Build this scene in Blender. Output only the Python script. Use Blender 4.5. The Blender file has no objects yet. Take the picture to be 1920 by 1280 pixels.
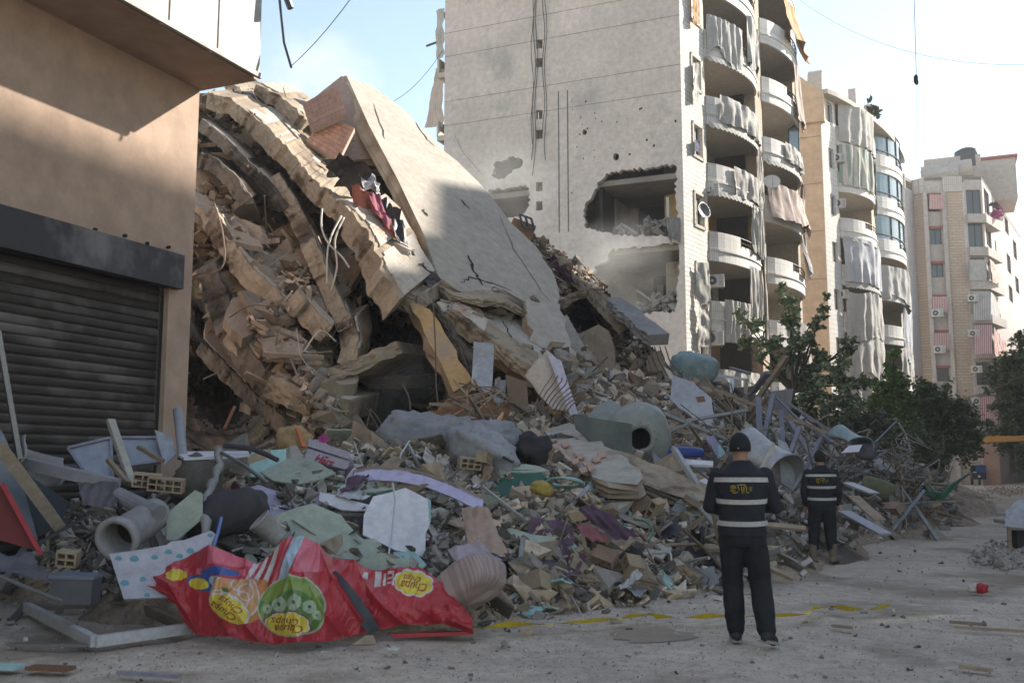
import bpy, bmesh, math, random
import numpy as np
from mathutils import Vector, Matrix, Euler, noise, geometry
from mathutils.bvhtree import BVHTree
R = math.radians
rng = random.Random(7)
scene = bpy.context.scene
COL = scene.collection

# ------------------------------------------------------------------ camera
F = 1867.0
YAW = R(23.2); PITCH = math.atan(235 / F)
CAM = Vector((0, 0, 1.5))
FWD = Vector((-math.sin(YAW) * math.cos(PITCH), math.cos(YAW) * math.cos(PITCH), math.sin(PITCH)))
RT = Vector((math.cos(YAW), math.sin(YAW), 0)); UP = RT.cross(FWD)
HF = Vector((-math.sin(YAW), math.cos(YAW), 0))
cam = bpy.data.cameras.new('camera'); camo = bpy.data.objects.new('camera', cam); COL.objects.link(camo)
camo.location = CAM; camo.rotation_euler = (R(90) + PITCH, 0, YAW)
cam.sensor_width = 36; cam.lens = F / 1920 * 36; cam.clip_end = 3000; cam.clip_start = .1
cam.dof.use_dof = True; cam.dof.focus_distance = 22; cam.dof.aperture_fstop = 3.2
scene.camera = camo

# ------------------------------------------------------------------ light
SUN = Vector((.52, .66, .54)).normalized()
SEL = math.asin(SUN.z); SAZ = math.atan2(SUN.x, SUN.y)
w = bpy.data.worlds.new('World'); scene.world = w; w.use_nodes = True
nt = w.node_tree; bg = nt.nodes['Background']
sky = nt.nodes.new('ShaderNodeTexSky'); sky.sky_type = 'NISHITA'; sky.sun_disc = False
sky.sun_elevation = SEL; sky.sun_rotation = SAZ; sky.air_density = 1.0; sky.dust_density = .3; sky.ozone_density = 1.2
hs = nt.nodes.new('ShaderNodeHueSaturation'); hs.inputs['Saturation'].default_value = .98
nt.links.new(sky.outputs[0], hs.inputs['Color'])
wm = nt.nodes.new('ShaderNodeMix'); wm.data_type = 'RGBA'; wm.blend_type = 'MULTIPLY'; wm.inputs[0].default_value = 1; wm.inputs[7].default_value = (1.09, .975, .82, 1)
nt.links.new(hs.outputs[0], wm.inputs[6]); nt.links.new(wm.outputs[2], bg.inputs[0]); bg.inputs[1].default_value = .1
sl = bpy.data.lights.new('sun', 'SUN'); sl.energy = 3.8; sl.angle = R(.9); sl.color = (1, .93, .82)
so = bpy.data.objects.new('sun', sl); COL.objects.link(so); so.rotation_euler = (-SUN).to_track_quat('-Z', 'Y').to_euler()
so.location = (0, 0, 60)
scene.view_settings.view_transform = 'Standard'; scene.view_settings.look = 'None'
scene.view_settings.gamma = 1; scene.view_settings.exposure = 1.78
scene.cycles.use_denoising = True
scene.cycles.max_bounces = 6; scene.cycles.diffuse_bounces = 4; scene.cycles.glossy_bounces = 2
scene.cycles.transmission_bounces = 4; scene.cycles.transparent_max_bounces = 12; scene.cycles.volume_bounces = 1
scene.cycles.caustics_reflective = False; scene.cycles.caustics_refractive = False

# ------------------------------------------------------------------ geometry of the view
def ray(px, py): return FWD + float((px - 960) / F) * RT - float((py - 640) / F) * UP
def at(px, py, D):
    d = ray(px, py); return CAM + d * (D / d.dot(HF))
def onX(px, py, x): d = ray(px, py); return CAM + d * (x / d.x)
def onY(px, py, y): d = ray(px, py); return CAM + d * (y / d.y)
def onZ(px, py, z=0): d = ray(px, py); return CAM + d * ((z - 1.5) / d.z)
def onP(px, py, P, N): d = ray(px, py); return CAM + d * ((P - CAM).dot(N) / d.dot(N))
def proj(p):
    v = p - CAM; z = v.dot(FWD); return 960 + F * v.dot(RT) / z, 640 - F * v.dot(UP) / z
def plane3(a, b, c):
    a, b, c = at(*a), at(*b), at(*c); n = (b - a).cross(c - a).normalized()
    if n.dot(a - CAM) > 0: n = -n
    return a, n

# ------------------------------------------------------------------ materials
MATS = {}
def M(name, c1, c2=None, sc=1.5, rough=.9, bump=.25, bs=30, metal=0, c3=None, t3=.6, s3=.8, rand=.0, isl=0, fine=0, spec=.3, streak=None, detail=6, dist=.01):
    """procedural surface: two-tone noise, optional stains c3, fine bump"""
    if name in MATS: return MATS[name]
    m = bpy.data.materials.new(name); m.use_nodes = True; nt = m.node_tree; N = nt.nodes; L = nt.links
    b = N['Principled BSDF']; b.inputs['Roughness'].default_value = rough; b.inputs['Metallic'].default_value = metal
    b.inputs['Specular IOR Level'].default_value = spec
    tc = N.new('ShaderNodeTexCoord'); oi = N.new('ShaderNodeObjectInfo')
    add = N.new('ShaderNodeVectorMath'); add.operation = 'MULTIPLY_ADD'
    cmb = N.new('ShaderNodeCombineXYZ')
    for i in range(3): L.new(oi.outputs['Random'], cmb.inputs[i])
    L.new(cmb.outputs[0], add.inputs[0]); add.inputs[1].default_value = (37, 53, 71); L.new(tc.outputs['Object'], add.inputs[2])
    vec = add.outputs[0]
    if streak:
        mp = N.new('ShaderNodeMapping'); mp.inputs['Scale'].default_value = streak; L.new(vec, mp.inputs[0]); svec = mp.outputs[0]
    else: svec = vec
    def noi(s, d, v, r=.6):
        n = N.new('ShaderNodeTexNoise'); n.inputs['Scale'].default_value = s; n.inputs['Detail'].default_value = d
        n.inputs['Roughness'].default_value = r; L.new(v, n.inputs['Vector']); return n.outputs['Fac']
    def ramp(f, a, bb):
        r = N.new('ShaderNodeMapRange'); r.inputs['From Min'].default_value = a; r.inputs['From Max'].default_value = bb
        L.new(f, r.inputs['Value']); return r.outputs[0]
    def mix(f, a, bb, mode='MIX'):
        x = N.new('ShaderNodeMix'); x.data_type = 'RGBA'; x.blend_type = mode
        if isinstance(f, (int, float)): x.inputs[0].default_value = f
        else: L.new(f, x.inputs[0])
        for k, v in ((6, a), (7, bb)):
            if isinstance(v, tuple): x.inputs[k].default_value = (*v, 1)
            else: L.new(v, x.inputs[k])
        return x.outputs[2]
    c2 = c2 or tuple(v * .72 for v in c1)
    n1 = noi(sc, detail, svec)
    col = mix(ramp(n1, .32, .68), c1, c2)
    n2 = noi(sc * 9, 5, vec, .7)
    col = mix(ramp(n2, .3, .75), col, mix(.35, col, (.02, .018, .015)))
    if fine:
        n4 = noi(fine, 4, vec, .8); col = mix(ramp(n4, .50, .72), col, mix(.55, col, (.02, .018, .015))); n5 = noi(fine * .22, 5, vec, .75); col = mix(ramp(n5, .52, .7), col, mix(.4, col, (.03, .025, .02)))
    if c3:
        n3 = noi(s3, 5, svec if streak else vec, .65); col = mix(ramp(n3, t3, t3 + .1), col, c3)
    if rand:
        h = N.new('ShaderNodeHueSaturation'); r = N.new('ShaderNodeMapRange'); L.new(oi.outputs['Random'], r.inputs['Value'])
        r.inputs['To Min'].default_value = 1 - rand; r.inputs['To Max'].default_value = 1 + rand
        L.new(r.outputs[0], h.inputs['Value']); L.new(col, h.inputs['Color']); col = h.outputs[0]
    if isl:
        g_ = N.new('ShaderNodeNewGeometry'); h = N.new('ShaderNodeHueSaturation'); r = N.new('ShaderNodeMapRange'); L.new(g_.outputs['Random Per Island'], r.inputs['Value'])
        r.inputs['To Min'].default_value = 1 - isl; r.inputs['To Max'].default_value = 1 + isl * .7
        L.new(r.outputs[0], h.inputs['Value']); L.new(col, h.inputs['Color']); w2 = N.new('ShaderNodeTexWhiteNoise'); w2.noise_dimensions = '1D'; L.new(g_.outputs['Random Per Island'], w2.inputs['W']); rr = N.new('ShaderNodeMapRange'); L.new(w2.outputs[0], rr.inputs['Value']); rr.inputs['To Min'].default_value = .45; rr.inputs['To Max'].default_value = 1.15; L.new(rr.outputs[0], h.inputs['Saturation']); col = h.outputs[0]
    L.new(col, b.inputs['Base Color'])
    if bump:
        nb = noi(bs, 6, vec, .7); bp = N.new('ShaderNodeBump'); bp.inputs['Strength'].default_value = bump; bp.inputs['Distance'].default_value = dist
        L.new(nb, bp.inputs['Height']); L.new(bp.outputs[0], b.inputs['Normal'])
    MATS[name] = m; m['_col'] = 0
    return m
def tiled(name, c1, c2, mortar, w, h, ms=.02, bump=.4, axis='XZ', rough=.85, stain=None, squash=.5):
    """masonry or tile facing laid in world-size courses"""
    if name in MATS: return MATS[name]
    m = bpy.data.materials.new(name); m.use_nodes = True; nt = m.node_tree; N = nt.nodes; L = nt.links
    b = N['Principled BSDF']; b.inputs['Roughness'].default_value = rough; b.inputs['Specular IOR Level'].default_value = .25
    g = N.new('ShaderNodeNewGeometry'); sp = N.new('ShaderNodeSeparateXYZ'); L.new(g.outputs['Position'], sp.inputs[0])
    cb = N.new('ShaderNodeCombineXYZ')
    s = N.new('ShaderNodeMath'); s.operation = 'ADD'; L.new(sp.outputs[0], s.inputs[0]); L.new(sp.outputs[1], s.inputs[1])
    L.new(s.outputs[0] if axis == 'XYZ' else sp.outputs[0 if axis == 'XZ' else 1], cb.inputs[0]); L.new(sp.outputs[2], cb.inputs[1])
    br = N.new('ShaderNodeTexBrick'); L.new(cb.outputs[0], br.inputs['Vector']); br.offset = squash
    br.inputs['Color1'].default_value = (*c1, 1); br.inputs['Color2'].default_value = (*c2, 1); br.inputs['Mortar'].default_value = (*mortar, 1)
    br.inputs['Scale'].default_value = 1; br.inputs['Brick Width'].default_value = w; br.inputs['Row Height'].default_value = h
    br.inputs['Mortar Size'].default_value = ms; br.inputs['Mortar Smooth'].default_value = .3
    n = N.new('ShaderNodeTexNoise'); n.inputs['Scale'].default_value = .9; n.inputs['Detail'].default_value = 8; L.new(g.outputs['Position'], n.inputs['Vector'])
    r = N.new('ShaderNodeMapRange'); r.inputs['From Min'].default_value = .45; r.inputs['From Max'].default_value = .75; r.inputs['To Max'].default_value = .55; L.new(n.outputs[0], r.inputs[0])
    x = N.new('ShaderNodeMix'); x.data_type = 'RGBA'; L.new(r.outputs[0], x.inputs[0]); L.new(br.outputs[0], x.inputs[6])
    st = stain or tuple(v * .5 for v in c1); x.inputs[7].default_value = (*st, 1); L.new(x.outputs[2], b.inputs['Base Color'])
    nf = N.new('ShaderNodeTexNoise'); nf.inputs['Scale'].default_value = 14; nf.inputs['Detail'].default_value = 5; L.new(g.outputs['Position'], nf.inputs['Vector'])
    ad = N.new('ShaderNodeMath'); ad.operation = 'SUBTRACT'; L.new(nf.outputs[0], ad.inputs[0]); L.new(br.outputs['Fac'], ad.inputs[1])
    bp = N.new('ShaderNodeBump'); bp.inputs['Strength'].default_value = bump; bp.inputs['Distance'].default_value = .03
    L.new(ad.outputs[0], bp.inputs['Height']); L.new(bp.outputs[0], b.inputs['Normal'])
    MATS[name] = m; return m
def striped(name, c1, c2, freq, axis=0, rough=.9, dirt=(.25, .23, .2)):
    """woven stripes across the cloth (u coordinate)"""
    if name in MATS: return MATS[name]
    m = bpy.data.materials.new(name); m.use_nodes = True; nt = m.node_tree; N = nt.nodes; L = nt.links
    b = N['Principled BSDF']; b.inputs['Roughness'].default_value = rough; b.inputs['Specular IOR Level'].default_value = .1
    uv = N.new('ShaderNodeUVMap'); sp = N.new('ShaderNodeSeparateXYZ'); L.new(uv.outputs[0], sp.inputs[0])
    mu = N.new('ShaderNodeMath'); mu.operation = 'MULTIPLY'; mu.inputs[1].default_value = freq; L.new(sp.outputs[axis], mu.inputs[0])
    fr = N.new('ShaderNodeMath'); fr.operation = 'FRACT'; L.new(mu.outputs[0], fr.inputs[0])
    gt = N.new('ShaderNodeMath'); gt.operation = 'GREATER_THAN'; gt.inputs[1].default_value = .5; L.new(fr.outputs[0], gt.inputs[0])
    x = N.new('ShaderNodeMix'); x.data_type = 'RGBA'; L.new(gt.outputs[0], x.inputs[0]); x.inputs[6].default_value = (*c1, 1); x.inputs[7].default_value = (*c2, 1)
    g = N.new('ShaderNodeNewGeometry'); n = N.new('ShaderNodeTexNoise'); n.inputs['Scale'].default_value = 1.6; n.inputs['Detail'].default_value = 7; L.new(g.outputs['Position'], n.inputs['Vector'])
    r = N.new('ShaderNodeMapRange'); r.inputs['From Min'].default_value = .45; r.inputs['From Max'].default_value = .8; r.inputs['To Max'].default_value = .6; L.new(n.outputs[0], r.inputs[0])
    y = N.new('ShaderNodeMix'); y.data_type = 'RGBA'; L.new(r.outputs[0], y.inputs[0]); L.new(x.outputs[2], y.inputs[6]); y.inputs[7].default_value = (*dirt, 1)
    L.new(y.outputs[2], b.inputs['Base Color']); MATS[name] = m; return m
def plain(name, c, rough=.6, metal=0, spec=.4, var=.12):
    return M(name, c, tuple(v * (1 - var) for v in c), 4, rough, .05, 60, metal, spec=spec)
def glassy(name, c=(.05, .07, .09), rough=.08):
    if name in MATS: return MATS[name]
    m = bpy.data.materials.new(name); m.use_nodes = True; b = m.node_tree.nodes['Principled BSDF']
    b.inputs['Base Color'].default_value = (*c, 1); b.inputs['Roughness'].default_value = rough; b.inputs['Specular IOR Level'].default_value = .8
    MATS[name] = m; return m

# ------------------------------------------------------------------ mesh builders
class MB:
    def __init__(s): s.v = []; s.f = []; s.uv = None
    def box(s, c, size, rot=None, taper=1):
        c = Vector(c); sx, sy, sz = [k / 2 for k in size]; n = len(s.v)
        for z in (-1, 1):
            for (x, y) in ((-1, -1), (1, -1), (1, 1), (-1, 1)):
                t = taper if z > 0 else 1
                p = Vector((x * sx * t, y * sy * t, z * sz))
                if rot is not None: p = rot @ p
                s.v.append(c + p)
        for q in ((0, 3, 2, 1), (4, 5, 6, 7), (0, 1, 5, 4), (1, 2, 6, 5), (2, 3, 7, 6), (3, 0, 4, 7)): s.f.append(tuple(n + i for i in q))
        return s
    def span(s, a, b, w, t, upv=(0, 0, 1)):
        """a bar of width w and thickness t from a to b"""
        a, b = Vector(a), Vector(b); d = b - a; L = d.length
        if L < 1e-6: return s
        d /= L; u = Vector(upv)
        if abs(d.dot(u)) > .98: u = Vector((1, 0, 0))
        x = d.cross(u).normalized(); z = x.cross(d)
        return s.box((a + b) / 2, (w, L, t), Matrix((x, d, z)).transposed())
    def quad(s, *p):
        n = len(s.v); s.v += [Vector(q) for q in p]; s.f.append(tuple(range(n, n + len(p)))); return s
    def tube(s, pts, r, k=6, r2=None, cap=True):
        pts = [Vector(p) for p in pts]; n0 = len(s.v); m = len(pts)
        for i, p in enumerate(pts):
            d = (pts[min(i + 1, m - 1)] - pts[max(i - 1, 0)]).normalized()
            u = Vector((0, 0, 1)) if abs(d.z) < .9 else Vector((1, 0, 0))
            x = d.cross(u).normalized(); y = d.cross(x)
            rr = r[i] if isinstance(r, (list, tuple)) else (r + (r2 - r) * i / (m - 1) if r2 is not None else r)
            for j in range(k):
                a = 2 * math.pi * j / k; s.v.append(p + (x * math.cos(a) + y * math.sin(a)) * rr)
        for i in range(m - 1):
            for j in range(k):
                a = n0 + i * k + j; b = n0 + i * k + (j + 1) % k; s.f.append((a, b, b + k, a + k))
        if cap:
            s.f.append(tuple(n0 + j for j in range(k))[::-1]); s.f.append(tuple(n0 + (m - 1) * k + j for j in range(k)))
        return s
    def prism(s, poly, n, t):
        """poly: list of 3D points (planar), extruded by -n*t"""
        n = Vector(n).normalized() * t; k = len(poly); n0 = len(s.v)
        s.v += [Vector(p) for p in poly] + [Vector(p) - n for p in poly]
        tr = geometry.tessellate_polygon([[Vector(p) for p in poly]])
        for a, b, c in tr: s.f.append((n0 + a, n0 + b, n0 + c)); s.f.append((n0 + k + c, n0 + k + b, n0 + k + a))
        for i in range(k):
            j = (i + 1) % k; s.f.append((n0 + i, n0 + k + i, n0 + k + j, n0 + j))
        return s
    def grid(s, fn, nu, nv, close=False):
        n0 = len(s.v)
        for i in range(nu + 1):
            for j in range(nv + 1): s.v.append(Vector(fn(i / nu, j / nv)))
        for i in range(nu):
            for j in range(nv):
                a = n0 + i * (nv + 1) + j; s.f.append((a, a + nv + 1, a + nv + 2, a + 1))
        return s
    def mesh(s, name):
        me = bpy.data.meshes.new(name); me.from_pydata([tuple(v) for v in s.v], [], s.f); me.update()
        return me
    def build(s, name, m, parent=None, smooth=False, fix=False, loc=None, **tg):
        me = s.mesh(name)
        if loc is not None: me.transform(Matrix.Translation(-Vector(loc)))
        if fix:
            bm = bmesh.new(); bm.from_mesh(me); bmesh.ops.recalc_face_normals(bm, faces=bm.faces); bm.to_mesh(me); bm.free()
        if smooth: me.polygons.foreach_set('use_smooth', [True] * len(me.polygons))
        return link(name, me, m, parent, loc, **tg)
def link(name, me, m, parent=None, loc=None, **tg):
    o = bpy.data.objects.new(name, me)
    if m is not None and not len(me.materials): me.materials.append(m)
    COL.objects.link(o)
    if loc is not None: o.location = loc
    if parent is not None:
        o.parent = parent
        if loc is None and parent.type in ('EMPTY', 'MESH'): o.location = -wl(parent)
        elif loc is not None: o.location = Vector(loc) - wl(parent)
    for k, v in tg.items():
        if v: o[k] = v
    return o
def wl(o):
    p = Vector(o.location)
    while o.parent is not None: o = o.parent; p += Vector(o.location)
    return p
def thing(name, label, cat, loc=(0, 0, 0), group=None):
    o = bpy.data.objects.new(name, None); COL.objects.link(o); o.location = loc; o.empty_display_size = .2
    o['label'] = label; o['category'] = cat
    if group: o['group'] = group
    return o
def tag(o, label, cat, group=None):
    o['label'] = label; o['category'] = cat
    if group: o['group'] = group
    return o
def copy_tree(o, parent=None):
    c = o.copy(); COL.objects.link(c)
    if parent is not None: c.parent = parent
    for ch in list(o.children): copy_tree(ch, c)
    return c
def dup(o, mat, label=None, group=None):
    """copy of a single-mesh thing under a new matrix"""
    c = o.copy(); COL.objects.link(c); c.matrix_world = mat
    if label: c['label'] = label
    if group: c['group'] = group
    return c
TEX = {}
def tex(kind, size, depth=3):
    k = (kind, size, depth)
    if k not in TEX:
        t = bpy.data.textures.new('%s_%g' % k[:2], kind); t.noise_scale = size
        if kind == 'CLOUDS': t.noise_depth = depth
        TEX[k] = t
    return TEX[k]
def rough(o, voxel, layers, smooth=False):
    """voxel remesh and displacement: broken concrete"""
    if voxel:
        r = o.modifiers.new('remesh', 'REMESH'); r.mode = 'VOXEL'; r.voxel_size = voxel; r.use_smooth_shade = smooth
    for kind, size, st in layers:
        d = o.modifiers.new('d', 'DISPLACE'); d.texture = tex(kind, size); d.strength = st; d.mid_level = .5; d.texture_coords = 'GLOBAL' if False else 'LOCAL'
    return o
def jag(poly, amp, step, seed=0, keep=()):
    """subdivide a 3D outline and jitter it in its own plane"""
    rr = random.Random(seed); out = []; n = len(poly)
    nn = (poly[1] - poly[0]).cross(poly[2] - poly[0]).normalized()
    for i in range(n):
        a, b = poly[i], poly[(i + 1) % n]; L = (b - a).length; k = max(1, int(L / step))
        if i in keep: k = 1
        s = (b - a).cross(nn).normalized()
        for j in range(k):
            p = a.lerp(b, j / k)
            if j and i not in keep: p = p + s * rr.uniform(-amp, amp) + (b - a).normalized() * rr.uniform(-.3, .3) * step
            out.append(p)
    return out
def fbm(p, s=1.0, o=4): return noise.fractal(Vector(p) * s, 1.0, 2.0, o)
# ================================================================== SETTING: ground, buildings
ground_m = M('dusty_road', (.62, .53, .44), (.42, .35, .29), .55, .95, .55, 22, c3=(.25, .20, .155), t3=.54, s3=.42, detail=9, dist=.02, fine=38)
plaster = M('pinkish_plaster', (.70, .61, .555), (.55, .485, .45), .45, .92, .15, 12, c3=(.36, .335, .32), t3=.56, s3=.34, detail=9)
conc = M('raw_concrete', (.33, .27, .20), (.22, .17, .125), 1.2, .95, .6, 9, dist=.04, c3=(.13, .10, .08), t3=.6, s3=.9)
greyconc = M('grey_concrete', (.32, .30, .28), (.21, .195, .18), 1.2, .95, .4, 14, dist=.03)
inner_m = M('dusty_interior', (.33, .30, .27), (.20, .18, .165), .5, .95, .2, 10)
cream = M('cream_paint', (.58, .53, .46), (.50, .45, .39), .6, .85, .1, 20)
ochre = M('ochre_paint', (.62, .44, .22), (.55, .39, .19), .6, .85, .1, 20)
white_tile = tiled('white_facing_tile', (.72, .70, .66), (.66, .64, .60), (.36, .34, .33), .16, .55, .012, .2, 'XYZ', .7, (.45, .42, .38), 0)
stone = tiled('split_stone', (.76, .73, .67), (.66, .63, .58), (.52, .50, .46), .42, .2, .022, 1.0, 'XYZ', .95, (.48, .45, .40))
beige_brick = tiled('beige_brick', (.56, .45, .34), (.50, .39, .29), (.36, .30, .25), .55, .2, .018, .6, 'XYZ', .9, (.42, .33, .25))
dark_glass = glassy('window_glass', (.035, .045, .055), .12)
pale_glass = glassy('pale_glazing', (.16, .22, .25), .1)
alu_dark = plain('dark_frame', (.05, .055, .06), .4, .2)
alu_white = plain('white_frame', (.6, .59, .57), .5)
steel = plain('dull_steel', (.22, .22, .23), .45, .6)
black_hole = M('soot_shade_black', (.03, .028, .026), (.018, .017, .016), 2, .95, .2, 10)  # near-black that also paints in the shade of pits, rooms and hollows

def holed_wall(outer, holes, n, t):
    mb = MB(); n = Vector(n).normalized() * t
    loops = [[Vector(p) for p in outer]] + [[Vector(p) for p in h] for h in holes]
    flat = [p for l in loops for p in l]; k = len(flat)
    mb.v = list(flat) + [p - n for p in flat]
    for a, b, c in geometry.tessellate_polygon(loops): mb.f += [(a, b, c), (k + c, k + b, k + a)]
    i0 = 0
    for l in loops:
        m = len(l)
        for i in range(m):
            j = (i + 1) % m; mb.f.append((i0 + i, i0 + j, k + i0 + j, k + i0 + i))
        i0 += m
    return mb
def win(parent, P, d, n, u0, u1, z0, z1, fm=None, gm=None, bars=1, depth=.14):
    """window set in an opening of a wall running from P along d with outward normal n"""
    fm = fm or alu_dark; gm = gm or dark_glass; mb = MB(); w = .06
    q = lambda u, z, off=0: P + d * u + Vector((0, 0, z - P.z)) - n * (depth + off)
    for z in (z0 + w / 2, z1 - w / 2): mb.span(q(u0, z), q(u1, z), .06, w)
    for u in [u0 + w / 2, u1 - w / 2] + [u0 + (u1 - u0) * (i + 1) / (bars + 1) for i in range(bars)]:
        mb.span(q(u, z0), q(u, z1), w, .06, n)
    f = mb.build('window', fm, parent)
    MB().prism([q(u0, z0, .02), q(u1, z0, .02), q(u1, z1, .02), q(u0, z1, .02)], n, .01).build('pane', gm, f)
    return f
def seg(parent, P, Q, z0, z1, mat, ops=(), t=.22, fm=None, gm=None, name='wall', glaze=True, bare=0):
    """straight wall from P to Q (seen with its outside to the right of P->Q), with glazed openings"""
    P = Vector((P[0], P[1], 0)); Q = Vector((Q[0], Q[1], 0)); d = (Q - P).normalized(); n = Vector((d.y, -d.x, 0))
    c = lambda u, z: P + d * u + Vector((0, 0, z))
    L = (Q - P).length
    hs = [[c(a, b), c(a2, b), c(a2, b2), c(a, b2)] for (a, a2, b, b2) in ops]
    wobj = holed_wall([c(0, z0), c(L, z0), c(L, z1), c(0, z1)], hs, n, t).build(name, mat, parent, fix=True)
    if glaze:
        for (a, a2, b, b2) in list(ops)[:len(ops) - bare]: win(parent, P, d, n, a, a2, b, b2, fm, gm, 1)
    return wobj
def arc(P, Q, bulge, k=14, off=0):
    P = Vector((P[0], P[1], 0)); Q = Vector((Q[0], Q[1], 0)); d = Q - P; n = Vector((d.y, -d.x, 0)).normalized()
    return [P + d * (i / k) + n * (bulge * (1 - (2 * i / k - 1) ** 2) ** .8 + off) for i in range(k + 1)]
def band(mb, pts, z0, z1, t):
    """curved wall of thickness t following plan points"""
    c = sum(pts, Vector()) / len(pts); P, Q = pts[0], pts[-1]; d = (Q - P).normalized(); n = Vector((d.y, -d.x, 0))
    n0 = len(mb.v)
    for p in pts:
        mb.v += [p + Vector((0, 0, z0)), p + Vector((0, 0, z1)), p - n * t + Vector((0, 0, z1)), p - n * t + Vector((0, 0, z0))]
    for i in range(len(pts) - 1):
        a = n0 + i * 4; b = a + 4
        for j in range(4): mb.f.append((a + j, b + j, b + (j + 1) % 4, a + (j + 1) % 4))
    e = n0 + (len(pts) - 1) * 4; mb.f += [(n0, n0 + 1, n0 + 2, n0 + 3), (e + 3, e + 2, e + 1, e)]
def balcony(parent, P, Q, back, z, bulge, mat, rail=True, full=False, glaze=None):
    """curved balcony: slab underside at z, tiled parapet, railing; back = plan vector to the recessed wall"""
    pts = arc(P, Q, bulge); back = Vector((back[0], back[1], 0))
    poly = [p + Vector((0, 0, z + .24)) for p in pts] + [pts[-1] + back + Vector((0, 0, z + .24)), pts[0] + back + Vector((0, 0, z + .24))]
    b = MB().prism(poly, (0, 0, 1), .24).build('balcony', cream, parent, fix=True)
    mb = MB(); o = arc(P, Q, bulge, off=.05)
    band(mb, o, z - .12, z + (1.15 if full else .80), .12)
    if not full: band(mb, o[:6], z + .80, z + 1.2, .12)
    # projecting lip half way up
    band(mb, arc(P, Q, bulge, off=.10), z + .34, z + .42, .06)
    mb.build('parapet', mat, b, fix=True)
    if rail and not full:
        rm = MB(); top = [p + Vector((0, 0, z + 1.15)) for p in o[5:]]
        rm.tube(top, .03, 5)
        for p in o[5::1]: rm.tube([p + Vector((0, 0, z + .7)), p + Vector((0, 0, z + 1.15))], .014, 4)
        rm.tube([p + Vector((0, 0, z + .95)) for p in o[5:]], .015, 4)
        rm.build('railing', alu_dark if rail is True else rail, b)
    if glaze:
        gb = MB(); g = arc(P, Q, bulge, off=-.02); zt = z + 3.05
        for i in range(0, len(g), 3): gb.span(g[i] + Vector((0, 0, z + .7)), g[i] + Vector((0, 0, zt)), .07, .07, (1, 0, 0))
        for zz in (z + .75, z + 1.5, zt - .05):
            for i in range(len(g) - 1): gb.span(g[i] + Vector((0, 0, zz)), g[i + 1] + Vector((0, 0, zz)), .06, .06)
        fr = gb.build('window', alu_dark, b)
        gl = MB(); gg = arc(P, Q, bulge, off=-.06); band(gl, gg, z + .72, zt, .01); gl.build('pane', glaze, fr, fix=True)
    return b

# ---- ground
def gz(x, y): return .035 * fbm((x, y, 0), .35, 4) + .012 * fbm((x, y, 5), 2.1, 3) - .02
def axis(a, b, near0, near1, fine):
    s = []; x = near0
    while x < near1: s.append(x); x += fine
    st = fine; y = near0
    while y > a: st *= 1.25; y -= st; s.insert(0, max(y, a))
    st = fine; y = near1
    while y < b: s.append(y); st *= 1.25; y += st
    s.append(b); return s
xs = axis(-600, 600, -10, 5, .12); ys = axis(-200, 1500, 3, 26, .14)
me = bpy.data.meshes.new('ground')
V = [(x, y, gz(x, y) if -14 < x < 12 and 0 < y < 60 else -.02) for x in xs for y in ys]; ny = len(ys)
me.from_pydata(V, [], [(i * ny + j, (i + 1) * ny + j, (i + 1) * ny + j + 1, i * ny + j + 1) for i in range(len(xs) - 1) for j in range(ny - 1)])
me.polygons.foreach_set('use_smooth', [True] * len(me.polygons))
link('ground', me, ground_m, kind='structure')

# ---- left shop building
XF = -9.72; YC = 11.07; XU = -8.67
shop_paint = M('tan_shop_paint', (.47, .34, .26), (.41, .295, .225), .3, .85, .12, 25, c3=(.33, .225, .17), t3=.6, s3=.25)
slatm = M('grimy_shutter_steel', (.062, .053, .047), (.034, .029, .026), .35, .5, .1, 20, .3, c3=(.13, .115, .11), t3=.5, s3=.35)
lint = M('dark_lintel_board', (.06, .056, .06), (.034, .032, .04), .5, .6, .1, 10, c3=(.16, .15, .15), t3=.5, s3=.4)
fascia_m = M('white_fascia_panel', (.43, .41, .395), (.36, .343, .33), .5, .6, .06, 30, c3=(.40, .37, .35), t3=.66, s3=.5, streak=(6, 6, .35))
shop = thing('shop_building', 'tan rendered shop building with a closed roller shutter below a jutting white upper storey', 'building', (XF, YC, 0))
# wall with the shutter opening
z = lambda p, zz: Vector((XF, p, zz))
holed_wall([z(-14, 0), z(YC, 0), z(YC, 6.97), z(-14, 6.97)], [[z(1.2, .0501), z(10.62, .0501), z(10.62, 4.2), z(1.2, 4.2)]], (1, 0, 0), .35).build('wall', shop_paint, shop, fix=True)
MB().box((XF - 4, YC - .18, 3.485), (8 - .72, .35, 6.97)).build('side_wall', shop_paint, shop)
MB().box((XF - 4, -13.8, 3.485), (8 - .72, .35, 6.97)).build('rear_wall', shop_paint, shop)
MB().box((XU - 4.6, (YC - 14) / 2, 10.6), (9.2 - .1, YC + 14 - .02, 7.2)).build('upper_storey', shop_paint, shop)
for i in range(22):   # fascia panels, joints open
    y1 = YC + .02 - i * .92; y0 = y1 - .9
    for kz in range(5):
        MB().box((XU - .02, (y0 + y1) / 2, 7.05 + kz * 1.36 + .67), (.05, .885, 1.33)).build('panel', fascia_m, shop)
MB().box((XU - 4.65, YC - 1.46 - 6, 6.985), (9.3 - .1, 15, .03)).build('soffit', shop_paint, shop)
MB().span((XU + .02, YC + .02, 7.01), (XU + .02, -14, 7.01), .05, .07).build('drip_edge', fascia_m, shop)
MB().box((XF + .06, 6.2, 4.19), (.16, 9.1, .48)).build('lintel', lint, shop)
sh = bpy.data.objects.new('shutter', None); COL.objects.link(sh); sh.parent = shop; sh.location = Vector((XF, 10.6, 0)) - wl(shop)
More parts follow.
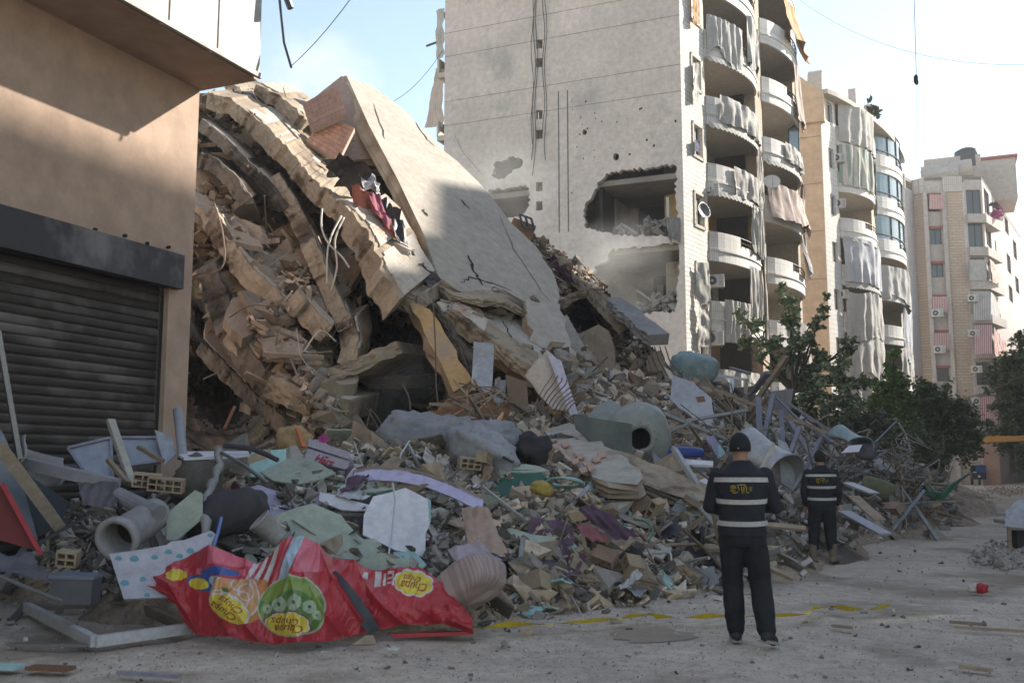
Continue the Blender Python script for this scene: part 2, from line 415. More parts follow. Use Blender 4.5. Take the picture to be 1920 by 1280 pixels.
def slat_mesh():
    mb = MB(); prof = [(0, 0), (.018, .008), (.024, .035), (.023, .07), (.014, .096), (.003, .104), (0, .115)]
    n0 = 0
    for y in (-9.4, 0.0):
        for (dx, dz) in prof: mb.v.append(Vector((dx - .16, y, dz)))
    k = len(prof)
    for i in range(k - 1): mb.f.append((i, k + i, k + i + 1, i + 1))
    return mb.mesh('slat')
sm = slat_mesh()
for i in range(36):
    o = link('slat', sm, slatm); o.parent = sh; o.location = (0, 0, (.05 + i * .1153))
MB().box((XF - .13, 10.64, 2.1), (.1, .07, 4.2)).build('guide_rail', slatm, sh)
MB().tube([(XU + .12, YC + .15, 11), (XU + .14, YC + .16, 8.9), (XU + .16, YC + .2, 8.3), (XU + .2, YC + .3, 7.6), (XU + .34, YC + .3, 7.2)], .02, 5).tube([(XU + .15, YC + .16, 8.6), (XU + .3, YC + .3, 8.1)], .05, 6).build('hanging_cable', alu_dark, shop)
for (yy, zz) in ((10.5, 4.5), (10.1, 4.47), (9.7, 4.49), (9.2, 4.46)):
    MB().box((XF + .07, yy, zz), (.05, .04, .03), Euler((.3, .2, yy)).to_matrix()).build('mortar_crumb', black_hole, shop)

# ---- tall block with the blown-out gable
YT = 40.4
TA = onY(1280, 300, YT); TL = onY(833, 200, YT)
TB = at(1325, 300, 42.9); TE = at(1419, 300, 47.6); TS = at(1431, 300, 48.3); TZ = at(1493, 300, 53.6)
for v_ in (TA, TL, TB, TE, TS, TZ): v_.z = 0
tower = thing('apartment_block', 'tall grey-pink apartment block with a blown-open blank gable wall and wrecked round balconies', 'building', TA)
ZK = [4.4 + 3.1 * k for k in range(8)]
def hole(pts, seed=0, amp=.05):
    P = [onY(x, y, YT) for x, y in pts]; return jag(P, amp * 1.6, .11, seed) if amp else P
H1 = [(1137, 325), (1180, 318), (1225, 313), (1265, 309), (1268, 330), (1266, 365), (1270, 395), (1268, 441), (1215, 443), (1180, 442), (1150, 441), (1135, 435), (1118, 434), (1097, 427), (1093, 405), (1096, 385), (1105, 375), (1115, 355), (1125, 340)]
H2 = [(1145, 469), (1205, 462), (1272, 456), (1275, 480), (1270, 520), (1268, 560), (1266, 585), (1180, 590), (1140, 610), (1105, 560), (1108, 520), (1118, 498), (1137, 490)]
H3 = [(915, 357), (955, 352), (985, 346), (992, 352), (993, 385), (985, 397), (975, 407), (940, 412), (912, 400)]
H4 = [(922, 328), (928, 305), (945, 300), (958, 294), (975, 297), (981, 305), (975, 315), (962, 318), (950, 330), (940, 335), (925, 333)]
holes = [hole(H1, 1), hole(H2, 2), hole(H3, 3), hole(H4, 4)]
for (x, y, s) in ((1096, 248, 4.5), (1155, 294, 6)): holes.append(hole([(x + s * math.cos(a), y + s * 1.25 * math.sin(a)) for a in (0, .9, 1.9, 2.8, 3.9, 4.6, 5.5)], 5, 0))
for (x, y) in ((1011, 83), (1011, 118), (1011, 215), (1011, 252), (1011, 350), (1011, 386)):
    holes.append(hole([(x - 6, y - 8), (x + 6, y - 9), (x + 6, y + 8), (x - 6, y + 9)], 0, 0))
o = TL; zt = 29.0
gable = holed_wall([Vector((TL.x, YT, -.3)), Vector((TA.x, YT, -.3)), Vector((TA.x, YT, zt)), Vector((TL.x, YT, zt))], holes, (0, -1, 0), .28).build('gable_wall', plaster, tower, fix=True)
jm = plain('joint_shadow_grey', (.17, .16, .16), .9)
for k in range(5):
    for (ya, yb) in (((112, 26)), ((195, 117))) if False else ():
        pass
for (xa, ya, xb, yb) in ((836, 65, 1157, 0), (836, 110, 1277, 24), (836, 194, 1277, 117), (836, 239, 1277, 167)):
    a = onY(xa, ya, YT - .004); b = onY(xb, yb, YT - .004); zz = (a.z + b.z) / 2
    MB().box(((TL.x + TA.x) / 2, YT - .004, zz), (TA.x - TL.x - .02, .008, .016)).build('joint', jm, tower)
# shrapnel scars
for i in range(46):
    x = rng.uniform(1060, 1270); y = rng.uniform(190, 440); p = onY(x, y, YT - .002); r = rng.uniform(.02, .06)
    if 1085 < x and y > 300: continue
    MB().prism([p + Vector((r * math.cos(a) * rng.uniform(.6, 1.3), 0, r * math.sin(a) * rng.uniform(.6, 1.5))) for a in (0, 1, 2, 3, 4, 5)], (0, -1, 0), .004).build('scar', black_hole, tower)
# blockwork face column stains: two conduit chases
for px in (1047, 1064):
    a = onY(px, 180, YT - .003); MB().box((a.x, YT - .006, 15.0), (.05, .012, 6.5)).build('conduit', jm, tower)
# slabs and inner walls seen through the holes
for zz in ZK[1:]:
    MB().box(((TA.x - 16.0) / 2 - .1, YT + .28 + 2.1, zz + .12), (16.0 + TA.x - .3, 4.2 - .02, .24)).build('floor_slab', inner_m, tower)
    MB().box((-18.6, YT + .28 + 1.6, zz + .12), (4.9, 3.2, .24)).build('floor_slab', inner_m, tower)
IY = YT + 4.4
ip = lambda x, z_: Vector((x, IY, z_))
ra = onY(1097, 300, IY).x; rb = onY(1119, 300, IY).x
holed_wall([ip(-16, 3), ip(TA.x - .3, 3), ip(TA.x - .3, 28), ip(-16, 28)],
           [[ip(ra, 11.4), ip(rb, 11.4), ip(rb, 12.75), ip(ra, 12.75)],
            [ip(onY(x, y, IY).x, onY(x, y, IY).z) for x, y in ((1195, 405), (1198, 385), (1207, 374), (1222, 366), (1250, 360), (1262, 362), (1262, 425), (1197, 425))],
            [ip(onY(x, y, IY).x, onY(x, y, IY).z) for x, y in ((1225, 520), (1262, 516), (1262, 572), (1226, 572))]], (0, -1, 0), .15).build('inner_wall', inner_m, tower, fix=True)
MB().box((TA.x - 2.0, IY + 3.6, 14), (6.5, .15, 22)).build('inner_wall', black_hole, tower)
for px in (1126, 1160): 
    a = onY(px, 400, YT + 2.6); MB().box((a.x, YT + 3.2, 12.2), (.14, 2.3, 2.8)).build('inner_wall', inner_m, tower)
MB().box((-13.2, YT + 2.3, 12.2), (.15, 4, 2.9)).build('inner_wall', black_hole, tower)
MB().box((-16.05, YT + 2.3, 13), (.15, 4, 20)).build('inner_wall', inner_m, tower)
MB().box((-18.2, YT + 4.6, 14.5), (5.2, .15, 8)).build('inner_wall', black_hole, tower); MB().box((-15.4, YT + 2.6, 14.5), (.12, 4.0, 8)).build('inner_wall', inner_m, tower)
a = onY(1252, 380, YT + 1.2); MB().box((a.x, YT + 1.2, 12.6), (.12, .05, 1.15)).build('door_jamb', alu_white, tower)
a = onY(1240, 540, YT + 3.9)
for dx in (-.5, -.05, .4): MB().box((a.x + dx, YT + 3.9, 8.9), (.3, .06, 1.9)).build('cupboard_door', greyconc, tower)
seg(tower, (TL.x, 54), (TL.x, YT + .28), -.3, zt, plaster, [(13.72 - 3.0, 13.72 - .4, zz + 1.1, zz + 2.7) for zz in ZK[1:]])
# balconies on the far left side
for zz in (ZK[3], ZK[4], ZK[5]):
    pb = MB(); pb.box((TL.x - .22, YT + 1.3, zz + .12), (.42, 2.4, .24)); pb.box((TL.x - .40, YT + 1.3, zz + .6), (.1, 2.4, .75))
    pb.build('side_balcony', cream, tower)
# stone strip
dS = (TB - TA).normalized(); LS = (TB - TA).length
seg(tower, TA + Vector((0, .0, 0)) + dS * .004, TB, -.3, zt, stone, [(LS * .45, LS * .80, zz + 1.25, zz + 2.6) for zz in ZK], .25, fm=alu_white)
for zz in ZK:     # stone window surrounds
    n = Vector((dS.y, -dS.x, 0)); f = MB()
    for (u0, u1, z0, z1) in ((.40, .45, 1.15, 2.72), (.80, .85, 1.15, 2.72), (.40, .85, 2.6, 2.72), (.40, .85, 1.12, 1.25)):
        f.prism([TA + dS * LS * u0 + n * .05 + Vector((0, 0, zz + z0)), TA + dS * LS * u1 + n * .05 + Vector((0, 0, zz + z0)), TA + dS * LS * u1 + n * .05 + Vector((0, 0, zz + z1)), TA + dS * LS * u0 + n * .05 + Vector((0, 0, zz + z1))], n, .05)
    f.build('window_surround', cream, tower, fix=True)
def recess(parent, P, Q, back, zks, mats, dark=True, ztop=29, z0=-.3):
    """recessed wall behind a stack of balconies, with side returns and a door opening per storey"""
    B = Vector((back[0], back[1], 0)); P = Vector(P); Q = Vector(Q); L = (Q - P).length
    for i, zz in enumerate([z0] + list(zks)):
        zn = (list(zks) + [ztop])[i]; b_ = zz + (.24 if i else 0)
        m = mats.get(i, cream)
        op = [(L * .5, L * .82, b_ + .02, min(b_ + 2.3, zn - .2))] if zn - b_ > 1.5 else []
        if i % 2: op = [(L * .12, L * .42, b_ + .02, b_ + 2.2)] if zn - b_ > 1.5 else []
        seg(parent, P + B, Q + B, b_, zn, m, op, .15)
        seg(parent, P, P + B, b_, zn, m, (), .1)
        seg(parent, Q + B, Q, b_, zn, m, (), .12)
bk = (-1.9, .35)
recess(tower, TB, TE, bk, ZK, {2: cream, 3: ochre, 1: shop_paint})
for i, zz in enumerate(ZK): balcony(tower, TB, TE, bk, zz, .62, white_tile, rail=True)
seg(tower, TE, TS, -.3, zt, beige_brick, (), .3)
recess(tower, TS, TZ, bk, ZK, {2: cream})
for i, zz in enumerate(ZK): balcony(tower, TS, TZ, bk, zz, .7, white_tile, rail=True, full=(i % 3 == 1))
seg(tower, TZ, TZ + Vector((-6, 1.5, 0)), -.3, zt, cream, (), .2)
MB().box(((TL.x + TA.x) / 2, 47.5, 29.2), (TA.x - TL.x, 14, .4)).build('roof', greyconc, tower)
# service cables down the gable
cb = MB()
for j, (px, y1) in enumerate(((1002, 300), (1006, 330), (1019, 260), (1023, 300), (998, 280))):
    pts = [onY(px + 2.5 * math.sin(i * 1.3 + j) - (i > 7) * (i - 7) * 1.2 * (j < 2), -60 + i * (y1 + 60) / 12, YT - .05 - .03 * j) for i in range(13)]; cb.tube(pts, .016, 4)
cb.build('drop_cable', alu_dark, tower)

# ---- peach block further down the street
peach = M('peach_render', (.64, .48, .34), (.58, .43, .31), .25, .88, .08, 10, c3=(.42, .32, .22), t3=.68, s3=.25)
PA = at(1546, 400, 60.2); PB = at(1574, 400, 61.8); PE = at(1634, 400, 66.6); PS = at(1641, 400, 67.4); PZ = at(1682, 400, 73.4)
for v_ in (PA, PB, PE, PS, PZ): v_.z = 0
pb_ = thing('apartment_block', 'peach-sided apartment block with white stone front, draped round balconies and a red tiled mansard', 'building', PA)
ZP = [.9 + 3.02 * k for k in range(8)]; zr = 24.7
seg(pb_, PA + Vector((-14, .2, 0)), PA, -.3, zr - 1.8, peach, (), .3, name='side_wall')
# gable slope above the side wall
gtop = [PA + Vector((.25, -.25, zr - 1.8)), PA + Vector((.25, -.25, zr)), PA + Vector((-2.2, -.25, zr + 2.3)), PA + Vector((-14, -.1, zr + 2.1)), PA + Vector((-14, -.1, zr - 1.8))]
MB().prism(gtop, (0, -1, 0), .5).build('gable', peach, pb_, fix=True)
for zz in ZP[2:]: MB().box(PA + Vector((-7, -.004 + .1, zz)), (13.9, .21, .025)).build('joint', jm, pb_)
dP = (PB - PA).normalized(); LP = (PB - PA).length
white_stone = tiled('white_block_stone', (.66, .64, .60), (.60, .58, .54), (.46, .44, .42), .45, .3, .02, .35, 'XYZ', .95, (.52, .49, .45))
seg(pb_, PA + dP * .004, PB, -.3, zr, white_stone, [(LP * .42, LP * .78, zz + 1.2, zz + 2.5) for zz in ZP], .25, fm=alu_white)
recess(pb_, PB, PE, (-1.9, .4), ZP, {5: shop_paint}, ztop=zr)
for i, zz in enumerate(ZP): balcony(pb_, PB, PE, (-1.9, .4), zz, .9, white_tile, rail=True)
seg(pb_, PE, PS, -.3, zr, beige_brick, (), .3)
recess(pb_, PS, PZ, (-1.9, .4), ZP, {}, ztop=zr)
for i, zz in enumerate(ZP): balcony(pb_, PS, PZ, (-1.9, .4), zz, 1.0, white_tile, rail=True, glaze=(pale_glass if i in (5, 6, 7) else None) if i != 3 else None)
seg(pb_, PZ, PZ + Vector((-8, 2, 0)), -.3, zr, cream, (), .2)
# curved eaves slab and red tiled slope
ev = arc(PA, PZ + Vector((.2, 1.5, 0)), .9, 20, .5)
MB().prism([p + Vector((0, 0, zr + .3)) for p in ev] + [PZ + Vector((-8, 2, zr + .3)), PA + Vector((-3, 0, zr + .3))], (0, 0, 1), .3).build('eaves', cream, pb_, fix=True)
red_tile = tiled('red_roof_tile', (.36, .17, .14), (.30, .14, .12), (.12, .07, .06), .35, .3, .03, .8, 'XYZ', .9, (.3, .22, .2))
rt = MB(); e1 = arc(PA + Vector((.0, 1.5, 0)), PZ, .6, 20, .0); e2 = arc(PA + Vector((-1.6, 1.5, 0)), PZ + Vector((-2.4, 0, 0)), .6, 20, .0)
i0, i1 = 5, 18
for i in range(i0, i1):
    if i in (9, 14): continue
    rt.quad(e1[i] + Vector((0, 0, zr + .32)), e1[i + 1] + Vector((0, 0, zr + .32)), e2[i + 1] + Vector((0, 0, zr + 2.2)), e2[i] + Vector((0, 0, zr + 2.2)))
    rt.quad(e2[i] + Vector((0, 0, zr + 2.2)), e2[i + 1] + Vector((0, 0, zr + 2.2)), e2[i + 1] + Vector((-1.5, 0, zr + 1.2)), e2[i] + Vector((-1.5, 0, zr + 1.2)))
rt.build('roof_tiles', red_tile, pb_)
for i in (9, 14): MB().box(e1[i].lerp(e2[i], .4) + Vector((0, 0, zr + 1.5)), (.5, 2.0, 2.3)).build('roof_upstand', plaster, pb_)
ad = MB(); q = PA + Vector((.05, 2.2, zr + .32)); ad.prism([q + Vector((0, 1.1 * math.cos(a), 2.1 * math.sin(a) ** .7)) for a in [math.pi * i / 10 for i in range(11)]], (1, 0, 0), .9); ad.build('arched_dormer', cream, pb_, fix=True)

# ---- far block closing the street
fw = M('pale_far_render', (.50, .45, .42), (.44, .395, .37), .3, .9, .1, 10, c3=(.36, .30, .26), t3=.62, s3=.22)
fshade = M('lilac_far_render', (.55, .52, .53), (.50, .47, .48), .3, .9, .1, 10)
far_brick = tiled('far_brick', (.50, .40, .32), (.44, .35, .28), (.30, .25, .21), .8, .26, .03, .5, 'XYZ', .9, (.38, .27, .2))
DF = 88.0
g = lambda px, D=DF: Vector((at(px, 500, D).x, at(px, 500, D).y, 0))
farb = thing('apartment_block', 'distant pale seven-storey block with beige brick strips and red window lintels at the street end', 'building', g(1740))
zf = 27.3
fz = lambda py, D=DF, px=1755: at(px, py, D).z
fl = [(365, 394), (427, 456), (493, 518), (556, 585), (622, 652), (689, 714)]
P1, P2, P3, P4, P5 = g(1676, 89), g(1704, 88), g(1719, 89.5), g(1741, 88.6), g(1775, 88.4)
P6, P7, P8, P9, PX = g(1812, 88.2), g(1816, 88.2), g(1850, 88.2), g(1884, 99), g(1917, 112)
seg(farb, P1, P2, -.3, fz(325), fw); seg(farb, P2, P3, -.3, fz(350), fshade)
seg(farb, P3, P4, -.3, fz(355), far_brick)
L5 = (P5 - P4).length
seg(farb, P4, P5, -.3, fz(330), fw, [(.25, L5 - .3, fz(b), fz(a)) for a, b in fl], fm=alu_dark)
lm = plain('red_lintel', (.35, .09, .08), .8)
d5 = (P5 - P4).normalized(); n5 = Vector((d5.y, -d5.x, 0))
for a, b in fl: MB().span(P4 + n5 * .1 + Vector((0, 0, fz(a) + .12)), P5 + n5 * .1 + Vector((0, 0, fz(a) + .12)), .25, .22).build('lintel', lm, farb)
for px in (1741, 1776): MB().box(g(px, 88.2) + Vector((0, 0, 13)), (.35, .35, 26.5)).build('pilaster', fw, farb)
seg(farb, P5, P6, -.3, fz(330), far_brick); 
crown_m = tiled('ribbed_parapet', (.50, .46, .43), (.46, .42, .40), (.33, .30, .29), .22, 9, .03, .4, 'XYZ', .9, (.4, .37, .35), 0)
for (a, b) in ((P3, P4), (P5, P6)):
    n_ = Vector(((b - a).y, -(b - a).x, 0)).normalized() * .12
    seg(farb, a + n_, b + n_, fz(358), fz(330) + .02, crown_m, (), .3, name='parapet')
seg(farb, P6, P7, -.3, fz(340), fshade)
L8 = (P8 - P7).length
bays = [(355, 400), (418, 462), (482, 525)]
seg(farb, P7, P8, -.3, fz(330), fw, [(.15, L8 - .15, fz(b), fz(a)) for a, b in bays + [(678, 722)]], fm=alu_dark, gm=dark_glass)
L9 = (P9 - P8).length; LX = (PX - P9).length
seg(farb, P8, P9, -.3, fz(330), fw, [(1.0, 4.2, fz(b, 90), fz(a, 90)) for a, b in bays] + [(6.5, 7.4, fz(a - 10, 95), fz(a - 30, 95)) for a in (420, 485, 560, 620)])
seg(farb, P9, PX, -.3, fz(330) + 2.5, fw, [(2, 5, fz(b, 100), fz(a, 100)) for a, b in ((400, 430), (470, 505), (530, 560))] + [(8, 11, fz(b, 104), fz(a, 104)) for a, b in ((440, 475), (510, 540))])
for zz in (P7, P8, P9):
    pass
for k, (a, b) in enumerate(((402, 418), (464, 480), (527, 543), (590, 606), (655, 672), (722, 740))):
    # projecting balcony bands on the corner bay
    m_ = MB(); 
    nb = Vector((P8.y - P7.y, P7.x - P8.x, 0)).normalized() * .5
    m_.prism([P7 + nb + Vector((0, 0, fz(a))), P8 + nb + Vector((0, 0, fz(a))), P8 + nb + (P9 - P8) * .35 + Vector((.6, 0, fz(a))), P8 + (P9 - P8) * .35 + Vector((0, 0, fz(a))), P7 + Vector((0, 0, fz(a)))], (0, 0, 1), fz(a) - fz(b)); m_.build('balcony', fw, farb, fix=True)
MB().prism([p + Vector((0, 0, fz(330))) for p in (P1, P2, P3, P4, P5, P6, P7, P8, P9, PX, PX + Vector((-20, 8, 0)), P1 + Vector((-3, 18, 0)))], (0, 0, 1), .3).build('roof', greyconc, farb, fix=True)
# roof rooms
MB().box(g(1795, 95) + Vector((0, 0, fz(330) + 1.6)), (5, 5, 3.4)).build('roof_room', fw, farb)
MB().box(g(1855, 99) + Vector((0, 0, fz(330) + 2.0)), (5.5, 6, 4.2)).build('roof_room', fw, farb)
MB().box(g(1855, 99) + Vector((0, 0, fz(330) + 4.2)), (5.9, 6.4, .3)).build('roof_edge', lm, farb)
for (px, py, s) in ((1775, 322, 2.2), (1762, 330, 1.6)):
    c = at(px, py, 91); tb = MB().tube([c + Vector((-s, .4, 0)), c + Vector((s, .4, .3))], .8, 10); tb.build('roof_panel', fw, farb)
tk = at(1814, 298, 93); wt = MB().tube([tk + Vector((0, 0, -1.0)), tk + Vector((0, 0, .7)), tk + Vector((0, 0, 1.0))], [1.15, 1.15, .6], 16)
tag(wt.build('water_tank', plain('black_plastic', (.05, .06, .08), .5), smooth=True), 'dark water tank standing on the roof of the distant pale block', 'water tank')

# ---- houses across the street, beside and behind the camera (they throw the big shade)
OPP = [(13, 26.5, 24.3), (26.6, 42.8, 24.05), (42.9, 47.7, 26.2), (47.8, 50.8, 29.6), (50.9, 66, 20.0), (66.2, 125, 16.0)]
for i, (y0, y1, h) in enumerate(OPP):
    xo = 8 if i < 5 else 10.5
    t_ = thing('apartment_block', ['plain rendered block across the street, nearest the viewer', 'rendered block across the street with a level parapet', 'middle rendered block across the street, a storey higher', 'slim stair tower rising above its neighbours across the street', 'low rendered block farther along across the street', 'long low rendered block farthest along across the street'][i], 'building', (xo, y0, 0))
    wins = [(u, u + 1.6, zz + 1, zz + 2.4) for zz in range(1, int(h) - 3, 3) for u in [x * 4.0 + 1.5 for x in range(int((y1 - y0 - 2) / 4))]] if y1 - y0 < 17 else []
    # slim slot added to the first block to let one blade of sun reach the road
    if i == 0: wins = [q for q in wins if not (q[0] - .3 < 26.5 - 21.75 < q[1] + .3)]
    seg(t_, (xo, y1), (xo, y0), -.3, h, fw, wins + ([(26.5 - 21.9, 26.5 - 21.6, 8.15, 9.3)] if i == 0 else []), bare=1 if i == 0 else 0)
    # openings added through the party walls so that the sun blade can pass
    seg(t_, (xo, y0), (22, y0), -.3, h, fw, [(2.6, 4.9, 11.2, 14.2)] if i == 1 else [], bare=1 if i == 1 else 0)
    seg(t_, (22, y1), (xo, y1), -.3, h, fw, [(14 - 4.9, 14 - 2.6, 11.2, 14.2)] if i == 0 else [], bare=1 if i == 0 else 0)
    MB().box((xo / 2 + 11, (y0 + y1) / 2, h - .3), (21.6 - xo, y1 - y0 - .3, .3)).build('roof', greyconc, t_)
# ---- dusty air
hz = MB().box((0, 60, 19.5), (150, 190, 41)).mesh('haze')
hm = bpy.data.materials.new('dusty_air'); hm.use_nodes = True; hn = hm.node_tree; hn.nodes.remove(hn.nodes['Principled BSDF'])
pv = hn.nodes.new('ShaderNodeVolumePrincipled'); pv.inputs['Color'].default_value = (.93, .92, .90, 1); pv.inputs['Density'].default_value = .0009; pv.inputs['Anisotropy'].default_value = 0
hn.links.new(pv.outputs[0], hn.nodes['Material Output'].inputs['Volume'])
link('haze', hz, hm, kind='stuff')
# ================================================================== RUBBLE HEAP
dust_m = M('rubble_dust', (0.528, 0.42, 0.319), (0.31, 0.24, 0.186), .7, .98, .9, 14, c3=(.12, .10, .085), t3=.55, s3=.45, detail=9, dist=.05, fine=30)
dark_dust = M('dark_debris', (0.211, 0.186, 0.162), (0.081, 0.0728, 0.0648), 1.1, .98, .9, 14, c3=(.22, .19, .16), t3=.6, s3=.9, detail=9, dist=.05)
base_line = [(0, 1105), (60, 1095), (130, 1105), (240, 1110), (330, 1120), (420, 1150), (600, 1152), (750, 1140), (880, 1140), (980, 1152), (1100, 1135), (1200, 1118), (1300, 1100), (1380, 1085), (1450, 1058), (1540, 1025), (1600, 1005), (1650, 990), (1700, 985), (1750, 970), (1785, 950), (1795, 925), (1785, 905)]
CP = []
for px, py in base_line: p = onZ(px, py); CP.append((p.x, p.y, 0.0))
inner = [(60, 1010, 11.3), (110, 960, 11.6), (200, 830, 12.4), (100, 870, 11.9), (250, 1000, 10.7), (330, 880, 12.2), (420, 862, 12.8), (500, 858, 13.3), (600, 845, 14.2),
         (480, 960, 10.9), (330, 1040, 10.3), (640, 1000, 10.4), (750, 1050, 9.9), (560, 1080, 9.6), (800, 920, 12.2), (700, 840, 15), (830, 835, 15), (900, 830, 15), (880, 765, 17.5), (960, 775, 18), (900, 1080, 10.0), (1000, 960, 12.6), (1000, 1060, 11.0),
         (1100, 1000, 12.4), (1100, 860, 16), (1150, 780, 19.5), (1080, 720, 21.5), (1150, 702, 24), (1250, 700, 26), (1300, 1000, 13.9), (1200, 1040, 12.4), (1250, 900, 16.5), (1300, 800, 22), (1340, 722, 29), (1400, 850, 19), (1430, 755, 30), (1380, 960, 15),
         (1500, 800, 29), (1500, 900, 19), (1450, 1000, 15.6), (1560, 840, 28), (1600, 900, 22), (1560, 960, 18.5), (1650, 860, 31), (1680, 940, 22), (1700, 905, 27), (1750, 893, 34), (1770, 900, 40)]
for px, py, D in inner: p = at(px, py, D); CP.append((p.x, p.y, p.z))
for x, y, z_ in ((-9.8, 13, 1.6), (-11, 16, 1.0), (-13, 17, .8), (-15, 20, .8), (-12, 20, 1.4), (-10, 22, 2.2), (-13, 26, 3.2), (-18, 26, 3), (-10, 38, 3.6), (-14, 39.5, 3.8), (-20, 38, 3.5), (-8, 44, 2.0), (-8.5, 52, .8), (-6, 60, .2), (-4.5, 52, 0), (-9.6, 9, 1.3), (-9.6, 7, .8), (-9.0, 5, .1), (-8, 3, -.1), (-25, 30, 2)): CP.append((x, y, z_))
for px, py in base_line:
    p = onZ(px, py); CP.append((p.x + 1.2, p.y - .9, -.35)); CP.append((p.x + 4.5, p.y - 3, -.5))
for px, py in ((30, 1135), (60, 1140), (110, 1138), (180, 1140), (240, 1140), (120, 1175), (200, 1170), (300, 1165), (340, 1180), (0, 1180), (10, 1230)): p = onZ(px, py); CP.append((p.x, p.y, -.3))
CP = np.array(CP); _A = np.linalg.norm(CP[:, None, :2] - CP[None, :, :2], axis=2)
_n = len(CP); _K = np.zeros((_n + 3, _n + 3)); _K[:_n, :_n] = _A - 0.25 * np.eye(_n) * -1; _K[:_n, _n] = 1; _K[:_n, _n + 1:] = CP[:, :2]; _K[_n, :_n] = 1; _K[_n + 1:, :_n] = CP[:, :2].T
_K[:_n, :_n] = -_A - .15 * np.eye(_n) * -1
_W = np.linalg.lstsq(_K, np.concatenate([CP[:, 2], [0, 0, 0]]), rcond=None)[0]
def hsmooth(X, Y):
    P = np.stack([np.ravel(X), np.ravel(Y)], 1); D = np.linalg.norm(P[:, None] - CP[None, :, :2], axis=2)
    return (-D @ _W[:_n] + _W[_n] + P @ _W[_n + 1:])
gx = np.arange(-24, 1.6, .1); gy = np.arange(3, 64, .12)
GX, GY = np.meshgrid(gx, gy, indexing='ij'); GZ = np.concatenate([hsmooth(GX[i:i + 16], GY[i:i + 16]) for i in range(0, len(gx), 16)]).reshape(GX.shape)
for i in range(len(gx)):
    for j in range(len(gy)):
        z0 = GZ[i, j]
        if z0 < -.3: continue
        p = (gx[i], gy[j], 0); k = min(1, max(0, (z0 + .15) / .5))
        GZ[i, j] = z0 + k * (.22 * fbm(p, .8, 4) + .10 * abs(noise.noise(Vector(p) * 4.1)) + .05 * noise.noise(Vector(p) * 9))
GZ = np.maximum(GZ, -.3)
me = bpy.data.meshes.new('rubble_heap'); nyy = len(gy)
me.from_pydata(np.stack([GX.ravel(), GY.ravel(), GZ.ravel()], 1).tolist(), [], [(i * nyy + j, (i + 1) * nyy + j, (i + 1) * nyy + j + 1, i * nyy + j + 1) for i in range(len(gx) - 1) for j in range(nyy - 1) if max(GZ[i, j], GZ[i + 1, j + 1]) > -.28])
me.polygons.foreach_set('use_smooth', [False] * len(me.polygons))
link('rubble_heap', me, dust_m, kind='stuff')
def hz_(x, y):
    i = (x - gx[0]) / .1; j = (y - gy[0]) / .12
    if i < 0 or j < 0 or i >= len(gx) - 1 or j >= len(gy) - 1: return -.3
    a, b = int(i), int(j); u, v = i - a, j - b
    return (GZ[a, b] * (1 - u) + GZ[a + 1, b] * u) * (1 - v) + (GZ[a, b + 1] * (1 - u) + GZ[a + 1, b + 1] * u) * v
def hit(px, py, lift=0.0):
    """point where the view line through a pixel meets heap or ground"""
    d = ray(px, py); t = 5.0
    while t < 70:
        p = CAM + d * t; h = max(hz_(p.x, p.y), -.01)
        if p.z < h + lift: return Vector((p.x, p.y, h))
        t += .04 + t * .002
    return None
def normal_at(p, e=.35):
    a = max(hz_(p.x + e, p.y), 0) - max(hz_(p.x - e, p.y), 0); b = max(hz_(p.x, p.y + e), 0) - max(hz_(p.x, p.y - e), 0)
    return Vector((-a / (2 * e), -b / (2 * e), 1)).normalized()

# ---- base pieces for scatter
def chunk(seed, flat=.7):
    r_ = random.Random(seed); bm = bmesh.new(); pts = []
    for i in range(r_.choice((9, 11, 13))):
        v = Vector((r_.gauss(0, 1), r_.gauss(0, 1), r_.gauss(0, 1))).normalized(); v = Vector((max(-.6, min(.6, v.x)), max(-.55, min(.55, v.y)), max(-.5, min(.5, v.z)) * flat))
        pts.append(bm.verts.new(v))
    bmesh.ops.convex_hull(bm, input=pts); 
    bmesh.ops.delete(bm, geom=[v for v in bm.verts if not v.link_faces], context='VERTS')
    me = bpy.data.meshes.new('chunk'); bm.to_mesh(me); bm.free(); return me
CH = [chunk(i, .55 + .1 * (i % 4)) for i in range(12)]
def hollow(nx=3, nz=2, L=.4, W=.2, H=.2, seed=0):
    """hollow clay or concrete block with through cells, one end broken"""
    mb = MB(); t = .022; cw = (L - t * (nx + 1)) / nx; chh = (H - t * (nz + 1)) / nz
    for i in range(nx + 1): mb.box((-L / 2 + t / 2 + i * (cw + t), 0, 0), (t, W, H))
    for k in range(nz + 1):
        for i in range(nx): mb.box((-L / 2 + t + cw / 2 + i * (cw + t), 0, -H / 2 + t / 2 + k * (chh + t)), (cw, W - .002, t))
    return mb.mesh('hollow_block')
HB = [hollow(), hollow(4, 2, .5, .2, .2), hollow(2, 2, .26, .2, .2), hollow(3, 1, .4, .2, .12)]
def shard(seed, t=.03):
    r_ = random.Random(seed); k = r_.choice((4, 5, 5, 6)); pts = []
    for i in range(k):
        a = 2 * math.pi * (i + r_.uniform(-.25, .25)) / k; pts.append(Vector((.6 * math.cos(a) * r_.uniform(.6, 1.1), .42 * math.sin(a) * r_.uniform(.6, 1.1), 0)))
    pts = jag(pts, .03, .12, seed); return MB().prism(pts, (0, 0, 1), t).mesh('shard')
SH = [shard(i) for i in range(8)]
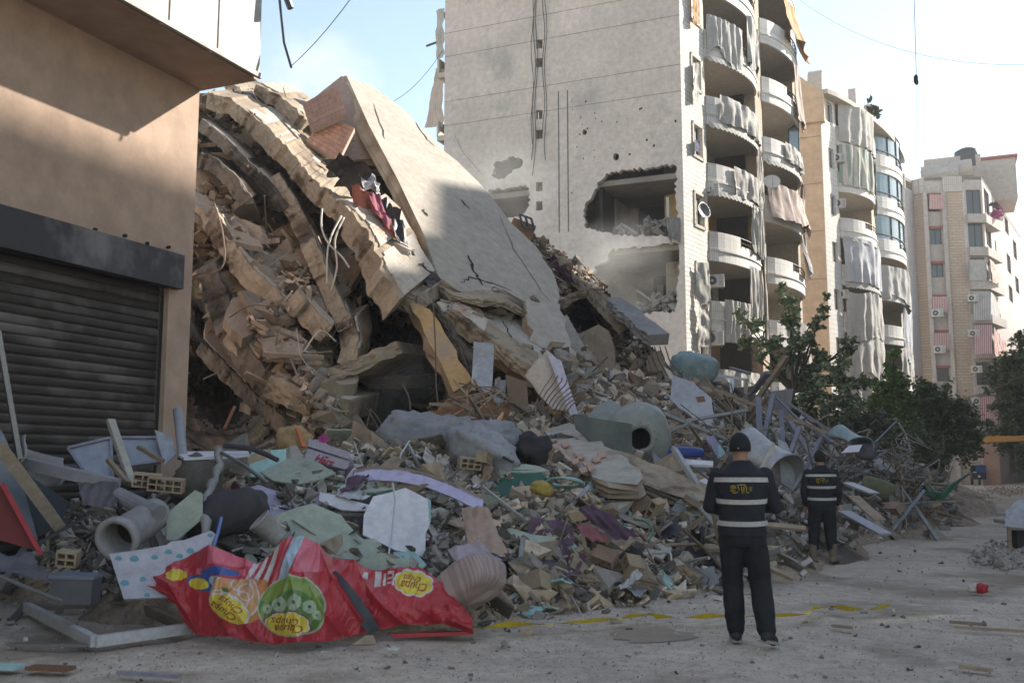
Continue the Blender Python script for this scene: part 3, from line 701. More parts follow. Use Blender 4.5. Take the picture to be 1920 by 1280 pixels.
def crumple(seed, amp=.35):
    r_ = random.Random(seed); off = r_.uniform(0, 99)
    def f(u, v):
        x, y = (u - .5), (v - .5) * .8
        return (x + .1 * noise.noise(Vector((x * 3, y * 3, off))), y + .1 * noise.noise(Vector((x * 3, y * 3, off + 9))), amp * .5 * noise.fractal(Vector((x * 2.2, y * 2.2, off)), 1, 2, 4) + .12)
    me = MB().grid(f, 14, 12).mesh('rag'); me.polygons.foreach_set('use_smooth', [True] * len(me.polygons)); return me
RG = [crumple(i) for i in range(6)]
def stick(seed):
    r_ = random.Random(seed); b = r_.uniform(-.06, .06)
    if seed % 3 == 0: return MB().span((-.5, 0, 0), (.5, 0, b), .055, .035).mesh('stick')
    if seed % 3 == 1: return MB().tube([(-.5, 0, 0), (-.1, b, .01), (.5, b * 2, 0)], .014, 5).mesh('rod')
    return MB().tube([(-.5, 0, 0), (-.2, b, .1 * r_.random()), (.1, -b, .02), (.5, b * 3, .12 * r_.random())], .009, 4).mesh('wire')
SK = [stick(i) for i in range(9)]

chunk_m = M('chunk_concrete', (0.517, 0.408, 0.31), (0.31, 0.236, 0.172), 2.5, .95, .6, 20, rand=.35, dist=.02)
chunk_g = M('chunk_grey', (0.46, 0.414, 0.374), (0.276, 0.247, 0.224), 2.5, .95, .6, 20, rand=.4, dist=.02)
clay_m = M('hollow_clay', (.40, .31, .21), (.29, .22, .15), 3, .95, .4, 25, rand=.2)
brick_m = M('pink_brick', (.36, .25, .19), (.27, .185, .145), 3, .95, .4, 25, rand=.2)
turq = M('turquoise_board', (0.365, 0.567, 0.553), (0.324, 0.499, 0.486), 1.2, .6, .08, 30, c3=(.22, .25, .22), t3=.62, s3=1.5, rand=.1)
sage = M('sage_board', (0.389, 0.421, 0.356), (0.308, 0.341, 0.292), 1.0, .65, .08, 30, c3=(.15, .16, .14), t3=.62, s3=1.2, rand=.1)
lilac = M('lilac_board', (.42, .38, .55), (.37, .34, .48), 1.0, .55, .05, 30, c3=(.25, .22, .25), t3=.7, s3=1.2)
whiteb = M('white_board', (0.675, 0.661, 0.716), (0.581, 0.567, 0.621), .8, .55, .06, 30, c3=(.25, .22, .2), t3=.68, s3=1.3, rand=.12)
wood = M('old_wood', (0.351, 0.27, 0.196), (0.216, 0.162, 0.121), 2, .85, .3, 40, streak=(1, 8, 8), rand=.3)
metal_g = M('grey_sheet_metal', (0.338, 0.351, 0.365), (0.23, 0.236, 0.243), 1.2, .5, .15, 12, .35, c3=(.16, .13, .11), t3=.62, s3=1.5, rand=.25)
rod_m = M('rusty_rod', (0.23, 0.176, 0.135), (0.135, 0.101, 0.081), 4, .8, .2, 30, rand=.3)
pale_rod = M('pale_conduit', (.42, .39, .36), (.30, .28, .26), 4, .6, .1, 30, rand=.3)
cloth_g = M('grey_cloth', (0.404, 0.404, 0.435), (0.265, 0.265, 0.287), 1.5, .95, .3, 40, rand=.3)
cloth_d = M('dark_cloth', (.07, .065, .075), (.035, .033, .04), 1.5, .9, .3, 40, rand=.4)
cloth_p = M('purple_cloth', (.16, .09, .14), (.09, .05, .08), 1.5, .9, .3, 40, rand=.3)
fine_a = M('fine_tan_rubble', (0.576, 0.45, 0.336), (0.324, 0.246, 0.18), 2.5, .95, .6, 20, isl=.6, dist=.02)
fine_b = M('fine_grey_rubble', (0.492, 0.438, 0.396), (0.276, 0.246, 0.222), 2.5, .95, .6, 20, isl=.65, dist=.02)
cloth_w = M('dusty_white_cloth', (.52, .50, .47), (.38, .36, .34), 1.5, .9, .3, 40, rand=.2)

def place(me, m, p, s, name, label, cat, group, tilt=.5, nrm=None, rot=None, sink=.15):
    o = bpy.data.objects.new(name, me); COL.objects.link(o)
    if not len(me.materials): me.materials.append(m)
    o.material_slots[0].link = 'OBJECT'; o.material_slots[0].material = m
    if rot is None: rot = Euler((rng.gauss(0, tilt), rng.gauss(0, tilt), rng.uniform(0, 6.28))).to_matrix()
    n = nrm or normal_at(p); q = Vector((0, 0, 1)).rotation_difference(n).to_matrix()
    s3_ = Vector(s) if isinstance(s, (tuple, list)) else Vector((s, s, s))
    o.matrix_world = Matrix.Translation(p + n * (s3_.z * sink)) @ (q @ rot).to_4x4() @ Matrix.Diagonal((*s3_, 1))
    return tag(o, label, cat, group)
# areas of the heap in the picture: (x0,x1,y0,y1, kind weights)
def heap_px():
    while True:
        px = rng.uniform(0, 1800); py = rng.uniform(690, 1190)
        top = np.interp(px, [0, 200, 350, 600, 830, 880, 1000, 1080, 1250, 1340, 1430, 1500, 1600, 1750, 1800], [1000, 850, 830, 820, 830, 770, 770, 700, 690, 705, 745, 770, 850, 890, 905])
        bot = np.interp(px, [b[0] for b in base_line], [b[1] for b in base_line])
        if top < py < bot + 6: return px, py
KEEP = [(100, 820, 402, 1130), (440, 835, 900, 1200), (1000, 785, 1340, 930), (700, 775, 970, 890), (1080, 735, 1235, 870), (1250, 690, 1350, 810), (900, 870, 1060, 1030), (800, 940, 970, 1180), (0, 830, 120, 1100), (1395, 800, 1500, 920)]
def big_px():
    while True:
        px, py = heap_px()
        if 1400 < px < 1660 and 900 < py < 1100: continue
        if not any(a < px < c and b < py < d for a, b, c, d in KEEP) or rng.random() < .12: return px, py
ZL = ['left heap before the shutter', 'heap in front of the collapsed floors', 'brown middle of the heap', 'right-hand slope of the heap', 'far end of the heap']
def zone(px): return ZL[0 if px < 380 else 1 if px < 880 else 2 if px < 1240 else 3 if px < 1560 else 4]
for i in range(250):
    px, py = big_px(); p = hit(px, py)
    if p is None: continue
    D = (p - CAM).dot(HF); s = rng.choice((.12, .16, .2, .28, .38, .46)) * (.7 + D / 36); g = px > 1250 or px < 400
    place(rng.choice(CH), chunk_g if rng.random() < (.6 if g else .25) else chunk_m, p, (s, s * rng.uniform(.6, 1), s * rng.uniform(.5, .9)), 'concrete_chunk', 'broken concrete lump lying on the %s' % zone(px), 'concrete chunk', 'concrete lumps on the %s' % zone(px))
for i in range(24):
    px, py = big_px(); p = hit(px, py)
    if p is None: continue
    m = clay_m if rng.random() < .6 else brick_m
    place(rng.choice(HB), m, p, 1.0, 'hollow_block', 'broken hollow clay block lying on the %s' % zone(px), 'hollow block', 'hollow blocks on the %s' % zone(px), tilt=.9)
for i in range(150):
    px, py = big_px(); p = hit(px, py)
    if p is None: continue
    if px > 1560 and rng.random() < .5: continue
    r_ = rng.random(); m = turq if r_ < .13 else sage if r_ < .35 else whiteb if r_ < .5 else lilac if r_ < .54 else greyconc if r_ < .72 else metal_g if px > 1250 else wood
    s = rng.uniform(.2, .75) * (1.2 if px > 1200 else 1)
    nm = {turq: 'turquoise board', sage: 'sage green board', whiteb: 'white board', lilac: 'lilac board', greyconc: 'grey cement board', metal_g: 'grey sheet metal', wood: 'brown chipboard'}[m]
    place(rng.choice(SH), m, p, (s, s * rng.uniform(.5, 1), .8), 'board_shard', 'snapped %s piece on the %s' % (nm, zone(px)), 'board piece', '%s pieces on the %s' % (nm, zone(px)), tilt=.45, sink=.06)
for i in range(300):
    px, py = big_px(); 
    if i < 110: px = rng.uniform(1300, 1750); py = np.interp(px, [1300, 1500, 1750], [760, 850, 915]) + rng.uniform(-50, 90)
    p = hit(px, py)
    if p is None: continue
    k = rng.randrange(9); me = SK[k]; m = (wood if k % 3 == 0 and rng.random() < .6 else metal_g if k % 3 == 0 else rng.choice((rod_m, pale_rod, rod_m)))
    L = rng.uniform(.3, .9) * (2.4 if px > 1300 else 1); n = me.name.split('.')[0]; w_ = rng.uniform(.5, .9) * (2 if px > 1300 else 1)
    nm = {'stick': 'splintered batten' if m is wood else 'bent metal bar', 'rod': 'bent rod', 'wire': 'curled wire'}[n]
    place(me, m, p, (L, w_, w_), 'debris_' + n, '%s sticking out of the %s' % (nm, zone(px)), nm.split()[-1], '%ss in the %s' % (nm, zone(px)), tilt=.45, sink=.15)
for i in range(60):
    px, py = big_px(); p = hit(px, py)
    if p is None: continue
    m, nm = rng.choice(((cloth_g, 'grey'), (cloth_d, 'black'), (cloth_p, 'purple'), (cloth_w, 'dusty white'), (cloth_d, 'black')))
    s = rng.uniform(.3, .8)
    place(rng.choice(RG), m, p, (s, s * .7, s * .8), 'cloth_rag', 'crumpled %s rag on the %s' % (nm, zone(px)), 'rag', '%s rags on the %s' % (nm, zone(px)), tilt=.3, sink=.05)

# ---- fine rubble: one mass of small fragments
def scatter_mass(name, m, pts, sizes, seed, parent=None, flat=.6):
    r_ = random.Random(seed); V = []; Fc = []
    base = []
    for me in CH[:6]:
        base.append(([v.co.copy() for v in me.vertices], [tuple(p.vertices) for p in me.polygons]))
    cube = ([Vector((x, y, z_ * .4)) * .5 for z_ in (-1, 1) for x, y in ((-1, -1), (1, -1), (1, 1), (-1, 1))], [(0, 3, 2, 1), (4, 5, 6, 7), (0, 1, 5, 4), (1, 2, 6, 5), (2, 3, 7, 6), (3, 0, 4, 7)])
    for p, s in zip(pts, sizes):
        vs, fs = r_.choice(base) if r_.random() < .62 else cube
        rot = Euler((r_.uniform(-1, 1), r_.uniform(-1, 1), r_.uniform(0, 6.3))).to_matrix(); sx, sy, sz = s * r_.uniform(.6, 1.4), s * r_.uniform(.5, 1), s * r_.uniform(.3, flat + .3)
        n = len(V)
        for v in vs: V.append(tuple(rot @ Vector((v.x * sx, v.y * sy, v.z * sz)) + p))
        Fc += [tuple(n + i for i in f) for f in fs]
    me = bpy.data.meshes.new(name); me.from_pydata(V, [], Fc); return link(name, me, m, parent, kind='stuff')
def spread(n, lo, hi, cond=None):
    P = []; S = []
    while len(P) < n:
        px, py = heap_px()
        if cond and not cond(px, py): continue
        py += rng.choice((0, 0, 0, rng.expovariate(1 / 14))) 
        p = hit(px, py)
        if p is None: continue
        D = (p - CAM).dot(HF); P.append(p + Vector((rng.gauss(0, .05), rng.gauss(0, .05), .015))); S.append(min(.55, lo * (hi / lo) ** (rng.random() ** 1.7 * 1.25) * (D / 13)))
    return P, S
isgrey = lambda a, b: a < 900 and (b > 860) or a > 1330
scatter_mass('fine_rubble', fine_a, *spread(9500, .022, .15, lambda a, b: not isgrey(a, b)), 1)
scatter_mass('fine_rubble', fine_b, *spread(9500, .022, .15, isgrey), 2)
scatter_mass('fine_rubble', dark_dust, *spread(5500, .025, .17), 3)
scatter_mass('fine_rubble', whiteb, *spread(500, .04, .12), 4)
# grit strewn on the road
P = []; S = []
for i in range(5200):
    px = rng.uniform(-40, 1960); py = 1280 - (rng.random() ** .8) * 390
    bot = np.interp(px, [b[0] for b in base_line], [b[1] for b in base_line])
    if py < bot - 5 and px < 1790: continue
    if rng.random() > math.exp(-(py - bot) / (60 if px < 1500 else 120)) and rng.random() < .72: continue
    p = onZ(px, py); P.append(p + Vector((0, 0, .004 + gz(p.x, p.y)))); S.append(rng.choice((.007, .009, .012, .016, .022, .04)) * (.7 + (p - CAM).dot(HF) / 22))
for i in range(5000):
    px = rng.uniform(-30, 1950); py = rng.uniform(1110, 1290); p = onZ(px, py)
    if hz_(p.x, p.y) > -.05: continue
    P.append(p + Vector((0, 0, .003 + gz(p.x, p.y)))); S.append(rng.uniform(.004, .011))
scatter_mass('road_grit', fine_b, P[::2], S[::2], 5); scatter_mass('road_grit', dark_dust, P[1::4], S[1::4], 6); scatter_mass('road_grit', fine_a, P[3::4], S[3::4], 7)
# ================================================================== COLLAPSED BUILDING
wreck = thing('collapsed_building', 'pancaked concrete building with tilted floor slabs hanging over a dark cavity', 'collapsed building', (-13, 22, 0))
soot_shade_m = black_hole
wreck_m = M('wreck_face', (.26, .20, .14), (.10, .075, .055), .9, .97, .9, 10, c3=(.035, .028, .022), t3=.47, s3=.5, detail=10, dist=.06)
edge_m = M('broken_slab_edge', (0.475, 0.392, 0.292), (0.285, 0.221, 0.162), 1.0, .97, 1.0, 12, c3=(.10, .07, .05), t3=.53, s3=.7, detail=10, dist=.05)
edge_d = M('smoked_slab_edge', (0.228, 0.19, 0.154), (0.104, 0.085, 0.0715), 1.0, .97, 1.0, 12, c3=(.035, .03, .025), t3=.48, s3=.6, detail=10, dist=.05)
face_m = M('white_slab_face', (0.441, 0.402, 0.345), (0.367, 0.33, 0.28), .5, .95, .35, 6, c3=(.40, .33, .25), t3=.64, s3=.35, detail=10, dist=.03)
lowface_m = M('dusty_slab_face', (.46, .43, .38), (.34, .31, .27), .6, .95, .5, 6, c3=(.24, .19, .14), t3=.6, s3=.5, detail=10, dist=.04)
terrazzo = M('terrazzo_facing', (.42, .30, .24), (.34, .24, .19), 9, .8, .3, 60, c3=(.52, .42, .36), t3=.6, s3=14)
rust_m = M('rust_stain', (.22, .11, .05), (.10, .05, .03), 2, .9, .5, 20)
RC = [(345, 160, 26), (400, 165, 27), (470, 158, 28), (540, 190, 28), (600, 230, 28), (660, 260, 27.5), (720, 300, 27), (800, 340, 27.5), (900, 430, 29), (1000, 440, 30), (1060, 475, 31), (1110, 500, 31.5), (1150, 560, 29), (1200, 620, 28), (1260, 700, 27),
      (345, 300, 23.5), (400, 300, 24), (460, 380, 23), (520, 420, 23.5), (560, 380, 25), (620, 460, 24), (650, 330, 26), (720, 420, 25.5), (700, 520, 23.5),
      (345, 420, 21.5), (420, 460, 21), (480, 520, 20.5), (540, 540, 20.5), (560, 620, 20), (600, 640, 21), (500, 640, 19.5), (440, 620, 20.5), (360, 560, 24), (380, 640, 25), (365, 740, 26), (420, 750, 28), (470, 765, 25), (400, 700, 27), (430, 795, 25), (500, 800, 19.5), (370, 810, 21),
      (540, 700, 18.6), (600, 720, 18.3), (560, 780, 17.8), (640, 770, 18.5), (620, 820, 17.6), (560, 850, 16.5), (690, 700, 25.5), (740, 640, 26.5), (800, 680, 26), (700, 620, 25), (660, 600, 22), (730, 760, 26), (790, 780, 25), (740, 830, 19.5), (820, 830, 20), (700, 790, 21),
      (780, 580, 23), (840, 640, 22.5), (900, 700, 21.5), (950, 760, 20.5), (1000, 760, 20.5), (860, 780, 20.5), (1060, 740, 22), (1000, 640, 24), (900, 600, 24.5), (1100, 700, 24), (1060, 640, 26), (1100, 600, 31), (1080, 560, 30), (1130, 620, 30), (1150, 680, 26.5), (1180, 700, 26), (1080, 660, 28), (1040, 500, 29.5), (1100, 540, 30), (1240, 760, 25), (1100, 780, 22.5), (1000, 520, 28), (900, 500, 27), (345, 860, 17), (480, 860, 16), (840, 860, 18), (1240, 860, 22)]
RC = np.array(RC, float); _S = RC[:, :2] / 100; _D = np.linalg.norm(_S[:, None] - _S[None], axis=2); _m = len(RC)
_K = np.zeros((_m + 3, _m + 3)); _K[:_m, :_m] = -_D + .08 * np.eye(_m); _K[:_m, _m] = 1; _K[:_m, _m + 1:] = _S; _K[_m, :_m] = 1; _K[_m + 1:, :_m] = _S.T
_V = np.linalg.lstsq(_K, np.concatenate([RC[:, 2], [0, 0, 0]]), rcond=None)[0]
qx = np.arange(330, 1262, 5.0); qy = np.arange(130, 872, 5.0)
QX, QY = np.meshgrid(qx, qy, indexing='ij'); _P = np.stack([QX.ravel(), QY.ravel()], 1) / 100
QD = np.concatenate([-np.linalg.norm(_P[i:i + 3000, None] - _S[None], axis=2) @ _V[:_m] + _V[_m] + _P[i:i + 3000] @ _V[_m + 1:] for i in range(0, len(_P), 3000)]).reshape(QX.shape)
sil = [(330, 172), (400, 172), (470, 165), (540, 200), (590, 240), (640, 230), (700, 260), (790, 330), (870, 400), (930, 425), (990, 436), (1020, 448), (1060, 478), (1100, 500), (1128, 530), (1150, 565), (1200, 625), (1255, 690), (1262, 872)]
sxp = [s[0] for s in sil]; syp = [s[1] for s in sil]
nq = len(qy); Vv = []; 
al = Vector((.55, .83, 0))
for i in range(len(qx)):
    for j in range(nq):
        p0 = at(qx[i], qy[j], QD[i, j]); a = (qx[i] * .55 + qy[j] * .83) / 90; b = (qx[i] * .83 - qy[j] * .55) / 90
        QD[i, j] -= 1.3 * (noise.fractal(Vector((b * 1.5, a * .28, 3.3)), .9, 2, 4)) + .42 * noise.fractal(p0 * 1.4, 1, 2, 4) + .18 * noise.cell(Vector((b * 4, a * 2.2, .5)))
        Vv.append(tuple(at(qx[i], qy[j], QD[i, j])))
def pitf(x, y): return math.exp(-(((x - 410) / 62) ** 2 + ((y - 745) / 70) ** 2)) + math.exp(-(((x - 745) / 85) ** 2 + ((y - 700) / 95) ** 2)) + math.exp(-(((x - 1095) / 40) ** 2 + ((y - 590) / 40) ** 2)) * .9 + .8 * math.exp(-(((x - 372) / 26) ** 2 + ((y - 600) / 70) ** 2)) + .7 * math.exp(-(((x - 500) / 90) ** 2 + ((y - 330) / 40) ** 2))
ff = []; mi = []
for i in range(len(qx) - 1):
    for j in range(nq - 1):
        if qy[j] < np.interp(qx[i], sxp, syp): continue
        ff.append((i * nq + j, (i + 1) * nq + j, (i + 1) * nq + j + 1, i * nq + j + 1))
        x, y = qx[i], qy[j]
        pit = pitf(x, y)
        mi.append(1 if pit + .2 * noise.noise(Vector((x / 14, y / 14, 0))) > .55 else 0)  # pit faces coloured black for the shade inside, besides soot
me = bpy.data.meshes.new('debris_mass'); me.from_pydata(Vv, [], ff); me.materials.append(wreck_m); me.materials.append(soot_shade_m)
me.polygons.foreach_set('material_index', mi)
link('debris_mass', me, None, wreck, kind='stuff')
def onW(px, py):
    i = (px - 330) / 5; j = (py - 130) / 5; a, b = int(max(0, min(len(qx) - 2, i))), int(max(0, min(nq - 2, j))); return at(px, py, QD[a, b])

def slab(name, pts, pl, t, mf, me_, voxel=.07, seed=0, amp=.12, step=.3, disp=.06, keep=(), parent=None, flat=True, lab=None, cat=None, grp=None, both=False):
    """broken slab: outline laid in a plane through three points, real thickness, painted face and raw edges"""
    A, n = plane3(*pl); P = [onP(x, y, A, n) for x, y in pts]; P = jag(P, amp, step, seed, keep)
    c = sum(P, Vector()) / len(P); x = (P[len(P) // 3] - c).normalized(); x = (x - n * x.dot(n)).normalized(); y = n.cross(x)
    B = Matrix((x, y, n)).transposed(); loc = [B.transposed() @ (p - c) for p in P]; k = len(loc); rr = random.Random(seed)
    mb = MB(); rows = 5 if t > .1 else 1
    for r in range(rows + 1):
        for i, q in enumerate(loc):
            d = Vector((q.x, q.y, 0)).normalized(); e = 0 if r == 0 or t < .1 else (.09 * noise.cell(Vector((q.x * 4, q.y * 4, r * 3.7))) + .05 * rr.uniform(-1, 1) - .04 * (r == rows))
            mb.v.append(Vector((q.x, q.y, -t * r / rows)) - d * e)
    tr = geometry.tessellate_polygon([loc])
    for a, b, c_ in tr: mb.f.append((a, b, c_)); mb.f.append((rows * k + c_, rows * k + b, rows * k + a))
    for r in range(rows):
        for i in range(k): mb.f.append((r * k + i, r * k + k + i, r * k + k + (i + 1) % k, r * k + (i + 1) % k))
    me = mb.mesh(name)
    bm = bmesh.new(); bm.from_mesh(me); bmesh.ops.recalc_face_normals(bm, faces=bm.faces); bm.to_mesh(me); bm.free()
    # one material with the painted face kept to the outer side
    key = 'slab_%s_%s_%g' % (mf.name, me_.name, t)
    if key not in MATS:
        m = mf.copy(); m.name = key; nt = m.node_tree; N = nt.nodes; L = nt.links; b = N['Principled BSDF']
        src = b.inputs['Base Color'].links[0].from_socket
        em = me_.node_tree; ecol = None
        tc = N.new('ShaderNodeTexCoord'); sp = N.new('ShaderNodeSeparateXYZ'); L.new(tc.outputs['Object'], sp.inputs[0])
        nz = N.new('ShaderNodeTexNoise'); nz.inputs['Scale'].default_value = 1.1; nz.inputs['Detail'].default_value = 9; L.new(tc.outputs['Object'], nz.inputs['Vector'])
        cr = N.new('ShaderNodeMix'); cr.data_type = 'RGBA'; r = N.new('ShaderNodeMapRange'); r.inputs['From Min'].default_value = .38; r.inputs['From Max'].default_value = .62; L.new(nz.outputs[0], r.inputs[0]); L.new(r.outputs[0], cr.inputs[0])
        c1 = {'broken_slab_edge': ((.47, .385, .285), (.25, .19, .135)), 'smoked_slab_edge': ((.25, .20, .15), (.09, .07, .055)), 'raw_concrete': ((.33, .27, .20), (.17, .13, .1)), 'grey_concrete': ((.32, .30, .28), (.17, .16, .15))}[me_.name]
        cr.inputs[6].default_value = (*c1[0], 1); cr.inputs[7].default_value = (*c1[1], 1)
        gt = N.new('ShaderNodeMapRange'); gt.inputs['From Min'].default_value = -.03; gt.inputs['From Max'].default_value = -.01; L.new(sp.outputs[2], gt.inputs[0])
        mx = N.new('ShaderNodeMix'); mx.data_type = 'RGBA'; L.new(gt.outputs[0], mx.inputs[0]); L.new(cr.outputs[2], mx.inputs[6]); L.new(src, mx.inputs[7]); L.new(mx.outputs[2], b.inputs['Base Color'])
        MATS[key] = m
    o = bpy.data.objects.new(name, me); me.materials.append(MATS[key]); COL.objects.link(o)
    M4 = Matrix.Translation(c) @ B.to_4x4()
    if parent is not None: o.parent = parent; M4 = Matrix.Translation(-wl(parent)) @ M4
    o.matrix_basis = M4
    if voxel and False: rough(o, voxel, [('CLOUDS', 1.6, disp), ('VORONOI', .3, -disp * .45), ('CLOUDS', .1, disp * .4)])
    if lab: tag(o, lab, cat, grp)
    return o
def ribbon(name, path, t, m, back=None, voxel=.08, disp=.16, parent=None, lab=None, cat=None, grp=None, tt=None):
    """broken floor plate: flat top and bottom, chipped front edge along the path"""
    P = [at(*p) for p in path]; back = Vector(back or (-1.6, 2.6, .5)); n0 = len(P); t *= .66; k_ = 10
    dense = []
    for i in range(n0 - 1):
        m_ = max(2, int((P[i + 1] - P[i]).length / .11))
        for k in range(m_): dense.append(P[i].lerp(P[i + 1], k / m_))
    dense.append(P[-1]); c = sum(dense, Vector()) / len(dense); nd = len(dense); mb = MB(); bn = back.normalized()
    U = []
    for i, p in enumerate(dense):
        d = (dense[min(i + 5, nd - 1)] - dense[max(0, i - 5)]).normalized(); u = d.cross(back).normalized(); U.append(u if u.z > 0 else -u)
    rows = 6
    for i, p in enumerate(dense):
        u = U[i]; bite = .10 * noise.noise(p * 1.3) + .10 * noise.noise(p * 4.1) + .09 * noise.cell(p * 1.7)
        th = t * (1 + .10 * noise.cell(p * .8)); ring = []
        for r in range(rows + 1):
            v = r / rows - .5; q = p + Vector((r * .31, 0, 0)); e = bn * (bite + .07 * noise.noise(q * 5.3) + .05 * noise.noise(q * 13) + .25 * disp * abs(v)); ring.append(p - u * v * th + e + u * .02 * noise.cell(q * 7))
        w_ = 1 + .15 * noise.noise(p)
        ring += [p - u * .5 * th + back * w_, p + u * .5 * th + back * w_]
        mb.v += [q - c for q in ring]
    k = rows + 3
    for i in range(nd - 1):
        for j in range(k): mb.f.append((i * k + j, i * k + k + j, i * k + k + (j + 1) % k, i * k + (j + 1) % k))
    mb.f += [tuple(range(k)), tuple(range((nd - 1) * k, nd * k))[::-1]]
    o = mb.build(name, m, parent, fix=True); o.location = c - (wl(parent) if parent else Vector())
    # screed and tiles on the upper face, partly broken away
    if t > .2 and parent is not None and name != 'beam':
        lay = MB()
        for i in range(nd - 1):
            if noise.noise(dense[i] * .9) < -.12: continue
            a, b = dense[i] + U[i] * t * .56, dense[i + 1] + U[i] * t * .56; s0 = bn * (.12 + .35 * abs(noise.cell(dense[i] * 2.2)))
            lay.prism([a + s0, b + s0, b + back * .95, a + back * .95], U[i], .05)
        if lay.v: lay.build('floor_layer', M('floor_screed', (.55, .49, .42), (.40, .35, .30), 1.5, .9, .3, 20, c3=(.30, .17, .11), t3=.55, s3=1.2), o, loc=None, kind='stuff').location = -Vector(c)
    if lab: tag(o, lab, cat, grp)
    return o
def crack(pts, pl, w_, parent, off=.012, m=None):
    A, n = plane3(*pl); P = [onP(x, y, A, n) + n * off for x, y in pts]; D_ = []
    for i in range(len(P) - 1):
        for k in range(5): D_.append(P[i].lerp(P[i + 1], k / 5) + Vector((rng.gauss(0, .03), rng.gauss(0, .03), rng.gauss(0, .03))))
    D_.append(P[-1]); mb = MB()
    for i, p in enumerate(D_):
        d = (D_[min(i + 1, len(D_) - 1)] - D_[max(i - 1, 0)]).normalized(); s = d.cross(n) * w_ * (.3 + .7 * math.sin(math.pi * i / (len(D_) - 1))) * rng.uniform(.6, 1.3); mb.v += [p - s - n * ((p - A).dot(n) - off), p + s - n * ((p - A).dot(n) - off)]
    mb.f = [(2 * i, 2 * i + 1, 2 * i + 3, 2 * i + 2) for i in range(len(D_) - 1)]
    mb.build('crack', m or soot_shade_m, parent)
W = wreck
# the big pale slab and the one below it
slab('roof_slab', [(650, 142), (700, 162), (762, 210), (800, 248), (835, 285), (875, 320), (915, 362), (960, 420), (1005, 462), (1040, 520), (1048, 560), (1045, 592), (1010, 600), (985, 583), (950, 568), (900, 560), (860, 545), (822, 518), (795, 440), (745, 335), (692, 235)],
     ((648, 142, 27.5), (822, 518, 21), (1045, 592, 23.5)), .42, face_m, edge_m, .07, 3, .10, .35, .07, keep=(17, 18, 19, 20), parent=W)
slab('floor_slab', [(838, 572), (880, 560), (930, 560), (985, 585), (1045, 600), (1062, 650), (1095, 700), (1050, 700), (1003, 690), (945, 655), (885, 615)],
     ((840, 580, 20.6), (1000, 700, 18.9), (1060, 620, 22.8)), .36, lowface_m, edge_m, .07, 4, .10, .3, .09, parent=W)
slab('cracked_plate', [(985, 560), (1050, 570), (1070, 640), (1100, 700), (1060, 720), (1025, 680), (1000, 620)], ((985, 560, 22), (1060, 640, 21.3), (1020, 700, 20)), .25, lowface_m, edge_m, .07, 14, .1, .25, .09, parent=W)
ribbon('broken_lip', [(815, 540, 21), (850, 560, 20.6), (895, 566, 20.8), (950, 572, 21.3), (1000, 598, 21.8), (1040, 606, 22.6)], .22, edge_m, (-.6, 1.2, .5), .06, .2, W)
PLA = ((648, 142, 27.5), (822, 518, 21), (1045, 592, 23.5)); PLB = ((840, 580, 20.6), (1000, 700, 18.9), (1060, 620, 22.8))
for pts, w_ in (([(862, 530), (885, 520), (925, 532), (960, 545)], .02), ([(905, 560), (930, 540), (965, 560)], .015), ([(878, 480), (890, 510), (905, 535)], .05), ([(935, 400), (965, 470), (1010, 540), (1035, 570)], .012), ([(850, 250), (870, 290), (905, 330)], .02), ([(780, 230), (800, 262), (815, 275)], .03), ([(700, 195), (715, 240), (722, 262)], .02), ([(860, 372), (880, 392)], .05), ([(795, 395), (800, 405)], .06)): crack(pts, PLA, w_, W)
for pts, w_ in (([(880, 575), (920, 610), (960, 650), (985, 672)], .035), ([(900, 600), (930, 640)], .015), ([(1003, 600), (1012, 630), (1020, 655), (1022, 680)], .06), ([(940, 600), (965, 640), (1000, 670)], .02)): crack(pts, PLB, w_, W)
patch_m = M('bare_concrete_patch', (.40, .31, .23), (.30, .23, .17), 3, .95, .6, 20)
# facing panel and tile sheets at the summit
slab('facing_panel', [(641, 142), (608, 168), (575, 195), (570, 240), (610, 268), (660, 300), (704, 298), (690, 236)], ((640, 145, 27.3), (575, 195, 26.6), (695, 290, 25.6)), .2, terrazzo, edge_m, .09, 5, .04, .5, .03, parent=W)
tile_m = M('orange_brown_tile', (.40, .20, .12), (.32, .155, .095), 3, .5, .08, 30, rand=.18)
grout_m = plain('pale_grout', (.46, .36, .29), .9)
def tile_sheet(pts, pl, nu, nv, lab):
    A, n = plane3(*pl); c = [onP(x, y, A, n) for x, y in pts]; root = thing('tiled_sheet', lab, 'tile panel', c[0], 'orange-brown tiled panels on the summit')
    MB().prism([q for q in c], n, .12).build('backing', grout_m, root, fix=True)
    base = None
    for i in range(nu):
        for j in range(nv):
            def P_(u, v): return c[0].lerp(c[1], u).lerp(c[3].lerp(c[2], u), v) + n * .012
            g_ = .06; a = P_((i + g_) / nu, (j + g_) / nv); b = P_((i + 1 - g_) / nu, (j + g_) / nv); d = P_((i + 1 - g_) / nu, (j + 1 - g_) / nv); e = P_((i + g_) / nu, (j + 1 - g_) / nv)
            MB().prism([a, b, d, e], n, .02).build('tile', tile_m, root)
tile_sheet([(567, 195), (632, 160), (649, 214), (583, 243)], ((567, 195, 25.6), (632, 160, 26.2), (583, 243, 24.6)), 9, 6, 'upper orange-brown tiled panel propped on the summit of the wreck')
tile_sheet([(573, 264), (618, 222), (665, 240), (634, 303)], ((573, 264, 24.6), (618, 222, 25.4), (634, 303, 24)), 8, 7, 'lower brown tiled panel leaning under the upper tiled panel')
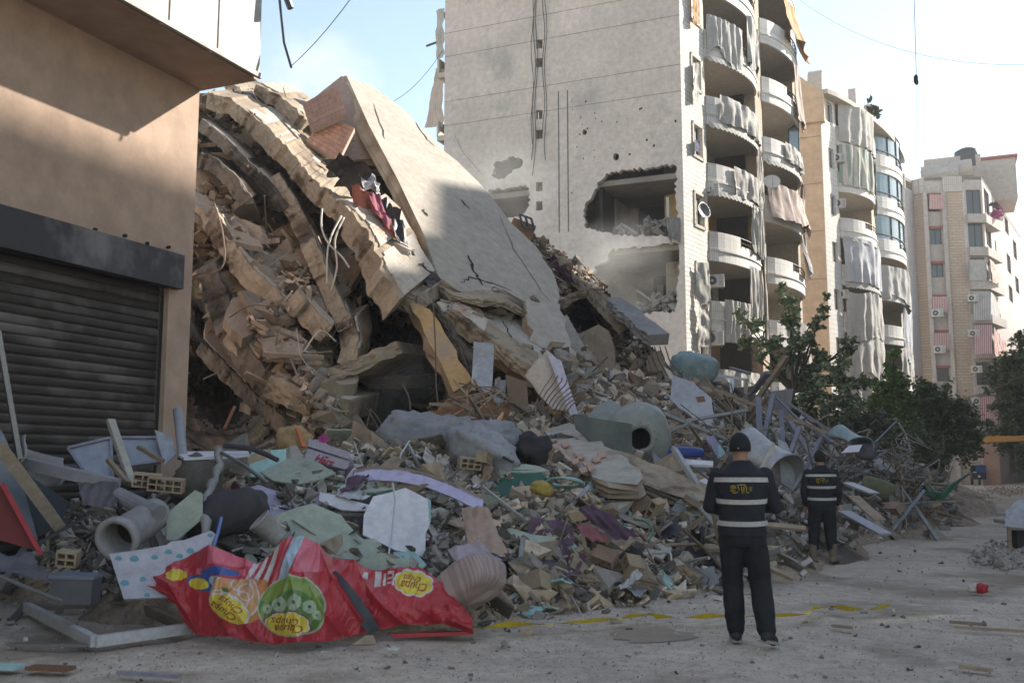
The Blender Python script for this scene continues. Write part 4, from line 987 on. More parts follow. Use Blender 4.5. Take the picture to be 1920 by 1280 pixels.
# floor plates
back = (-1.6, 2.4, .9)
ribbon('floor_plate', [(388, 188, 25), (430, 200, 24.5), (480, 240, 23.6), (530, 292, 22.8), (575, 345, 22), (620, 388, 21.2), (655, 415, 20.6)], .62, edge_m, (-1.2, 2.6, 1.2), .07, .16, W)
ribbon('floor_plate', [(645, 420, 20.6), (672, 450, 20.2), (690, 495, 19.7), (712, 540, 19.2), (735, 580, 18.9)], .85, edge_m, (-.4, 2.2, 1.0), .07, .2, W)
ribbon('floor_plate', [(478, 168, 26.6), (512, 186, 26.2), (545, 214, 25.7), (566, 238, 25.3)], .55, edge_m, (-.8, 2.4, 1.0), .07, .12, W)
ribbon('floor_plate', [(420, 158, 27.5), (470, 185, 26.6), (520, 225, 25.8), (570, 265, 25.0), (610, 300, 24.4)], .3, edge_m, (-.8, 2.4, 1.0), .07, .14, W)
ribbon('floor_plate', [(560, 290, 24), (605, 330, 23.3), (640, 375, 22.4), (660, 400, 21.8)], .4, edge_m, (-.8, 2.0, .8), .07, .25, W)
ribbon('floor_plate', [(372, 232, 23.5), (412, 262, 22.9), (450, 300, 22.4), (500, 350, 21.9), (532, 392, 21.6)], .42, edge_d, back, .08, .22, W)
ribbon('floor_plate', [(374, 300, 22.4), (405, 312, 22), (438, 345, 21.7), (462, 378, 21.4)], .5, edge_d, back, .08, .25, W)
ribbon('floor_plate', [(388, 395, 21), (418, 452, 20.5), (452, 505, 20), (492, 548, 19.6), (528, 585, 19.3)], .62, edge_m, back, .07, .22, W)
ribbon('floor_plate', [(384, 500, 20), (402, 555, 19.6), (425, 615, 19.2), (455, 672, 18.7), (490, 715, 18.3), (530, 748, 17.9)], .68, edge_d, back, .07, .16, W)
ribbon('floor_plate', [(512, 330, 22.4), (548, 395, 21.6), (578, 455, 20.9), (602, 515, 20.3), (628, 570, 19.7), (648, 615, 19.3)], .5, edge_m, back, .07, .18, W)
ribbon('floor_plate', [(648, 600, 19.4), (655, 645, 19.1), (648, 690, 18.9)], .55, edge_m, (-.8, 1.8, .6), .07, .2, W)
ribbon('floor_plate', [(618, 703, 18.4), (660, 690, 18.6), (705, 668, 18.8), (745, 650, 19.1)], .4, edge_m, (-1, 3.2, .3), .07, .16, W)
ribbon('floor_plate', [(545, 560, 19.2), (580, 600, 18.9), (612, 628, 18.8)], .6, edge_m, back, .07, .3, W)
ribbon('floor_plate', [(500, 722, 17.8), (545, 745, 17.4), (600, 768, 17.2), (650, 772, 17.4)], .62, edge_m, (-1.4, 3.4, .4), .07, .2, W)
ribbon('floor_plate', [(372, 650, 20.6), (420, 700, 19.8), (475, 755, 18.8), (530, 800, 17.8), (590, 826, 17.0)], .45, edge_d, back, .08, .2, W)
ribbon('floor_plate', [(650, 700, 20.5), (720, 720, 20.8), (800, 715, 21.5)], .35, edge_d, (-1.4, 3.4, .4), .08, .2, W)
ribbon('floor_plate', [(742, 560, 19.6), (770, 575, 19.5), (800, 560, 19.9)], .5, edge_m, (-.4, 1.5, .5), .07, .3, W)
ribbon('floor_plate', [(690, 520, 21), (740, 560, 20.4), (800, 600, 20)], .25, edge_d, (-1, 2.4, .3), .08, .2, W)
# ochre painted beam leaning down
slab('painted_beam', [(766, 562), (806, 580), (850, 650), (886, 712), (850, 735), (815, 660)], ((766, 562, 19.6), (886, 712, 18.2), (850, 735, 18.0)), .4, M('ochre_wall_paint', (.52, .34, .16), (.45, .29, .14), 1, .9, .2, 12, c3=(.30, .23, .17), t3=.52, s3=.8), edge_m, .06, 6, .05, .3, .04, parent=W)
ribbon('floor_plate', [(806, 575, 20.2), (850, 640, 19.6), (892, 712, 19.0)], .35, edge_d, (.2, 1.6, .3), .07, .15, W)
ribbon('floor_plate', [(835, 590, 20), (880, 625, 19.4), (930, 660, 18.9), (975, 690, 18.6), (1003, 706, 18.5)], .42, edge_m, (-.5, 1.3, .5), .06, .13, W)
# right side of the wreck
bj = ribbon('beam', [(1130, 568, 27), (1160, 592, 26), (1190, 618, 25), (1214, 638, 24.3)], .42, M('weathered_beam', (.30, .29, .29), (.21, .20, .20), 1, .9, .3, 16), (.42, .42, .06), .06, .05, W)
rb = MB(); e = at(1214, 640, 24.3)
for k in range(7): q = e + RT * (.13 * k - .35) + Vector((0, 0, -.12)); rb.tube([q, q + RT * .1 + Vector((0, 0, -.35)), q + RT * (.12 + .05 * k) + Vector((0, 0, -.75))], .016, 5)
rb.build('rebar', rod_m, W)
MB().span(at(1048, 600, 24), at(1106, 706, 22.8), .45, .12, -HF).build('plank', lowface_m, W)
ribbon('floor_plate', [(1040, 578, 28), (1075, 556, 28.3), (1112, 548, 28.3), (1140, 566, 27.8)], .4, conc, (-1, 2.5, .3), .08, .25, W)
ribbon('floor_plate', [(1008, 470, 29), (1050, 500, 28.8), (1095, 540, 28.3), (1130, 575, 27.6), (1170, 620, 26.6)], .5, edge_m, (-1, 2.5, .3), .08, .4, W)
for nm_, pts, D, lab in (('boulder', [(1088, 650), (1098, 620), (1122, 608), (1142, 620), (1152, 655), (1158, 702), (1088, 705)], 25.2, 'big rounded grey-brown concrete lump below the dark opening beside the leaning beam'),
                    ('boulder', [(1211, 676), (1222, 660), (1240, 656), (1247, 672), (1243, 695), (1214, 694)], 25.2, 'rounded brown concrete lump standing right of the rebar ends')):
    slab(nm_, pts, ((pts[0][0], pts[0][1], D), (pts[2][0], pts[2][1], D + .4), (pts[-1][0] - 0, pts[-1][1], D - .3)), .5, conc, conc, .07, 8, .05, .3, .2, lab=lab, cat='concrete lump')
A_, n_ = plane3(*PLB)
for i in range(70):
    px = rng.gauss(1040, 40); py = rng.gauss(690, 22)
    if i % 3 == 0: px, py = rng.uniform(830, 1050), rng.gauss(572 + (px > 985) * 20, 7)
    p = onP(px, py, A_, n_) + n_ * .08; s = rng.uniform(.15, .42)
    place(rng.choice(CH), rng.choice((conc, greyconc, edge_m)), p, (s, s * .8, s * .6), 'concrete_lump', 'small concrete lump lying on the lower pale slab' if i % 3 else 'concrete lump in the gap between the two pale slabs', 'concrete lump', 'lumps on the lower pale slab' if i % 3 else 'lumps in the gap between the pale slabs', nrm=n_, tilt=.6)
# loose rubble lodged on the wreck
WL = [(c_, r_) for c_, r_ in (((470, 180), 60), ((600, 290), 50), ((620, 340), 40), ((430, 430), 60), ((520, 520), 55), ((580, 590), 60), ((560, 660), 50), ((600, 740), 50), ((470, 640), 60), ((660, 760), 60), ((1060, 470), 60), ((1090, 520), 45), ((1150, 660), 60), ((1000, 500), 40), ((770, 540), 40), ((860, 760), 60), ((1060, 720), 50), ((960, 440), 30))]
P = []; S = []
for i in range(10500):
    (cx_, cy_), rr = rng.choice(WL); px = rng.gauss(cx_, rr * .8); py = rng.gauss(cy_, rr * .7)
    if py < np.interp(px, sxp, syp) + 4 or px < 350 or px > 1240 or pitf(px, py) > .42: continue
    p = onW(px, py); P.append(p - ray(px, py).normalized() * rng.uniform(0, .25)); S.append(rng.choice((.06, .09, .13, .2, .3)))
wk = len(P) // 2
scatter_mass('wreck_rubble', fine_a, P[:wk], S[:wk], 11, W); scatter_mass('wreck_rubble', M('fine_brown_rubble', (.30, .22, .15), (.13, .095, .065), 2.5, .95, .6, 20, isl=.7, dist=.02), P[wk:], S[wk:], 12, W)
def placeW(me, m, px, py, s, name, lab, cat, grp, off=.2):
    p = onW(px, py) - ray(px, py).normalized() * off
    return place(me, m, p, s, name, lab, cat, grp, nrm=-ray(px, py).normalized(), tilt=.8)
for i in range(95):
    (cx_, cy_), rr = rng.choice(WL); px = rng.gauss(cx_, rr * .8); py = rng.gauss(cy_, rr * .7)
    if py < np.interp(px, sxp, syp) + 14 or px < 370 or px > 1230 or pitf(px, py) > .42: continue
    s = rng.choice((.3, .4, .55, .75)); zn = 'summit' if py < 350 else 'hanging floors' if px < 800 else 'right flank'
    placeW(rng.choice(CH), rng.choice((edge_m, edge_m, conc)), px, py, (s, s * .8, s * .6), 'concrete_chunk', 'tan concrete lump lodged in the %s of the collapsed building' % zn, 'concrete chunk', 'lumps in the %s of the wreck' % zn)
frag_m = M('slab_fragment', (0.407, 0.34, 0.275), (0.252, 0.2, 0.16), 1.5, .97, .8, 14, c3=(.09, .07, .05), t3=.56, s3=1.1, rand=.35, dist=.03)
for i in range(120):
    px = rng.uniform(375, 760); py = rng.uniform(200, 800)
    if py < np.interp(px, sxp, syp) + 30 or (px > 640 and py > 560) or (px < 470 and py > 690) or (px > 690 and py < 480) or pitf(px, py) > .35: continue
    s = rng.uniform(.7, 2.2); p = onW(px, py) - HF * .25; n = (Vector((.5, -.5, .75)) + Vector((rng.gauss(0, .3), rng.gauss(0, .3), rng.gauss(0, .3)))).normalized()
    place(rng.choice(SH), frag_m, p, (s, s * rng.uniform(.5, .9), rng.uniform(3, 8)), 'floor_fragment', 'tilted fragment of a floor slab packed between the hanging floors %s' % ('near the summit' if py < 380 else 'low down' if py > 600 else 'halfway up'), 'slab fragment', 'slab fragments %s' % ('near the summit' if py < 380 else 'low down' if py > 600 else 'halfway up'), nrm=n, tilt=.15, sink=0)
for i in range(110):
    (cx_, cy_), rr = rng.choice(WL); px = rng.gauss(cx_, rr); py = rng.gauss(cy_, rr)
    if py < np.interp(px, sxp, syp) + 5 or px < 370 or px > 1230 or pitf(px, py) > .42: continue
    L = rng.uniform(.6, 2.0); placeW(SK[rng.randrange(9)], rng.choice((rod_m, wood, pale_rod)), px, py, (L, 1.3, 1.3), 'debris_rod', 'bent rod or batten sticking out of the collapsed floors', 'rod', 'rods in the collapsed floors', .4)
# pale looping cables and hanging rods
def wire(name, pts, r, m, lab, grp=None, cat='cable', k=6):
    P_ = [at(*p) for p in pts]; D_ = []
    for i in range(len(P_) - 1):
        p0, p1, p2, p3 = P_[max(i - 1, 0)], P_[i], P_[i + 1], P_[min(i + 2, len(P_) - 1)]
        for j in range(k):
            t = j / k; D_.append(.5 * ((2 * p1) + (p2 - p0) * t + (2 * p0 - 5 * p1 + 4 * p2 - p3) * t * t + (3 * p1 - p0 - 3 * p2 + p3) * t ** 3))
    D_.append(P_[-1]); return tag(MB().tube(D_, r, 5).build(name, m, smooth=True), lab, cat, grp)
wm_ = plain('white_cable', (.55, .52, .47), .6)
gW = 'pale cables dangling from the long slab'
wire('cable', [(604, 392, 20.6), (603, 425, 20.3), (615, 455, 20), (640, 480, 19.8), (655, 502, 19.8)], .022, wm_, 'pale cable looping right from the underside of the long slab', gW)
wire('cable', [(640, 405, 20.2), (622, 440, 19.9), (614, 475, 19.8), (613, 535, 19.8)], .022, wm_, 'pale cable hanging straight with a kink under the long slab', gW)
wire('cable', [(645, 408, 20), (628, 450, 19.8), (632, 500, 19.8), (620, 548, 19.8)], .022, wm_, 'pale cable curving down below the long slab', gW)
wire('cable', [(548, 545, 18.6), (520, 572, 18.4), (470, 572, 18.4), (430, 595, 18.4)], .016, rod_m, 'thin dark cable sagging across the hanging floors')
wire('cable', [(402, 382, 20), (418, 440, 19.6), (417, 500, 19.4), (368, 520, 19.4)], .018, rod_m, 'dark cable looped over the left floor edge')
wire('rod', [(630, 640, 18.2), (600, 620, 18), (570, 660, 17.8)], .016, wm_, 'thin pale rod angled under the broken plate', None, 'rod')
wire('rod', [(440, 762, 16.5), (420, 805, 16.2)], .03, plain('rust', (.22, .10, .06), .8), 'rusty bar leaning across the black hole', None, 'rod')
wire('cable', [(812, 560, 18.5), (816, 640, 18.2), (818, 720, 17.8), (822, 760, 17.6)], .014, rod_m, 'thin black cable hanging beside the painted beam')
for i, (a, b) in enumerate((((665, 740), (710, 805)), ((690, 760), (722, 812)), ((755, 720), (770, 770)))): wire('rod', [(*a, 19), ((a[0] + b[0]) / 2 + 4, (a[1] + b[1]) / 2, 18.7), (*b, 18.4)], .02, rod_m, 'grey rod hanging in the mouth of the dark cavity', 'rods in the cavity mouth', 'rod')
def sheet(name, pts, m, lab, cat, amp=.12, nu=22, nv=18, grp=None, fs=2.5, t=0, seed=0, parent=None):
    """draped sheet between four (px,py,D) corners with folds"""
    c = [at(*p) for p in pts]; n = (c[1] - c[0]).cross(c[3] - c[0]).normalized(); cc = sum(c, Vector()) / 4
    def f(u, v):
        p = c[0].lerp(c[1], u).lerp(c[3].lerp(c[2], u), v); q = p * fs + Vector((seed * 7, 0, 0))
        return p + n * amp * (noise.fractal(q, .9, 2, 4) + .12 * math.sin((u * 3 + v) * fs * 2)) - cc
    mb = MB().grid(f, nu, nv); o = mb.build(name, m, parent, smooth=True)
    o.location = cc - (wl(parent) if parent else Vector())
    uvl = o.data.uv_layers.new(name='UVMap')
    for l in o.data.loops: i = l.vertex_index; uvl.data[l.index].uv = ((i // (nv + 1)) / nu, (i % (nv + 1)) / nv)
    if t: s_ = o.modifiers.new('thick', 'SOLIDIFY'); s_.thickness = t
    if lab: tag(o, lab, cat, grp)
    return o
sheet('tarpaulin', [(655, 338, 21.8), (690, 372, 21.4), (748, 455, 20.6), (672, 418, 20.6)], M('rust_red_fabric', (.36, .12, .07), (.24, .08, .06), 1.2, .8, .2, 20), 'rust-red fabric caught between the long slab and the pale slab', 'fabric', .18, fs=1.6)
sheet('fabric', [(682, 345, 21.6), (712, 366, 21.4), (742, 440, 20.6), (706, 405, 20.6)], M('wine_fabric', (.28, .06, .10), (.2, .05, .08), 1.2, .8, .2, 20), 'wine-red fabric lying on the rust-red fabric', 'fabric', .14, fs=2, seed=3)
sheet('plastic_sheet', [(712, 372, 21.6), (738, 385, 21.5), (780, 482, 20.4), (744, 440, 20.4)], M('black_plastic_sheet', (.035, .035, .04), (.02, .02, .022), 1, .45, .2, 20), 'black plastic sheet sliding down beside the red fabric', 'plastic sheet', .2, fs=2, seed=5)
for i, (x, y, m_, s) in enumerate(((650, 318, cloth_d, .8), (668, 330, cloth_d, .9), (690, 345, cloth_g, .6), (702, 352, cloth_g, .5), (735, 420, cloth_d, .7), (775, 495, cloth_w, .5), (790, 520, cloth_d, .7), (640, 312, cloth_d, .7), (1035, 498, cloth_p, .7), (1060, 512, cloth_p, .6))):
    p = at(x, y, 21.6 - (y - 330) * .006 if x < 900 else 28.4); place(RG[i % 6], m_, p, (s, s * .7, s), 'cloth_rag', 'crumpled cloth caught %s' % ('between the slabs below the tiled panels' if x < 900 else 'on the right shoulder of the wreck'), 'rag', 'cloths caught in the wreck', nrm=-HF, sink=0)
c = at(748, 526, 20.2); bx = MB(); bx.box((0, 0, 0), (.62, .3, .22)); bx.box((0, -.16, .02), (.5, .03, .12)); o = bx.build('wooden_box', M('dark_wood_box', (.16, .085, .06), (.12, .06, .045), 3, .6, .1, 30)); o.matrix_world = Matrix.Translation(c) @ Euler((.2, .12, YAW)).to_matrix().to_4x4(); tag(o, 'dark wooden drawer box wedged below the pale slab', 'box')
c = at(752, 478, 20.6); o = MB().box((0, 0, 0), (.38, .3, .45)).build('grey_block', chunk_g); o.matrix_world = Matrix.Translation(c) @ Euler((.3, .5, .2)).to_matrix().to_4x4(); tag(o, 'squared grey block under the edge of the pale slab', 'block')
c = at(978, 432, 28.2); o = MB().box((0, 0, 0), (.7, .6, .5)).build('cabinet', M('tan_cabinet', (.40, .24, .16), (.32, .19, .13), 2, .8, .1, 20)); o.matrix_world = Matrix.Translation(c) @ Euler((.2, .35, .5)).to_matrix().to_4x4(); tag(o, 'tan cabinet perched on the ridge behind the pale slab', 'cabinet')
fr = MB(); a, b, d, e = at(974, 402, 27.8), at(996, 410, 27.8), at(1002, 430, 27.6), at(980, 424, 27.6)
for p_, q_ in ((a, b), (b, d), (d, e), (e, a), (a.lerp(b, .5), e.lerp(d, .5))): fr.span(p_, q_, .05, .05)
tag(fr.build('window_frame', alu_dark), 'black window frame on the ridge above the tan cabinet', 'window frame')
# ================================================================== LOOSE THINGS ON THE HEAP
def Dp(px, py): p = hit(px, py); return 12. if p is None else (p - CAM).dot(HF)
def lean_plane(px, py, lean, yaw=0, D=None, lift=.0):
    D = D or Dp(px, py) - .22; P = at(px, py - 0, D); y = YAW + R(yaw)
    h = Vector((math.sin(y), -math.cos(y), 0)); n = h * math.cos(R(lean)) + Vector((0, 0, math.sin(R(lean)))); return P + Vector((0, 0, lift)), n
def board(name, pts, m, lab, cat, lean=50, yaw=0, t=.02, D=None, grp=None, jg=.0, parent=None, anchor=None):
    a = anchor or max(pts, key=lambda q: q[1]); A, n = lean_plane(a[0], a[1], lean, yaw, D)
    P = [onP(x, y, A, n) for x, y in pts]
    if jg: P = jag(P, jg, .14, int(pts[0][0]))
    o = MB().prism(P, n, t).build(name, m, parent, fix=True, loc=P[0] if parent is None else None)
    if lab: tag(o, lab, cat, grp)
    return o, A, n
def bar(name, a, b, w, t, m, lab, cat, grp=None, Da=None, Db=None, up=(0, 0, 1)):
    p = at(a[0], a[1], Da or Dp(*a) - .1); q = at(b[0], b[1], Db or Dp(*b) - .1)
    return tag(MB().span(p, q, w, t, up).build(name, m, loc=p), lab, cat, grp)
def pipe(name, pts, r, m, lab, cat, grp=None, k=8):
    P_ = [at(x, y, D or Dp(x, y) - .1) for x, y, D in pts]; return tag(MB().tube(P_, r, k).build(name, m, smooth=False, loc=P_[0]), lab, cat, grp)
def blob(name, c, size, rot, m, lab, cat, amp=.12, fs=1.6, seed=0, sq=.75, grp=None, nu=36, nv=22, uv=False):
    """stuffed, folded body"""
    def f(u, v):
        a = 2 * math.pi * u; b = math.pi * (v - .5); ca, sa, cb, sb = math.cos(a), math.sin(a), math.cos(b), math.sin(b)
        g_ = lambda x: math.copysign(abs(x) ** sq, x)
        p = Vector((g_(ca) * g_(cb) * size[0], g_(sa) * g_(cb) * size[1], g_(sb) * size[2])) / 2
        k = noise.fractal(p * fs + Vector((seed * 5, 0, 0)), .8, 2, 4) * amp + .6 * amp * abs(noise.noise(p * fs * 2.5))
        return p + p.normalized() * k
    mb = MB().grid(f, nu, nv); o = mb.build(name, m, smooth=True)
    if uv:
        l_ = o.data.uv_layers.new(name='UVMap')
        for l in o.data.loops: i = l.vertex_index; l_.data[l.index].uv = ((i // (nv + 1)) / nu, (i % (nv + 1)) / nv)
    o.location = c; o.rotation_euler = rot
    return tag(o, lab, cat, grp)
darkgreen = M('dark_green_board', (.035, .11, .085), (.025, .08, .06), 1.2, .4, .1, 20)
olive = M('olive_board', (.22, .235, .16), (.18, .19, .13), .9, .7, .08, 20, c3=(.14, .14, .11), t3=.6, s3=1)
brownb = M('brown_board', (.22, .12, .07), (.16, .085, .05), 2, .6, .1, 30)
greylil = M('lilac_grey_metal', (.32, .31, .38), (.24, .235, .28), 1.2, .5, .1, 15, .2, c3=(.2, .17, .15), t3=.6, s3=1.2)
G_ = 'painted boards strewn over the front of the heap'
board('board', [(497, 968), (588, 943), (640, 965), (672, 1003), (712, 1032), (690, 1052), (610, 1042), (530, 1014)], sage, 'large grey-green board with a straight top edge in the middle of the front heap', 'board', 38, 8, .02, jg=.012)
board('board', [(458, 916), (485, 908), (540, 925), (590, 943), (497, 968)], lilac, 'pale lilac board with a ragged top, joined above the large grey-green board', 'board', 42, 8, .02, jg=.015)
board('board', [(700, 930), (760, 914), (801, 935), (806, 982), (798, 1000), (800, 1046), (740, 1030), (680, 1002), (682, 965)], whiteb, 'big white board standing upright right of the grey-green board', 'board', 30, 12, .025, jg=.01)
board('board', [(800, 932), (808, 938), (808, 978), (800, 982)], turq, 'narrow turquoise strip along the right edge of the big white board', 'board', 20, 12, .02)
board('board', [(447, 878), (475, 845), (552, 841), (553, 872), (522, 893), (470, 893)], turq, 'turquoise board left of the lilac shoe box', 'board', 40, 0, .02, jg=.012)
board('board', [(488, 884), (550, 856), (585, 860), (630, 886), (590, 902), (555, 907), (512, 900)], sage, 'dusty grey-green board lying under the shoe box', 'board', 55, 0, .02, jg=.012)
for i, (dx, dy) in enumerate(((0, 0), (12, 7), (-8, 13), (20, 19), (40, 25))):
    board('board', [(582 + dx, 908 + dy), (625 + dx, 899 + dy), (705 + dx, 907 + dy), (738 + dx, 914 + dy), (702 + dx, 921 + dy), (640 + dx, 918 + dy)], (sage, darkgreen, whiteb, sage, greyconc)[i], ['grey-green', 'dark green', 'off-white', 'dusty green', 'grey'][i] + ' thin board in the flat stack below the shoe box', 'board', 72, 0, .02, jg=.03)
board('board', [(600, 922), (650, 934), (692, 946), (693, 956), (640, 955), (598, 938)], whiteb, 'white thin board with a curved lower edge below the flat stack', 'board', 50, 0, .02, jg=.01)
board('board', [(652, 1012), (700, 1008), (716, 1020), (684, 1040)], sage, 'small pointed grey-green board right of the large grey-green board', 'board', 50, 0, .02, jg=.01)
board('board', [(738, 1034), (770, 1028), (800, 1058), (790, 1066), (738, 1058)], turq, 'small turquoise board at the foot of the big white board', 'board', 45, 0, .02, jg=.012)
board('board', [(746, 1057), (788, 1062), (787, 1078), (745, 1072)], brownb, 'small brown rectangular board just above the red banner', 'board', 20, 0, .04)
board('board', [(925, 906), (960, 880), (1012, 882), (1026, 896), (985, 914)], darkgreen, 'dark green glossy board under the broken grey boards', 'board', 45, 0, .02, jg=.01)
board('board', [(922, 928), (935, 906), (962, 903), (952, 932)], darkgreen, 'smaller dark green board below the first dark green board', 'board', 45, 0, .02, jg=.01)
for i in range(4):
    board('board', [(905 + i * 9, 893 - i * 9), (950 + i * 8, 868 - i * 3), (1010 + i * 5, 873 + i * 3), (1030, 882 + i * 3), (960, 884 + i * 2)], (sage, whiteb, greyconc, sage)[i], ['grey-green', 'white', 'grey', 'pale green'][i] + ' broken board in the fan above the dark green boards', 'board', 66, 0, .02, jg=.03)
board('board', [(903, 922), (955, 937), (1000, 957), (1022, 975), (1042, 1004), (1000, 1002), (945, 982), (905, 950)], olive, 'large olive-green board on the slope right of the lilac strip', 'board', 40, -10, .022, jg=.014)
board('board', [(945, 985), (1000, 1002), (1044, 1006), (1032, 1024), (975, 1016)], sage, 'pale grey-green board tucked below the olive board', 'board', 45, -10, .02, jg=.012)
board('board', [(1092, 917), (1112, 896), (1130, 906), (1160, 955), (1130, 946), (1096, 931)], turq, 'jagged turquoise board shard right of the green bin lid', 'board', 40, 0, .02, jg=.012)
board('board', [(1140, 918), (1165, 926), (1197, 950), (1188, 963), (1160, 957)], turq, 'second turquoise shard pointing right, beside the jagged one', 'board', 40, 0, .02, jg=.012)
board('board', [(960, 1150), (985, 1135), (1022, 1136), (1002, 1151)], turq, 'turquoise board lying flat at the road edge beside the tape', 'board', 75, 0, .03)
for i in range(64):
    x = rng.uniform(395, 1090); y = rng.uniform(870, 1080)
    if y > np.interp(x, [395, 880, 1090], [1040, 1080, 1060]): continue
    a = rng.uniform(18, 52); b = rng.uniform(7, 20); th = rng.gauss(.15, .35); c_, s_ = math.cos(th), math.sin(th); m_, nm = rng.choice(((sage, 'grey-green'), (sage, 'grey-green'), (whiteb, 'off-white'), (greyconc, 'grey'), (turq, 'turquoise'), (lilac, 'lilac'), (greyconc, 'grey'), (wood, 'brown'), (olive, 'olive')))
    pts = [(x + u * a * c_ - v * b * s_, y + u * a * s_ + v * b * c_) for u, v in ((-1 * rng.uniform(.6, 1.1), -.8 * rng.uniform(.5, 1.2)), (rng.uniform(.2, .9), -1), (1, rng.uniform(-.4, .6)), (rng.uniform(-.2, .8), 1), (-1, rng.uniform(.1, .9)))]
    zn = 'left of the big white board' if x < 680 else 'right of the big white board'
    board('board_piece', pts, m_, 'snapped %s board piece %s' % (nm, zn), 'board piece', rng.uniform(45, 75), rng.uniform(-20, 20), .018, D=Dp(x, y + 6) - rng.uniform(.05, .16), grp='%s board pieces %s' % (nm, zn), jg=.012)
# curved lilac strip and its grey edge
root = thing('curved_panel', 'long curved lilac ceiling strip sweeping across the heap right of the shoe box', 'curved panel', at(700, 900, Dp(700, 905)))
top = [(662, 888, 0), (700, 880, 0), (750, 883, 0), (800, 893, 0), (850, 912, 0), (905, 940, 0)]
for nm, off, w_, m_ in (('strip', 8, .16, M('lilac_strip', (.52, .48, .72), (.46, .43, .64), 1, .5, .05, 20)), ('edge', -4, .05, conc)):
    A, n = lean_plane(780, 915, 30, -8, 12.0); P_ = [onP(x, y + off, A, n) for x, y, _ in top]; mb = MB(); D_ = []
    for i in range(len(P_) - 1):
        for k in range(4): D_.append(P_[i].lerp(P_[i + 1], k / 4))
    D_.append(P_[-1]); upv = (UP - n * UP.dot(n)).normalized()
    n0 = 0
    for p in D_: mb.v += [p + upv * w_ / 2, p - upv * w_ / 2, p - upv * w_ / 2 - n * .03, p + upv * w_ / 2 - n * .03]
    for i in range(len(D_) - 1):
        for j in range(4): mb.f.append((i * 4 + j, i * 4 + 4 + j, i * 4 + 4 + (j + 1) % 4, i * 4 + (j + 1) % 4))
    mb.build(nm, m_, root, fix=True)
# ---- lettering
def text_mesh(s, size, shear=0, bold=0):
    cu = bpy.data.curves.new('t', 'FONT'); cu.body = s; cu.size = size; cu.shear = shear; cu.offset = bold; cu.align_x = 'CENTER'; cu.align_y = 'CENTER'; cu.resolution_u = 3
    o = bpy.data.objects.new('t', cu); COL.objects.link(o); me = bpy.data.meshes.new_from_object(o.evaluated_get(bpy.context.evaluated_depsgraph_get())); bpy.data.objects.remove(o); return me
# ---- shoe box
A, n = lean_plane(620, 880, 8, 0, Dp(620, 893) - .15)
q = lambda x, y: onP(x, y, A, n)
lb = M('lilac_card', (.40, .36, .44), (.35, .32, .39), 2, .7, .05, 30); pb2 = M('dark_purple_card', (.035, .028, .045), (.025, .02, .03), 2, .6, .05, 30)
box = thing('shoe_box', 'pale lilac shoe box with dark purple base and red script, tilted on the heap', 'box', q(565, 868))
bkd = -n * .3
c0, c1, c2, c3 = q(566, 864), q(577, 837), q(655, 862), q(647, 879)
mb = MB(); mb.prism([q(566, 866), q(577, 838), q(655, 863), q(648, 880)], n, .012); 
for a, b in ((q(577, 838), q(655, 863)), (q(566, 866), q(577, 838)), (q(648, 880), q(655, 863))): mb.prism([a, b, b + bkd, a + bkd], (b - a).cross(bkd), .012)
mb.build('side_panel', lb, box, fix=True)
MB().prism([q(566, 866), q(606, 868), q(648, 880), q(643, 893), q(600, 880), q(568, 870)], n, .02).build('base_panel', pb2, box, fix=True)
mb = MB(); mb.prism([q(577, 836), q(580, 822), q(658, 848), q(655, 861)], n * 1, .01); mb.build('lid_flap', lb, box, fix=True)
MB().prism([q(577, 840), q(577, 836), q(655, 861), q(655, 865)], n, .02).build('lid_gap', pb2, box, fix=True)
ux = (q(655, 863) - q(577, 838)).normalized(); uy = n.cross(ux)
red_ink = plain('red_ink', (.32, .02, .06), .6)
for s, c_, sz in (('Hars', q(607, 863), .125),):
    tm = text_mesh(s, sz, .35, .004); tm.transform(Matrix.Translation(c_ + n * .006) @ Matrix((ux, uy, n)).transposed().to_4x4()); link('lettering', tm, red_ink, box)
MB().prism([q(613 + 3.6 * math.cos(a), 857 + 2.2 * math.sin(a)) + n * .004 for a in [i * .628 for i in range(10)]], n, .003).build('logo_oval', red_ink, box, fix=True)
MB().span(q(590, 864) + n * .004, q(601, 860) + n * .004, .003, .012, n).build('swash', red_ink, box)
# ---- soft things
blob('mattress', at(835, 830, 14.4), (2.0, 1.0, .66), (0.25, .08, YAW), cloth_g, 'crumpled grey padded mattress sprawled across the heap crest', 'mattress', .16, 1.9, 2, .5, nu=64, nv=40)
blob('mattress', at(900, 850, 13.7), (.9, .7, .5), (0.2, .5, YAW), cloth_g, 'smaller grey padded piece sagging off the right end of the mattress', 'mattress', .14, 2.2, 5, .55, nu=50, nv=30)
for pts in ([(722, 868), (745, 848), (780, 835), (800, 810)], [(800, 860), (815, 835), (850, 826), (880, 805)]):
    pass
bar('steel_bar', (847, 800), (962, 866), .05, .03, plain('dark_steel', (.06, .06, .065), .5, .3), 'dark steel bar lying over the grey mattress', 'bar', Da=14.0, Db=13.2)
pipe('rod', [(742, 885, 12.6), (752, 850, 12.7), (768, 826, 12.8)], .012, plain('bright_rod', (.5, .52, .56), .4, .3), 'bright thin rod standing left of the grey mattress', 'rod')
pipe('rod', [(736, 905, 11.0), (741, 935, 10.8), (735, 1000, 10.3), (724, 1068, 9.8)], .010, plain('bright_rod', (.5, .52, .56), .4, .3), 'thin bright bent rod in front of the big white board', 'rod')
st_m = striped('striped_cushion', (.36, .27, .26), (.27, .205, .20), 40)
blob('cushion', at(870, 1105, 9.35), (.52, .8, .30), (-.6, .25, YAW + .9), st_m, 'pinkish ribbed cushion with red stains at the right end of the red banner', 'cushion', .07, 2.4, 3, .5, uv=True)
